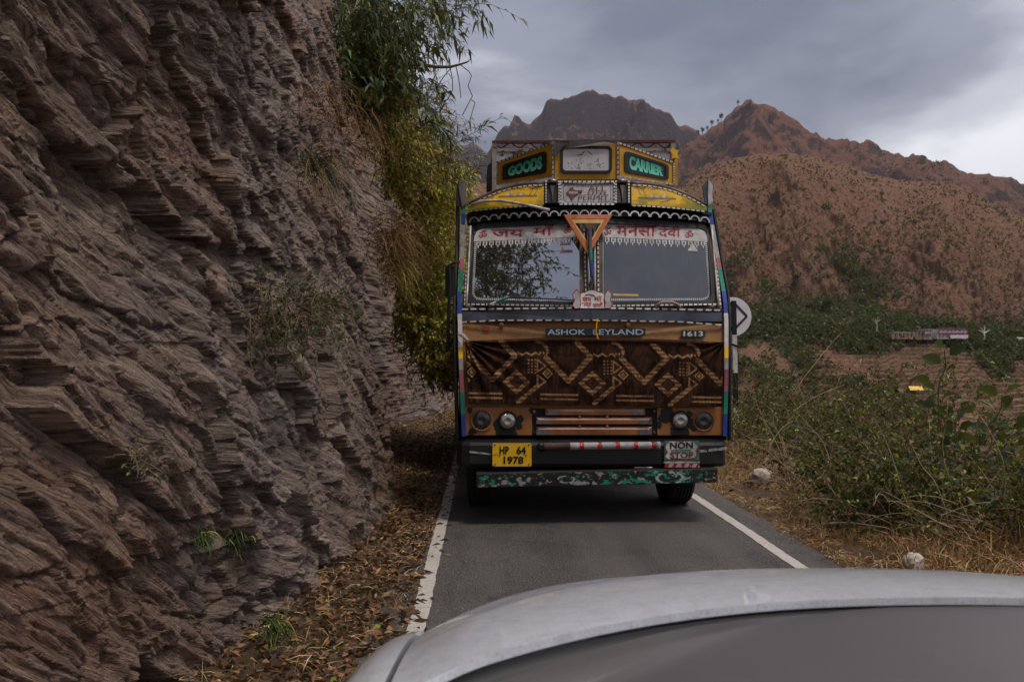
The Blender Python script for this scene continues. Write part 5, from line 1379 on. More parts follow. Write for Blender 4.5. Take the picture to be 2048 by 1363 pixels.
def dash_mat():
    t = NT('dashboard_vinyl'); n = t.noise(260, 3)
    return t.done(t.mix(t.noise(3, 3), S(56, 50, 49), S(72, 65, 62)), 0.40, 0, t.bump(n, 0.2, 0.002), 0.5)
M_dash = dash_mat()
HW = 0.825
def base_y(x):            # rear edge of the bonnet, bowed forward in the middle
    return 1.27 - 0.25 * np.abs((x - CARX) / HW) ** 2.2
def front_y(x):           # nose line
    return 2.36 - 0.34 * np.abs((x - CARX) / HW) ** 4.0
def bonnet_z(x, u):
    e = (x - CARX) / HW
    z = 1.150 - 0.115 * u - 0.155 * u ** 2.0 - 0.45 * np.maximum(0, u - 0.97) ** 1.5
    z = z - 0.028 * np.abs(e) ** 2.6 - 0.01 * np.abs(e) ** 8
    cr = 0.32 + 0.16 * (1 - np.abs(e) ** 1.5)        # pressed crease running across towards the windscreen
    z = z + 0.010 * sstep(cr + 0.05, cr - 0.03, u) * sstep(1.0, 0.85, np.abs(e))
    return z
U, XX = np.meshgrid(np.linspace(0, 1.12, 90), np.linspace(CARX - HW, CARX + HW, 120), indexing='ij')
YY = base_y(XX) + (front_y(XX) - base_y(XX)) * U
ZZ = bonnet_z(XX, U)
o = link('bonnet', mesh_np('bonnet', np.stack([XX, YY, ZZ], -1).reshape(-1, 3), grid_faces(*U.shape), M_car, smooth=True), car)
m = o.modifiers.new('thickness', 'SOLIDIFY'); m.thickness = 0.012; m.offset = -1
m = o.modifiers.new('edges', 'EDGE_SPLIT'); m.split_angle = math.radians(35)
# wings: shoulder, flank and arch lip
for sgn in (-1, 1):
    t_, v_ = np.meshgrid(np.linspace(0, 1, 60), np.linspace(0, 1, 26), indexing='ij')
    ex = CARX + sgn * (HW + 0.012)
    yb = 0.92; yf = 2.13
    Yw = yb + (yf - yb) * t_
    inset = 0.10 * np.clip((t_ - 0.55) / 0.45, 0, 1) ** 2.2
    zt = bonnet_z(np.full_like(t_, ex), np.clip((Yw - 1.02) / 1.06, 0, 1)) - 0.006
    a = v_ * math.pi / 2
    rx, rz = 0.105, 0.10
    Xw = ex + sgn * (rx * np.sin(np.minimum(v_ / 0.6, 1) * math.pi / 2) + 0.035 * np.clip((v_ - 0.6) / 0.4, 0, 1) - inset * np.minimum(v_ / 0.3, 1))
    Zw = zt - rz * (1 - np.cos(np.minimum(v_ / 0.6, 1) * math.pi / 2)) - 0.20 * np.clip((v_ - 0.6) / 0.4, 0, 1) - 0.05 * np.clip((t_ - 0.75) / 0.25, 0, 1) ** 2
    Yw = Yw - 0.10 * np.clip((t_ - 0.8) / 0.2, 0, 1) * v_
    f = grid_faces(*t_.shape)
    o = link('wing', mesh_np('wing', np.stack([Xw, Yw, Zw], -1).reshape(-1, 3), f if sgn > 0 else f[:, ::-1], M_car, smooth=True), car)
    m = o.modifiers.new('thickness', 'SOLIDIFY'); m.thickness = 0.012
    m = o.modifiers.new('edges', 'EDGE_SPLIT'); m.split_angle = math.radians(35)
    lip = MB(); k = 23
    pts = [(Xw[i, 15] + sgn * 0.012, Yw[i, 15], Zw[i, 15]) for i in range(0, 60, 4)]
    lip.tube(pts, 0.022, 8); lip.build('arch_flare', M_trim, car, smooth=True)
    wm = MB(); wm.lathe((CARX + sgn * 0.80, 1.62, 0.36), (1, 0, 0), [(0.2, -0.1), (0.3, -0.115), (0.352, -0.09), (0.362, 0), (0.352, 0.09), (0.3, 0.115), (0.2, 0.1)], 32); wo = wm.build('wheel', M_tyre, car, smooth=True)
    rm = MB(); rm.lathe((CARX + sgn * 0.80, 1.62, 0.36), (1, 0, 0), [(0.2, -0.08), (0.19, -0.11), (0.06, -0.09), (0.06, 0.09), (0.19, 0.11), (0.2, 0.08)], 20); rm.build('rim', M_grey, wo)
b = MB(); b.slab([(CARX - 0.86, 2.06, 0.86), (CARX - 0.5, 2.33, 0.88), (CARX + 0.5, 2.33, 0.88), (CARX + 0.86, 2.06, 0.86), (CARX + 0.80, 1.98, 0.86), (CARX - 0.80, 1.98, 0.86)], (0, 0, -0.52)); b.build('front_bumper', M_car, car, bevel=0.05)
b = MB(); b.box((CARX, -0.7, 0.62), (1.72, 3.2, 0.62)); b.box((CARX, 1.4, 0.52), (1.3, 1.5, 0.42)); b.build('body', M_car, car, bevel=0.05)
# windscreen seal, dark ventilation slot and the dashboard behind it
xs_ = np.linspace(CARX - HW + 0.005, CARX + HW - 0.005, 60)
def strip(y0, y1, z0, z1, name, mat, n=8, fn=None):
    v_, X_ = np.meshgrid(np.linspace(0, 1, n), xs_, indexing='ij')
    Y_ = base_y(X_) + y0 + (y1 - y0) * v_
    Z_ = bonnet_z(X_, 0 * X_) + z0 + (z1 - z0) * v_
    if fn is not None: Z_ = Z_ + fn(X_, v_)
    o = link(name, mesh_np(name, np.stack([X_, Y_, Z_], -1).reshape(-1, 3), grid_faces(n, len(xs_))[:, ::-1], mat, smooth=True), car)
    m = o.modifiers.new('thickness', 'SOLIDIFY'); m.thickness = 0.01; m.offset = -1
    return o
strip(-0.004, -0.10, -0.016, -0.11, 'windscreen_cowl', M_trim)
strip(-0.028, -0.62, -0.012, -0.012, 'dashboard', M_dash, 24, lambda X_, v_: (-0.055 + 0.072 * sstep(CARX - 0.75, CARX - 0.05, X_)) * sstep(0, 0.06, v_) - 0.02 * sstep(CARX - 0.3, CARX - 0.8, X_) )
# ================================================================== growing things close by
def norm(a): return a / (np.linalg.norm(a, axis=-1, keepdims=True) + 1e-9)
def leaf_mat(name, rough=0.5, trans=0.25):
    t = NT(name); t.n.remove(t.p)
    c = t.attr()
    d = t.n.new('ShaderNodeBsdfPrincipled'); t.l.new(c, d.inputs['Base Color']); d.inputs['Roughness'].default_value = rough; d.inputs['Specular IOR Level'].default_value = 0.35
    tr = t.n.new('ShaderNodeBsdfTranslucent'); t.l.new(t.mix(0.35, c, (0.35, 0.32, 0.03)), tr.inputs['Color'])
    m = t.n.new('ShaderNodeMixShader'); m.inputs[0].default_value = trans
    t.l.new(d.outputs[0], m.inputs[1]); t.l.new(tr.outputs[0], m.inputs[2]); t.l.new(m.outputs[0], t.out.inputs[0])
    return t.mat
M_leaf = leaf_mat('leaf'); M_straw = leaf_mat('straw', 0.8, 0.1)
def stem_mat():
    t = NT('stem_bark'); n = t.noise(30, 4)
    return t.done(t.mix(n, S(78, 58, 42), S(132, 106, 78)), 0.9)
M_stem = stem_mat()
def dead_mat():
    t = NT('dead_wood'); n = t.noise(24, 4)
    return t.done(t.mix(n, S(112, 92, 74), S(182, 156, 124)), 0.9)
M_deadw = dead_mat()

def leaves(P, Dv, L, Wd, col, fold=0.25, droop=0.2, seg=1):
    """Blades from base points P along Dv: pointed, folded, drooping. Returns verts, quads, colours."""
    n = len(P); Dv = norm(Dv); L = np.broadcast_to(L, n)[:, None]; Wd = np.broadcast_to(Wd, n)[:, None]
    r = norm(rng.normal(size=(n, 3))); side = norm(np.cross(Dv, r)); nr = np.cross(side, Dv)
    nr = np.where(nr[:, 2:3] < 0, -nr, nr)
    down = np.array([0, 0, -1.0])
    if seg == 1:
        v = np.stack([P, P + Dv * L * 0.45 + side * Wd / 2 + nr * fold * Wd, P + Dv * L + down * droop * L, P + Dv * L * 0.45 - side * Wd / 2 + nr * fold * Wd], 1)
        f = np.arange(n * 4).reshape(n, 4)
        k = 4
    else:
        v = np.stack([P, P + Dv * L * 0.28 + side * Wd * 0.46 + nr * fold * Wd, P + Dv * L * 0.66 + side * Wd * 0.42 + nr * fold * Wd + down * droop * L * 0.4, P + Dv * L + down * droop * L,
                      P + Dv * L * 0.66 - side * Wd * 0.42 + nr * fold * Wd + down * droop * L * 0.4, P + Dv * L * 0.28 - side * Wd * 0.46 + nr * fold * Wd, P + Dv * L * 0.34, P + Dv * L * 0.70 + down * droop * L * 0.4], 1)
        b = (np.arange(n) * 8)[:, None]
        f = np.concatenate([b + np.array(q) for q in ((0, 1, 2, 6), (6, 2, 3, 7), (0, 6, 4, 5), (6, 7, 3, 4))], 0)
        k = 8
    return v.reshape(-1, 3), f, np.repeat(col, k, 0)
def pal(n, cols, jit=0.18):
    """Random leaf colours from a palette of (rgb, weight)."""
    w = np.array([c[1] for c in cols], dtype=float); w /= w.sum()
    base = np.array([c[0] for c in cols])[rng.choice(len(cols), n, p=w)]
    return np.clip(base * (1 + jit * rng.normal(size=(n, 1))) * (1 + 0.08 * rng.normal(size=(n, 3))), 0.003, 1)
def strands(P0, D0, L, k=6, sag=0.4, wob=0.12, r0=0.006, r1=0.002):
    """Bending shoots: polylines (n, k, 3) with radii."""
    n = len(P0); D0 = norm(D0); L = np.broadcast_to(L, n)
    P = np.zeros((n, k, 3)); P[:, 0] = P0; d = D0.copy()
    for i in range(1, k):
        d = norm(d + np.array([0, 0, -sag / k])[None, :] * np.broadcast_to(1.0, (n, 1)) + wob * rng.normal(size=(n, 3)))
        P[:, i] = P[:, i - 1] + d * (L / (k - 1))[:, None]
    R = np.linspace(1, 0, k)[None, :] * (np.broadcast_to(r0, n) - np.broadcast_to(r1, n))[:, None] + np.broadcast_to(r1, n)[:, None]
    return P, R
def tubes(P, R, sides=3):
    n, k, _ = P.shape
    t = norm(np.gradient(P, axis=1)); a = norm(np.cross(t, np.array([0.31, 0.22, 0.92]))); b = np.cross(t, a)
    an = 2 * math.pi * np.arange(sides) / sides
    V = P[:, :, None, :] + R[:, :, None, None] * (a[:, :, None, :] * np.cos(an)[None, None, :, None] + b[:, :, None, :] * np.sin(an)[None, None, :, None])
    idx = np.arange(n * k * sides).reshape(n, k, sides)
    q = np.stack([idx[:, :-1, :], np.roll(idx, -1, 2)[:, :-1, :], np.roll(idx, -1, 2)[:, 1:, :], idx[:, 1:, :]], -1).reshape(-1, 4)
    return V.reshape(-1, 3), q
def sample(P, n, t0=0.15):
    """n random points on shoots: positions and tangents."""
    m, k, _ = P.shape
    i = rng.integers(0, m, n); t = t0 + (1 - t0) * rng.random(n) ; t = t * (k - 1); j = np.minimum(t.astype(int), k - 2); f = (t - j)[:, None]
    a, b = P[i, j], P[i, j + 1]
    return a * (1 - f) + b * f, norm(b - a)
def join(parts):
    vs, fs, cs, o = [], [], [], 0
    for v, f, c in parts:
        vs.append(v); fs.append(f + o); cs.append(c if c is not None else np.ones((len(v), 3)) * 0.1); o += len(v)
    return np.concatenate(vs), np.concatenate(fs), np.concatenate(cs)
GREENS = [(S(108, 122, 44), 3), (S(70, 92, 36), 3), (S(48, 68, 32), 5), (S(150, 150, 54), 1.0), (S(33, 46, 28), 6), (S(104, 80, 50), 0.8)]
YELLOWG = [(S(206, 196, 84), 3), (S(176, 170, 72), 4), (S(132, 138, 60), 3), (S(214, 190, 106), 1.2), (S(88, 94, 48), 1.5)]
DARKG = [(S(54, 74, 40), 4), (S(40, 56, 33), 4), (S(84, 102, 52), 2), (S(124, 134, 72), 1)]
DRY = [(S(144, 108, 66), 3), (S(116, 84, 52), 3), (S(170, 134, 86), 1.5), (S(92, 66, 44), 2)]
STRAW = [(S(200, 164, 112), 3), (S(168, 130, 86), 3), (S(216, 188, 140), 1.4), (S(118, 88, 60), 2.4)]
LITTER = [(S(118, 84, 56), 3), (S(92, 66, 46), 4), (S(146, 108, 74), 2), (S(66, 50, 40), 4), (S(176, 142, 104), 0.8), (S(120, 130, 50), 0.12)]

def plant(name, label, cat, base, P, R, lv, group=None, stem=None, leafname='foliage', stemname='stems', sides=3):
    """A plant: woody shoots and a mass of leaves."""
    t = thing(name, label, cat, tuple(base), group)
    v, f = tubes(P, R, sides)
    o = link(stemname, mesh_np(stemname, v, f, stem or M_stem, smooth=True), t); o['kind'] = 'stuff'
    if lv:
        v, f, c = join(lv)
        o = link(leafname, mesh_np(leafname, v, f, M_leaf, c), t); o['kind'] = 'stuff'
    return t

def bush(label, base, h, rad, nst, ntw, nlf, lsize, cols, aspect=0.5, name='bush', dry=0.0, seg=1, spread=0.7, group=None, lean=(0, 0, 0)):
    base = np.array(base, dtype=float)
    P0 = base + rng.normal(size=(nst, 3)) * np.array([rad * 0.30, rad * 0.30, 0.0])
    d = np.stack([rng.normal(size=nst) * spread, rng.normal(size=nst) * spread, np.ones(nst)], 1) + np.array(lean)
    P, R = strands(P0, d, h * (0.7 + 0.55 * rng.random(nst)), 8, 0.55, 0.13, 0.010, 0.003)
    q, tq = sample(P, ntw, 0.25)
    Pt, Rt_ = strands(q, tq * 0.6 + rng.normal(size=(ntw, 3)) * 0.7 + np.array([0, 0, 0.25]), 0.18 + 0.30 * rng.random(ntw) * h, 5, 0.5, 0.18, 0.004, 0.0015)
    lp_, tl = sample(Pt, nlf, 0.05)
    dirs = tl * 0.5 + rng.normal(size=(nlf, 3)) * 0.75 + np.array([0, 0, 0.1])
    L = lsize * (0.6 + 0.8 * rng.random(nlf))
    lv = [leaves(lp_, dirs, L, L * aspect, pal(nlf, cols), seg=seg)]
    if dry:
        nd = int(nlf * dry); lp_, tl = sample(Pt, nd, 0.05); L = lsize * 1.2 * (0.6 + 0.8 * rng.random(nd))
        lv.append(leaves(lp_, rng.normal(size=(nd, 3)) + np.array([0, 0, -0.4]), L, L * 0.4, pal(nd, LITTER)))
    Pa = np.concatenate([P[:, [0, 2, 4, 6, 7]], Pt]); Ra = np.concatenate([R[:, [0, 2, 4, 6, 7]], Rt_])
    return plant(name, label, 'bush', base, Pa, Ra, lv, group)

# ---- valley side: thicket on the lip of the bank
bl = [
    ('low tangled green bush nearest the bonnet beside the white stones', (4.35, 6.1), 0.75, 0.7, 900, 0.05),
    ('leafy green bush behind the lowest roadside stones', (4.15, 7.5), 0.85, 0.75, 1300, 0.05),
    ('dark leafy bush at the right picture edge above the dry stalks', (5.3, 7.3), 1.0, 0.8, 1300, 0.055),
    ('green bush standing in front of the tall big leaved sapling', (5.1, 8.9), 0.95, 0.85, 1500, 0.05),
    ('bright green bush at the middle of the roadside thicket', (4.95, 9.4), 0.95, 0.8, 1900, 0.05),
    ('yellow green bush top standing highest in the thicket left of the sapling', (5.15, 11.0), 1.35, 0.9, 2300, 0.05),
    ('bush at the right edge of the thicket below the terraced fields', (6.9, 10.0), 1.25, 0.9, 1500, 0.055),
    ('green bush on the bank behind the rounded white stone', (4.85, 12.6), 1.1, 0.8, 1700, 0.05),
    ('small green bush growing round the foot of the chevron sign post', (5.05, 15.2), 1.05, 0.8, 1500, 0.055),
    ('dark low bush over the dry stalks at the lower right corner', (5.0, 6.2), 0.7, 0.7, 1100, 0.05),
    ('spreading dark bush beside the jagged white stone', (3.95, 6.8), 0.6, 0.6, 900, 0.045),
    ('far green bush on the bank beyond the chevron sign', (5.4, 19.0), 1.2, 1.0, 1400, 0.06),
    ('green bush on the slope between the thicket and the valley', (7.3, 13.6), 1.7, 1.1, 1700, 0.055),
]
for lb, (x, y), h, r, nl, ls in bl:
    x -= 0.30; h *= 1.08
    z = float(bank_z(x, y)[0])
    hh = h + max(0.0, -z)
    bush(lb, (x, y, z - 0.05), hh, r, 26, int(nl * 2.0 / 7), int(nl * 2.4), ls * 1.05, GREENS, 0.5, dry=0.06, group='thicket along the valley side', seg=1)
# tall sapling with broad leathery leaves
def sapling(label, base, top, nleaf, size, name='sapling', tip=True):
    base = np.array(base, dtype=float); top = np.array(top, dtype=float); k = 12
    s_ = np.linspace(0, 1, k)[:, None]; ln = base * (1 - s_) + top * s_ + 0.02 * np.cumsum(rng.normal(size=(k, 3)), 0) * np.array([1, 1, 0]); ln[0] = base
    P = ln[None]; R = np.linspace(0.014, 0.006, k)[None]
    t = 0.25 + 0.75 * np.linspace(0, 1, nleaf); idx = t * (k - 1); j = np.minimum(idx.astype(int), k - 2); f = (idx - j)[:, None]
    p = ln[j] * (1 - f) + ln[j + 1] * f
    an = np.arange(nleaf) * 2.4 + rng.random(nleaf); up = 0.15 + 0.9 * (t - 0.25)
    d = np.stack([np.cos(an), np.sin(an), up], 1)
    L = size * (0.75 + 0.5 * rng.random(nleaf))
    pet = np.stack([p, p + norm(d) * (L * 0.25)[:, None]], 1); pet = np.concatenate([pet[:, :1], (pet[:, :1] + pet[:, 1:]) / 2, pet[:, 1:]], 1)
    lv = [leaves(pet[:, -1], d, L, L * 0.62, pal(nleaf, [(S(48, 76, 48), 3), (S(34, 54, 38), 4), (S(78, 104, 62), 2), (S(112, 92, 48), 0.6)], 0.12), fold=0.16, droop=0.25, seg=2)]
    th_ = thing(name, label, 'sapling', tuple(base))
    v, f2 = tubes(P, R, 6); link('stem', mesh_np('stem', v, f2, M_stem, smooth=True), th_)
    v, f2 = tubes(pet, np.full(pet.shape[:2], 0.003), 3); o = link('leaf_stalks', mesh_np('leaf_stalks', v, f2, M_leaf, np.ones((len(v), 3)) * np.array(S(130, 140, 70))), th_); o['kind'] = 'stuff'
    for q in range(nleaf):      # each broad leaf is a piece of its own
        vv, ff, cc = leaves(pet[q:q + 1, -1], d[q:q + 1], L[q:q + 1], L[q:q + 1] * 0.66, pal(1, [(S(48, 76, 48), 3), (S(34, 54, 38), 4), (S(78, 104, 62), 2), (S(112, 92, 48), 0.5)], 0.12), fold=0.14, droop=0.22, seg=2)
        link('leaf', mesh_np('leaf', vv, ff, M_leaf, cc, smooth=True), th_)
    return th_
sapling('tall sapling with broad leathery leaves standing above the thicket', (4.80, 8.2, -0.2), at(1898, 700, 8.0), 17, 0.20)
sapling('shorter broad leaved sapling just left of the tallest one', (4.62, 8.35, -0.2), at(1878, 760, 8.2), 16, 0.18)
sapling('broad leaved sapling at the right picture edge', (5.35, 8.3, -0.3), at(2005, 790, 8.2), 24, 0.19)
sapling('low broad leaved sapling with dark leaves below the tall one', (4.7, 7.5, -0.1), at(1935, 830, 7.6), 24, 0.17)
sapling('broad leaved sapling half hidden at the far right edge', (5.2, 7.6, -0.3), at(2040, 860, 7.7), 24, 0.17)
# agave-like plant, blue green straps
ag = thing('strap_leaf_plant', 'blue green strap leaved plant at the front of the thicket', 'plant', (4.55, 10.6, -0.1))
nl = 11; an = rng.random(nl) * 6.28; d = np.stack([np.cos(an) * 0.35, np.sin(an) * 0.35, np.ones(nl)], 1)
for q in range(nl):
    vv, ff, cc = leaves(np.array([[4.55, 10.6, -0.05]]) + 0.03 * rng.normal(size=(1, 3)), d[q:q + 1], np.array([0.65 + 0.4 * rng.random()]), np.array([0.07]), pal(1, [(S(86, 112, 92), 1), (S(66, 92, 78), 1)]), fold=0.3, droop=0.15, seg=2)
    link('strap_leaf', mesh_np('strap_leaf', vv, ff, M_leaf, cc, smooth=True), ag)

# bare arching stalks through the thicket: nobody could count them
n = 800
x = 3.4 + 3.6 * rng.random(n) ** 1.2; y = 5.6 + 8.5 * rng.random(n); z = bank_z(x, y)
P, R = strands(np.stack([x, y, z], 1), np.stack([rng.normal(size=n) * 0.9 - 0.2, rng.normal(size=n) * 0.8, np.ones(n) * 0.9], 1), 0.5 + 0.9 * rng.random(n), 9, 1.1, 0.12, 0.006, 0.002)
v, f = tubes(P, R); o = link('bare_stalks', mesh_np('bare_stalks', v, f, M_deadw, smooth=True)); tag(o, 'bare arching stalks tangled through the roadside thicket', 'stalks', kind='stuff')
# tall pale grass stalks standing above the bushes
n = 46; x = 4.4 + 1.8 * rng.random(n); y = 11.5 + 6 * rng.random(n); z = bank_z(x, y)
P, R = strands(np.stack([x, y, z], 1), np.stack([0.35 + rng.normal(size=n) * 0.25, rng.normal(size=n) * 0.2, np.ones(n)], 1), 1.5 + 0.8 * rng.random(n), 10, 0.55, 0.04, 0.007, 0.003)
v, f = tubes(P, R); o = link('seed_stalks', mesh_np('seed_stalks', v, f, M_straw, np.repeat(pal(n, STRAW), 30, 0), smooth=True)); tag(o, 'tall pale grass stalks leaning above the thicket behind the sign', 'grass', kind='stuff')
# dry standing grass at its foot
def blades(x, y, z, L, tilt, cols, w=0.006, droop=0.35):
    n = len(x); d = np.stack([rng.normal(size=n) * tilt, rng.normal(size=n) * tilt, np.abs(rng.normal(size=n)) * 0.5 + 0.35], 1)
    return leaves(np.stack([x, y, z], 1), d, L, w, pal(n, cols), fold=0.1, droop=droop)
n = 26000
y = 3.0 + 20 * rng.random(n) ** 1.6; edge = 2.62 + 0.10 * rng.random(n); x = edge + (0.9 + 0.07 * y) * rng.random(n) ** 1.1
keep = vnoise(x * 2.3, y * 1.6, seed=201) + 0.6 * rng.random(n) - 0.25 + 0.5 * (x > 3.2) > -0.1
x, y = x[keep], y[keep]; z = bank_z(x, y)
parts_ = [blades(x, y, z + 0.004, 0.05 + 0.11 * rng.random(len(x)), 1.3, STRAW, 0.005)]
for cx_, cy_, r_, n_, h_ in ((3.55, 11.4, 0.4, 1300, 0.34), (4.0, 12.8, 0.5, 1400, 0.42), (3.3, 10.2, 0.4, 700, 0.22), (4.3, 15, 0.6, 1300, 0.5), (3.1, 6.8, 0.3, 500, 0.2), (3.35, 5.7, 0.4, 900, 0.28), (3.9, 5.3, 0.5, 1300, 0.42), (4.6, 5.5, 0.6, 1500, 0.5), (3.5, 7.4, .35, 700, .3)):
    gx = cx_ + r_ * rng.normal(size=n_) * 0.7; gy = cy_ + r_ * rng.normal(size=n_); gz = bank_z(gx, gy)
    parts_.append(blades(gx, gy, gz, h_ * (0.4 + 0.8 * rng.random(n_)), 0.5, STRAW + DRY[:2], 0.006, 0.3))
v, f, c = join(parts_); o = link('dry_grass', mesh_np('dry_grass', v, f, M_straw, c)); tag(o, 'straw coloured dry grass along the valley side verge', 'grass', kind='stuff')
# fallen leaves and straw at the foot of the rock
n = 15000
y = 2.2 + 20 * rng.random(n) ** 1.7; xr = np.interp(y, prof[:, 0], prof[:, 1]); x = xr - 0.15 + (-0.44 - xr + 0.15) * rng.random(n) ** 0.85
z = verge_left_z(x, y) + 0.01 + 0.03 * rng.random(n)
kd = rng.random(n) < 0.62
d = np.stack([rng.normal(size=n), rng.normal(size=n), 0.35 * rng.normal(size=n)], 1)
pa = leaves(np.stack([x, y, z], 1)[kd], d[kd], 0.035 + 0.06 * rng.random(kd.sum()), 0.016 + 0.02 * rng.random(kd.sum()), pal(kd.sum(), LITTER), 0.3, 0.1)
pb = leaves(np.stack([x, y, z], 1)[~kd], d[~kd] + np.array([0, 0, 0.2]), 0.05 + 0.15 * rng.random((~kd).sum()), 0.0035, pal((~kd).sum(), STRAW), 0.1, 0.2)
# some drifts onto the road edge and under the grass on the other side
n2 = 900; y2 = 3 + 18 * rng.random(n2); x2 = np.where(rng.random(n2) < 0.5, -0.55 + 0.25 * rng.random(n2) ** 2, 2.75 + 1.5 * rng.random(n2)); z2 = np.where(x2 < 1, roadz(x2, y2) + 0.006, bank_z(x2, y2) + 0.03)
pc = leaves(np.stack([x2, y2, z2], 1), np.stack([rng.normal(size=n2), rng.normal(size=n2), 0.2 * rng.normal(size=n2)], 1), 0.04 + 0.07 * rng.random(n2), 0.03, pal(n2, LITTER), 0.3, 0.05)
v, f, c = join([pa, pb, pc]); o = link('leaf_litter', mesh_np('leaf_litter', v, f, M_straw, c)); tag(o, 'brown fallen leaves and straw along the foot of the rock', 'leaf litter', kind='stuff')

# ---- growth hanging on the rock
def hanging(label, zone, Yr, ntw, nlf, L, asp, cols, twl=0.5, sag=0.9, name='hanging_shrub', cat='shrub', dirb=(0.6, -0.3, 0.1), group='growth hanging on the rock', droop=0.3):
    """Shoots springing from inside a region of the rock shoulder; zone: (px, py, rx, ry, weight) ellipses."""
    w = np.array([z_[4] for z_ in zone], dtype=float); w /= w.sum(); k = rng.choice(len(zone), ntw, p=w)
    an = rng.random(ntw) * 6.283; rr = np.sqrt(rng.random(ntw))
    px = np.array([z_[0] for z_ in zone])[k] + np.array([z_[2] for z_ in zone])[k] * rr * np.cos(an)
    py = np.array([z_[1] for z_ in zone])[k] + np.array([z_[3] for z_ in zone])[k] * rr * np.sin(an)
    Yv = Yr[0] + (Yr[1] - Yr[0]) * rng.random(ntw)
    P0 = np.array([tuple(at(float(a), float(b), float(c_))) for a, b, c_ in zip(px, py, Yv)])
    P, R = strands(P0, np.array(dirb) + rng.normal(size=(ntw, 3)) * 0.5, twl * (0.5 + rng.random(ntw)), 6, sag, 0.15, 0.004, 0.0015)
    lp_, tl = sample(P, nlf, 0.0); Ls = L * (0.55 + 0.9 * rng.random(nlf))
    lv = [leaves(lp_, tl * 0.7 + rng.normal(size=(nlf, 3)) * 0.6, Ls, Ls * asp, pal(nlf, cols), droop=droop)]
    ctr = P0.mean(0)
    return plant(name, label, cat, ctr, P, R, lv, group)
hanging('dark leafy tree crown leaning over the top of the rock', [(690, 40, 60, 90, 3), (760, 60, 70, 90, 4), (820, 30, 50, 45, 1.0), (700, 150, 40, 60, 2), (880, 10, 60, 20, 0.7)], (8.6, 10.6), 420, 5200, 0.11, 0.24, DARKG, 0.6, 1.2, 'overhanging_tree', 'tree', droop=0.55)
hanging('green leafy shrub clinging below the overhanging crown', [(735, 150, 40, 60, 2), (770, 130, 40, 50, 1), (720, 100, 30, 60, 1), (745, 190, 30, 30, 1)], (8.8, 10.5), 260, 4200, 0.075, 0.4, GREENS, 0.4, 0.6)
hanging('golden brown dry shrub on the shoulder of the rock', [(770, 250, 50, 60, 2), (800, 300, 50, 50, 2), (740, 220, 20, 40, 1)], (9.5, 12.5), 420, 8500, 0.06, 0.3, DRY[:2] + YELLOWG, 0.55, 0.9)
hanging('airy light green shrub reaching out against the sky', [(830, 230, 40, 60, 2), (860, 280, 40, 50, 2), (880, 320, 45, 40, 1.5), (820, 180, 30, 40, 1)], (10.0, 12.5), 170, 2300, 0.085, 0.16, GREENS, 0.55, 0.9, droop=0.5)
hanging('yellow green shrub mass above the road beside the truck roof', [(838, 380, 55, 60, 3), (876, 430, 40, 60, 2), (795, 350, 40, 50, 2), (880, 360, 30, 25, 1), (820, 310, 50, 40, 1)], (10.5, 14.0), 900, 16000, 0.06, 0.42, YELLOWG, 0.45, 0.7)
hanging('yellow green creeper curtain beside the truck mirror', [(850, 530, 60, 70, 3), (880, 600, 40, 70, 2), (810, 500, 40, 50, 1.5)], (11.0, 15.0), 1000, 18000, 0.055, 0.5, YELLOWG, 0.4, 0.8, 'creeper')
hanging('lower creeper curtain ending above the bare rock foot', [(845, 660, 55, 70, 2), (870, 715, 40, 45, 2), (815, 620, 35, 60, 1.5), (885, 680, 25, 60, 1)], (10.8, 14.5), 900, 17000, 0.055, 0.5, YELLOWG + DRY[:1], 0.4, 0.8, 'creeper')
# canes with long narrow leaves against the sky
def cane(label, pts, Y, nl, L, cols=None):
    k = len(pts); P = np.array([[tuple(at(a, b, Y)) for a, b in curve_pts(pts, 12)]])
    P = P + 0.01 * rng.normal(size=P.shape); R = np.linspace(0.010, 0.003, 12)[None]
    p, t = sample(P, nl, 0.2); side = np.where(rng.random(nl) < 0.5, 1.0, -1.0)[:, None]
    d = t * 0.9 + side * np.cross(t, np.array([0, 1.0, 0])) * 0.6 + 0.25 * rng.normal(size=(nl, 3)) + np.array([0, 0, 0.1])
    Ls = L * (0.6 + 0.7 * rng.random(nl))
    return plant('cane', label, 'cane', P[0, 0], P, R, [leaves(p, d, Ls, Ls * 0.13, pal(nl, cols or GREENS), droop=0.35)], 'canes against the sky')
cane('long arching cane reaching furthest over the truck', [(800, 420), (850, 330), (900, 295), (955, 262), (997, 236)], 10.8, 70, 0.17)
cane('cane drooping just left of the truck roof corner', [(820, 420), (870, 370), (915, 355), (950, 345), (962, 320)], 10.6, 70, 0.17)
cane('leafy cane standing upright against the bright sky', [(800, 330), (850, 280), (885, 230), (882, 175)], 10.4, 80, 0.18)
cane('short leafy cane below the dead branch', [(790, 300), (830, 260), (862, 240), (890, 262), (905, 290)], 10.2, 80, 0.17)
cane('cane with seed plume rising above the dead branch', [(770, 160), (810, 130), (850, 110), (875, 90), (880, 70)], 9.6, 40, 0.15)
cane('low cane bending over the painted truck peak', [(810, 470), (860, 400), (900, 372), (930, 352), (945, 340)], 10.9, 60, 0.15, YELLOWG)
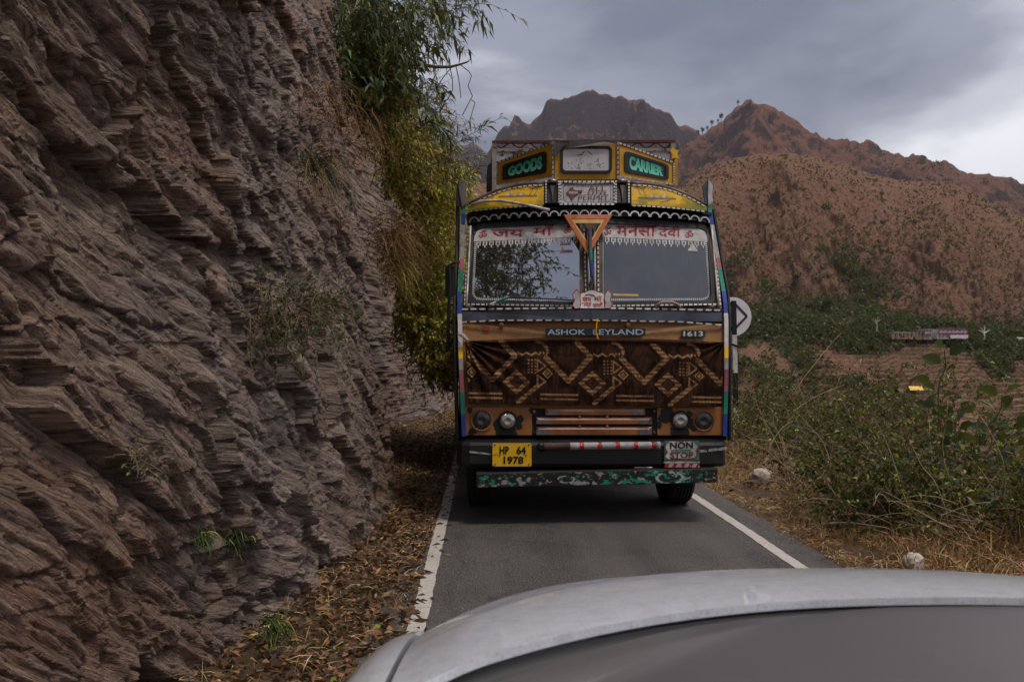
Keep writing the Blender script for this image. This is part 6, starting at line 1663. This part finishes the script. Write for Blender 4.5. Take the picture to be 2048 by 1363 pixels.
# dead twisted branch and its tendrils
db = thing('dead_branch', 'bare twisted branch sticking out level from the rock top', 'branch', tuple(at(760, 130, 9.6)))
b_ = MB(); b_.tube([at(x, y, 9.6) for x, y in ((700, 120), (760, 128), (800, 132), (840, 128), (870, 134), (900, 134), (920, 129), (935, 124), (940, 119))], [0.03, 0.028, 0.024, 0.022, 0.02, 0.017, 0.013, 0.010, 0.006], 7); b_.build('branch', M_stem, db, smooth=True)
for pts in ([(868, 132), (874, 160), (877, 175), (872, 200)], [(921, 130), (938, 143), (943, 152), (936, 172), (945, 192), (938, 205), (925, 230)], [(943, 200), (950, 205), (940, 240), (942, 262)], [(905, 133), (890, 150), (880, 165), (874, 185)], [(900, 134), (905, 160), (905, 180), (895, 200)], [(912, 133), (918, 160), (922, 196)], [(848, 130), (840, 120), (860, 112), (870, 98)]):
    b_ = MB(); b_.tube([at(x, y, 9.6 + 0.05 * math.sin(x)) for x, y in pts], 0.006, 5); b_.build('tendril', M_stem, db)
# grass tufts drooping from ledges
def tuft(label, px, py, Y, n, L, cols, sprd=0.12, name='grass_tuft'):
    b0 = np.array(tuple(at(px, py, Y)));
    P0 = b0 + rng.normal(size=(n, 3)) * sprd
    P, R = strands(P0, np.array([0.7, -0.5, 0.5]) + rng.normal(size=(n, 3)) * 0.5, L * (0.5 + 0.7 * rng.random(n)), 8, 2.4, 0.06, 0.0035, 0.001)
    t = thing(name, label, 'grass tuft', tuple(b0), 'grass tufts on the rock')
    v, f = tubes(P, R); c = np.repeat(pal(n, cols), 24, 0); o = link('grass_blades', mesh_np('grass_blades', v, f, M_straw, c), t); o['kind'] = 'stuff'
tuft('brown grass beard hanging from the rock edge beside the creeper', 770, 470, 9.3, 260, 0.6, DRY, 0.13)
tuft('dry grass beard hanging below the golden shrub', 715, 250, 8.6, 120, 0.45, DRY, 0.13)
tuft('lower brown grass beard on the rock corner', 785, 540, 9.5, 200, 0.5, DRY + YELLOWG[:1], 0.12)
tuft('green and yellow grass tuft with long hanging blades on the rock', 622, 330, 5.6, 130, 0.45, DARKG + DRY[:2], 0.05)
tuft('russet dry grass spilling down the upper rock', 655, 210, 6.6, 110, 0.35, DRY, 0.12)
tuft('short grass tuft on the rock above the litter', 470, 1068, 4.2, 60, 0.10, GREENS, 0.03)
tuft('small green tuft low on the near rock', 400, 1075, 3.8, 50, 0.09, GREENS, 0.02)
tuft('green tuft at the foot of the near rock', 545, 1255, 4.1, 90, 0.14, GREENS, 0.03)
def ledge_shrub(label, px, py, Y, r, ntw, nlf, L, cols):
    b0 = np.array(tuple(at(px, py, Y)))
    P0 = b0 + rng.normal(size=(ntw, 3)) * r * 0.35
    P, R = strands(P0, np.array([0.6, -0.6, 0.2]) + rng.normal(size=(ntw, 3)) * 0.8, r * (0.6 + 0.8 * rng.random(ntw)), 6, 0.7, 0.2, 0.004, 0.0012)
    p, t = sample(P, nlf, 0.2); Ls = L * (0.5 + rng.random(nlf))
    plant('ledge_shrub', label, 'shrub', b0, P, R, [leaves(p, t + rng.normal(size=(nlf, 3)), Ls, Ls * 0.5, pal(nlf, cols))], 'small shrubs on rock ledges')
ledge_shrub('twiggy dark shrub growing from a ledge in the middle of the rock', 560, 640, 4.95, 0.30, 130, 1500, 0.024, DARKG)
ledge_shrub('sparse green shrub on the ledge beside the twiggy one', 640, 615, 5.9, 0.22, 70, 600, 0.022, GREENS)
ledge_shrub('small leafy sprig in a crack of the lower rock', 275, 925, 3.3, 0.08, 24, 120, 0.018, DARKG)

# ---- stones on the verge
def stone_mat():
    t = NT('limewashed_stone'); n = t.noise(9, 5); f = t.noise(50, 4)
    c = t.mix(t.ramp(n, [(0.35, 0.0), (0.7, 1.0)]), S(196, 186, 174), S(150, 134, 118)); c = t.mix(t.ramp(f, [(0.55, 0), (0.7, .6)]), c, S(110, 92, 76))
    return t.done(c, 0.9, 0, t.bump(t.math('ADD', n, f), 0.6, 0.02))
M_stone = stone_mat()
def stone(label, px, py, w, h, seed, mat=None):
    g = on_ground(px, py); bm = bmesh.new(); bmesh.ops.create_icosphere(bm, subdivisions=4, radius=1.0)
    co = np.array([v.co for v in bm.verts]); d = 1 + 0.22 * fbm(co[:, 0] * 1.3 + seed, co[:, 1] * 1.3 + co[:, 2] * 1.7, seed=seed, oct=4) + 0.06 * fbm(co[:, 0] * 6 + co[:, 2] * 3, co[:, 1] * 6, seed=seed + 1)
    q = np.round(co * 2.2) / 2.2; co = (co * 0.75 + q * 0.25) * d[:, None]
    for v, c_ in zip(bm.verts, co): v.co = (c_[0] * w / 2, c_[1] * w / 2.4, c_[2] * h / 2)
    me = bpy.data.meshes.new('stone'); bm.to_mesh(me); bm.free(); me.materials.append(mat or M_stone)
    o = bpy.data.objects.new('stone', me); C.objects.link(o); o.location = (g.x, g.y, h * 0.32 + float(bank_z(g.x, g.y)[0])); o.rotation_euler = (0, 0.1, seed)
    tag(o, label, 'stone', 'stones along the verge')
    for p in me.polygons: p.use_smooth = True
stone('rounded white stone on the straw beside the truck', 1522, 968, 0.28, 0.22, 3)
stone('jagged white stone just beyond the bonnet', 1828, 1140, 0.17, 0.16, 7)
stone('brownish flat stone half under the bush', 1738, 1040, 0.19, 0.12, 12, worn('brown_stone', S(160, 134, 108), S(126, 100, 78), 9, 0.9))

# ---- chevron sign on a striped post
SY = 14.3
sg = thing('road_sign', 'round white chevron sign on a black and white striped post', 'road sign', (at(1474, 884, SY).x, SY, 0.0))
def sgp(px, py, out=0.0): return at(px, py, SY - out)
M_signw = worn('sign_white', S(224, 222, 224), S(206, 204, 206), 5, 0.45, dirt=S(150, 140, 130), dirt_amt=0.25, bump=0.03)
b_ = MB(); b_.slab([sgp(1465 + 38 * math.cos(2 * math.pi * i / 48), 633 - 39 * math.sin(2 * math.pi * i / 48), -0.05) for i in range(48)], (0, 0.01, 0)); so = b_.build('sign_disc', M_signw, sg)
for a, b in (((1466, 603), (1494, 632)), ((1494, 632), (1466, 661)), ((1466, 603), (1438, 632)), ((1438, 632), (1466, 661))):
    d = np.array(b) - np.array(a); nn_ = np.array((-d[1], d[0])) / np.linalg.norm(d) * 2.2
    b_ = MB(); b_.slab([sgp(*(np.array(p)), out=-0.044) for p in (np.array(a) + nn_, np.array(b) + nn_, np.array(b) - nn_, np.array(a) - nn_)], (0, 0.004, 0)); b_.build('chevron_bar', worn('chevron_dark', S(62, 44, 38), S(46, 34, 30), 8, 0.5), so)
for ya, yb, m_ in ((601, 669, M_dark), (669, 745, M_white), (745, 815, M_blk), (815, 879, M_white), (879, 892, M_blk)):
    xa = 1468 + (ya - 601) * 0.021; xb = 1468 + (yb - 601) * 0.021; w = 4.6
    b_ = MB(); b_.slab([sgp(xa - w, ya), sgp(xa + w, ya), sgp(xb + w, yb), sgp(xb - w, yb)], (0, 0.04, 0)); b_.build('post_band', m_, sg)
b_ = MB(); b_.tube([sgp(1452, 684, -0.02), sgp(1478, 693, 0.01)], 0.02, 6); b_.build('bracket', M_dark, sg)
b_ = MB(); p = sgp(1474, 892); b_.box((p.x, SY + 0.02, p.z - 0.2), (0.08, 0.05, 0.5)); b_.build('post_foot', M_blk, sg)
# ================================================================== across the valley
HX, HY, HZ, HTt, HA = HT
def on_hill(px, py):
    """Nearest point of the hillside seen at a photograph pixel."""
    d = np.hypot(PX - px, PY - py); r = np.where((d < 4.0) & (HTt < 1.0), HY, 1e9); i = int(np.argmin(r))
    if r.flat[i] > 1e8: i = int(np.argmin(d))
    return Vector((HX.flat[i], HY.flat[i], HZ.flat[i]))
def hill_at(i): return Vector((HX.flat[i], HY.flat[i], HZ.flat[i]))
# ---- scrub: leaf clumps, one mesh per size shared by all copies
def clump_mesh(name, n, cols, squash=0.75, lsz=0.34):
    p = rng.normal(size=(n, 3)); p = norm(p) * (0.55 + 0.45 * rng.random((n, 1))); p[:, 2] = p[:, 2] * squash + 0.42
    p[:, :2] *= (1 + 0.25 * vnoise(p[:, 0] * 3, p[:, 1] * 3, seed=5))[:, None]
    d = norm(p * np.array([1, 1, 0.8]) + 0.6 * rng.normal(size=(n, 3)))
    return leaves(p - d * lsz * 0.5, d, lsz * (0.7 + 0.7 * rng.random(n)), lsz * 0.85, pal(n, cols, 0.22), 0.3, 0.1)
SCRUB = [(S(60, 70, 40), 4), (S(44, 52, 34), 4), (S(84, 90, 48), 2), (S(104, 92, 60), 0.8)]
protos = []
for k in range(4):
    v, f, c = clump_mesh('hill_shrub', 110, SCRUB); protos.append(mesh_np('hill_shrub', v, f, M_leaf, c))
vis = (HTt > 0.40) & (HTt < 0.985) & (HA > 0.16) & (HA < 0.76)
idx = np.flatnonzero(vis.ravel())
w = (0.16 + 1.2 * np.clip(fbm(HX * .02, HY * .02, seed=211, oct=4) + 0.1, 0, 1)).ravel()[idx] * (HY.ravel()[idx] / 600) ** 0; w /= w.sum()
for q, i in enumerate(rng.choice(idx, 290, replace=False, p=w)):
    o = bpy.data.objects.new('hill_shrub', protos[q % 4]); C.objects.link(o); p = hill_at(i)
    s_ = 1.2 + 2.8 * rng.random() ** 2.0
    o.location = (p.x, p.y, p.z - 0.25 * s_); o.scale = (s_ * (0.8 + 0.5 * rng.random()), s_, s_ * 0.8); o.rotation_euler = (0, 0, 6.28 * rng.random())
    hz_ = float(HTt.flat[i]); ax_ = float(HA.flat[i])
    wh = 'near the crest of the brown hillside' if hz_ > 0.8 else ('halfway up the brown hillside' if hz_ > 0.6 else 'low on the brown hillside above the terraces')
    sd_ = 'beside the truck' if ax_ < 0.36 else ('below its rounded top' if ax_ < 0.5 else 'towards the right edge')
    tag(o, ('large dark shrub ' if s_ > 2.0 else 'small dark shrub ') + wh + ' ' + sd_, 'shrub', 'shrubs dotted over the hillside')
# the thick scrub belt above the terraces and the valley bottom: one mass
gw = (GREEN ** 1.3 * (HTt < 0.98) * (HTt > 0.02) * (HA > 0.14) * (HA < 0.8)).ravel(); gw = gw * np.where(HTt.ravel() < 0.3, 0.5, 1.0); gw /= gw.sum()
sel = rng.choice(gw.size, 8000, p=gw)
v0, f0, c0 = clump_mesh('s', 34, [(S(62, 72, 40), 4), (S(46, 54, 33), 4), (S(84, 94, 48), 1.6), (S(100, 90, 60), 0.6)], 0.8, 0.42)
m_ = len(sel); an = rng.random(m_) * 6.28; sc = 1.5 + 2.6 * rng.random(m_) ** 1.4
ca, sa = np.cos(an)[:, None], np.sin(an)[:, None]
V = np.stack([v0[:, 0] * ca - v0[:, 1] * sa, v0[:, 0] * sa + v0[:, 1] * ca, np.broadcast_to(v0[:, 2], (m_, len(v0)))], -1) * sc[:, None, None]
V = V + np.stack([HX.ravel()[sel], HY.ravel()[sel], HZ.ravel()[sel] - 0.3], -1)[:, None, :]
Fq = (np.arange(m_) * len(v0))[:, None, None] + f0[None]
CC = np.repeat((0.75 + 0.5 * rng.random((m_, 1))), len(v0), 1)[..., None] * c0[None]
o = link('scrub', mesh_np('scrub', V.reshape(-1, 3), Fq.reshape(-1, 4), M_leaf, CC.reshape(-1, 3))); tag(o, 'dense green scrub covering the lower hillside', 'scrub', kind='stuff')
# low tussocks speckling the dry slope
tw = ((HTt > 0.42) * (HTt < 0.995) * (HA > 0.15) * (HA < 0.76) * (0.25 + np.clip(fbm(HX * .05, HY * .05, seed=231, oct=4) + 0.25, 0, 1))).ravel(); tw /= tw.sum()
sel = rng.choice(tw.size, 15000, p=tw); m_ = len(sel); v1, f1_, c1 = clump_mesh('s', 9, [(S(80, 70, 48), 3), (S(58, 56, 40), 3), (S(120, 98, 62), 1.2)], 0.7, 0.9)
an = rng.random(m_) * 6.28; sc = 0.45 + 0.9 * rng.random(m_) ** 2; ca, sa = np.cos(an)[:, None], np.sin(an)[:, None]
V = np.stack([v1[:, 0] * ca - v1[:, 1] * sa, v1[:, 0] * sa + v1[:, 1] * ca, np.broadcast_to(v1[:, 2], (m_, len(v1)))], -1) * sc[:, None, None]
jit = rng.normal(size=(m_, 3)) * np.array([0.6, 0.6, 0])
V = V + (np.stack([HX.ravel()[sel], HY.ravel()[sel], HZ.ravel()[sel] - 0.1], -1) + jit)[:, None, :]
Fq = (np.arange(m_) * len(v1))[:, None, None] + f1_[None]
o = link('hill_tussocks', mesh_np('hill_tussocks', V.reshape(-1, 3), Fq.reshape(-1, 4), M_leaf, np.tile(c1, (m_, 1)))); tag(o, 'low dry tussocks speckling the brown hillside', 'tussocks', kind='stuff')
# dark scrub in the folds of the brown mountain
mx, my, mz, mt, ma = MT
cur = np.zeros_like(mz); cur[1:-1, 1:-1] = (mz[1:-1, 2:] + mz[1:-1, :-2] - 2 * mz[1:-1, 1:-1])
mw = (np.clip(cur, 0, None) ** 0.8 * sstep(0.25, 0.55, fbm(mx * .004, my * .004, seed=221, oct=3) + 0.35) * (mt > 0.35) * (mt < 0.99) * (ma > 0.2) * (ma < 0.75)).ravel(); mw /= mw.sum()
sel = rng.choice(mw.size, 1300, p=mw); m_ = len(sel); sc = 3.5 + 6 * rng.random(m_) ** 1.6; an = rng.random(m_) * 6.28; ca, sa = np.cos(an)[:, None], np.sin(an)[:, None]
V = np.stack([v0[:, 0] * ca - v0[:, 1] * sa, v0[:, 0] * sa + v0[:, 1] * ca, np.broadcast_to(v0[:, 2], (m_, len(v0)))], -1) * sc[:, None, None]
V = V + np.stack([mx.ravel()[sel], my.ravel()[sel], mz.ravel()[sel] - 1.0], -1)[:, None, :]
Fq = (np.arange(m_) * len(v0))[:, None, None] + f0[None]
o = link('mountain_scrub', mesh_np('mountain_scrub', V.reshape(-1, 3), Fq.reshape(-1, 4), M_leaf, np.tile(c0 * 0.7, (m_, 1)))); tag(o, 'dark scrub in the gullies of the brown mountain', 'scrub', kind='stuff')
# ---- pines on the skyline saddle
MPX, MPY = pix(mx, my, mz)
def on_mount(px):
    d = np.abs(MPX - px) + 1e3 * (mt > 1.0); j = np.where(d < 3, MPY, 1e9); i = int(np.argmin(j)); return Vector((mx.flat[i], my.flat[i], mz.flat[i]))
for q, (px, hgt, lb) in enumerate(((1397, 17, 'leftmost small pine on the mountain saddle'), (1405, 20, 'second small pine on the mountain saddle'), (1414, 14, 'short pine in the middle of the saddle row'), (1422, 18, 'pine standing right of the saddle row middle'), (1436, 12, 'small pine halfway up the summit ridge'), (1444, 22, 'tallest pine on the ridge below the pointed summit'), (1478, 15, 'lone pine just below the pointed summit'))):
    p = on_mount(px); t = thing('pine_tree', lb, 'tree', tuple(p), 'pines on the skyline')
    b_ = MB(); b_.tube([p - Vector((0, 0, 2)), p + Vector((0.3, 0, hgt * 0.5)), p + Vector((0, 0, hgt * 0.9))], [0.8, 0.6, 0.25], 6); b_.build('trunk', M_stem, t)
    n_ = 130; pp = rng.normal(size=(n_, 3)); pp = norm(pp) * rng.random((n_, 1)) ** 0.5 * np.array([hgt * .26, hgt * .26, hgt * .3]) + np.array([0, 0, hgt * .72])
    v, f, c = leaves(pp + np.array(p), rng.normal(size=(n_, 3)), hgt * 0.16, hgt * 0.09, pal(n_, DARKG) * 0.7); o = link('crown', mesh_np('crown', v, f, M_leaf, c), t)

# ---- farmhouses above the terraces
M_wallw = worn('whitewashed_wall', S(222, 216, 212), S(190, 182, 176), 0.6, 0.8, dirt=S(120, 104, 92), dirt_amt=0.4)
M_lav = worn('lilac_wall', S(196, 160, 200), S(170, 136, 176), 0.6, 0.8, dirt_amt=0.3)
M_conc = worn('concrete', S(178, 168, 158), S(150, 138, 128), 0.8, 0.85)
M_slate = worn('slate_roof', S(96, 90, 88), S(72, 66, 64), 1.2, 0.8)
M_mudw = worn('mud_wall', S(196, 164, 134), S(166, 134, 108), 0.7, 0.9)
M_win = flat('dark_opening', S(34, 30, 32), 0.6)
M_door_g = flat('green_door', S(24, 120, 84), 0.6)
def platform(px, py):
    p = on_hill(px, py); return p
def house(label, px0, px1, ytop, ybot, storeys, wall, roof, bays, deep=7.0, verandah=True, wins=None, lower=None):
    p = on_hill((px0 + px1) / 2, ybot); Y = p.y - deep - 1.0
    a, b = at(px0, ybot, Y), at(px1, ybot, Y); tp = at(px0, ytop, Y)
    t = thing('farmhouse', label, 'house', ((a.x + b.x) / 2, Y, a.z), 'farmhouses above the terraces')
    w_ = b.x - a.x; h_ = tp.z - a.z; cx0 = (a.x + b.x) / 2
    m = MB(); m.box((cx0, Y + deep / 2 + 1.2, a.z + h_ / 2 - 0.4), (w_, deep, h_ + 0.8)); m.build('wall', wall, t)
    m = MB(); m.box((cx0, Y + deep / 2 + 0.75, tp.z + 0.14), (w_ + 0.5, deep + 1.0, 0.28)); m.build('roof', roof, t)
    sh = h_ / storeys
    for s_ in range(storeys):
        z0 = a.z + s_ * sh
        if s_:
            m = MB(); m.box((cx0, Y + 0.55, z0), (w_, 1.3, 0.22)); m.build('floor_slab', M_pink if lower else M_conc, t)
            m = MB(); m.box((cx0, Y - 0.05, z0 + 0.5), (w_, 0.08, 0.7)); m.build('balcony_rail', M_lav if lower else M_conc, t)
        for k in range(bays + 1):
            m = MB(); m.box((a.x + 0.12 + (w_ - 0.24) * k / bays, Y, z0 + sh / 2), (0.24, 0.24, sh)); m.build('column', M_pink if lower else M_conc, t)
        for k in range(bays):
            xm = a.x + w_ * (k + 0.5) / bays; bw = w_ / bays
            dr = (k + s_) % 2 == 0
            m = MB(); m.box((xm, Y + 1.16, z0 + sh * (0.42 if dr else 0.55)), (bw * (0.36 if dr else 0.42), 0.12, sh * (0.72 if dr else 0.42)))
            m.build('door' if dr else 'window', (M_door_g if (dr and s_ == 0 and k < 4 and lower) else M_win), t)
    if lower:
        m = MB(); m.box((cx0 + w_ * 0.2, Y - 0.1, a.z + 0.25), (w_ * 0.62, 0.3, 1.5)); m.build('front_parapet', M_wallw, t)
    return t
house('two storey white and pink farmhouse with green doors above the terraces', 1878, 1935, 657, 674, 2, M_wallw, M_slate, 7, lower=True)
house('long low flat roofed house left of the two storey farmhouse', 1788, 1829, 665, 674, 1, M_mudw, M_conc, 5, 6.0)
house('small dark roofed hut between the two longer houses', 1834, 1850, 663, 675, 1, M_mudw, M_slate, 2, 6.0)
house('half built grey house touching the two storey farmhouse', 1850, 1866, 659, 675, 2, M_conc, M_conc, 2, 6.0)
# white shed, tarpaulin, pale bare trees
p = on_hill(2033, 680); m = MB(); m.box((p.x, p.y - 3, p.z + 0.8), (2.6, 2, 1.4)); m.slab([(p.x - 1.5, p.y - 4.2, p.z + 1.6), (p.x + 1.5, p.y - 4.2, p.z + 1.6), (p.x + 1.5, p.y - 1.8, p.z + 1.9), (p.x - 1.5, p.y - 1.8, p.z + 1.9)], (0, 0, 0.1)); tag(m.build('shed', M_wallw), 'tiny white shed far right of the farmhouses', 'shed')
p = on_hill(1834, 782); q0, q1 = at(1821, 780, p.y - 2), at(1848, 780, p.y - 2)
m = MB(); m.slab([q0, q1, q1 + Vector((0, 1.6, 1.5)), q0 + Vector((0, 1.6, 1.5))], (0, 0.05, 0.05)); m.slab([q0 + Vector((0, 3.2, 0)), q1 + Vector((0, 3.2, 0)), q1 + Vector((0, 1.65, 1.5)), q0 + Vector((0, 1.65, 1.5))], (0, 0.05, 0.05)); tag(m.build('tarpaulin', flat('yellow_tarp', S(226, 180, 30), 0.5)), 'yellow tarpaulin tent on the terraced fields', 'tarpaulin')
def bare_tree(label, px, yt, yb, mat):
    p = on_hill(px, yb); Y = p.y - 2; b0, t0 = at(px, yb, Y), at(px, yt, Y); hgt = t0.z - b0.z
    t = thing('bare_tree', label, 'tree', tuple(b0)); m = MB(); m.tube([b0, b0.lerp(t0, 0.4) + Vector((.2, 0, 0)), b0.lerp(t0, 0.65)], [0.42, 0.32, 0.25], 7); m.build('trunk', mat, t)
    for k in range(9):
        s_ = b0.lerp(t0, 0.45 + 0.2 * random.random()); an = random.uniform(-1.1, 1.1); l_ = hgt * random.uniform(.25, .5)
        e_ = s_ + Vector((math.sin(an) * l_, random.uniform(-.6, .6), math.cos(an) * l_)); mid = s_.lerp(e_, .5) + Vector((random.uniform(-.3, .3), 0, .2))
        m = MB(); m.tube([s_, mid, e_], [0.16, 0.11, 0.04], 5); m.build('limb', mat, t)
bare_tree('pale white trunked bare tree right of the farmhouse', 1968, 650, 682, M_wallw)
bare_tree('grey leafless tree left of the low house', 1753, 630, 664, M_conc)
# ---- tree behind the viewer, seen only in the windscreen

# leaning out over the road from the rock top
tp = np.array((-2.9, 3.0, 6.2)); tr_t = thing('roadside_tree', 'dark leafy tree overhead mirrored in the truck windscreen', 'tree', tuple(tp))
b_ = MB(); b_.tube([(-3.7, 3.2, 5.2), (-3.0, 3.1, 6.3), (-2.4, 3.0, 7.2), (-1.9, 2.9, 7.9)], [0.14, 0.12, 0.09, 0.05], 8); b_.build('trunk', M_stem, tr_t, smooth=True)
nt = 900
P0 = np.array((-2.05, 3.0, 7.4)) + norm(rng.normal(size=(nt, 3))) * (rng.random((nt, 1)) ** 0.5) * np.array([1.55, 1.5, 1.35])
P, R = strands(P0, rng.normal(size=(nt, 3)) + np.array([0.4, 0, 0.0]), 0.35 + 0.35 * rng.random(nt), 6, 0.8, 0.15, 0.008, 0.003)
v, f = tubes(P, R); o = link('twigs', mesh_np('twigs', v, f, M_stem, smooth=True), tr_t); o['kind'] = 'stuff'
lp_, tl = sample(P, 15000, 0.0); L = 0.08 * (0.6 + 0.8 * rng.random(15000))
v, f, c = leaves(lp_, tl + rng.normal(size=(15000, 3)) * 0.6, L, L * 0.34, pal(15000, DARKG)); o = link('crown', mesh_np('crown', v, f, M_leaf, c), tr_t); o['kind'] = 'stuff'

# ---- the air of the valley
hm = bpy.data.materials.new('haze'); hm.use_nodes = True; hn = hm.node_tree.nodes; hn.clear()
ho_ = hn.new('ShaderNodeOutputMaterial'); pv = hn.new('ShaderNodeVolumePrincipled'); hm.node_tree.links.new(pv.outputs[0], ho_.inputs['Volume'])
pv.inputs['Color'].default_value = (*S(206, 206, 218), 1); pv.inputs['Density'].default_value = 0.000042; pv.inputs['Anisotropy'].default_value = 0.2
b_ = MB(); b_.box((0, 0, 830), (17900, 17900, 1790)); o = b_.build('haze', hm); tag(o, 'thin pale haze in the valley air', 'haze', kind='stuff')
scene.cycles.volume_bounces = 1
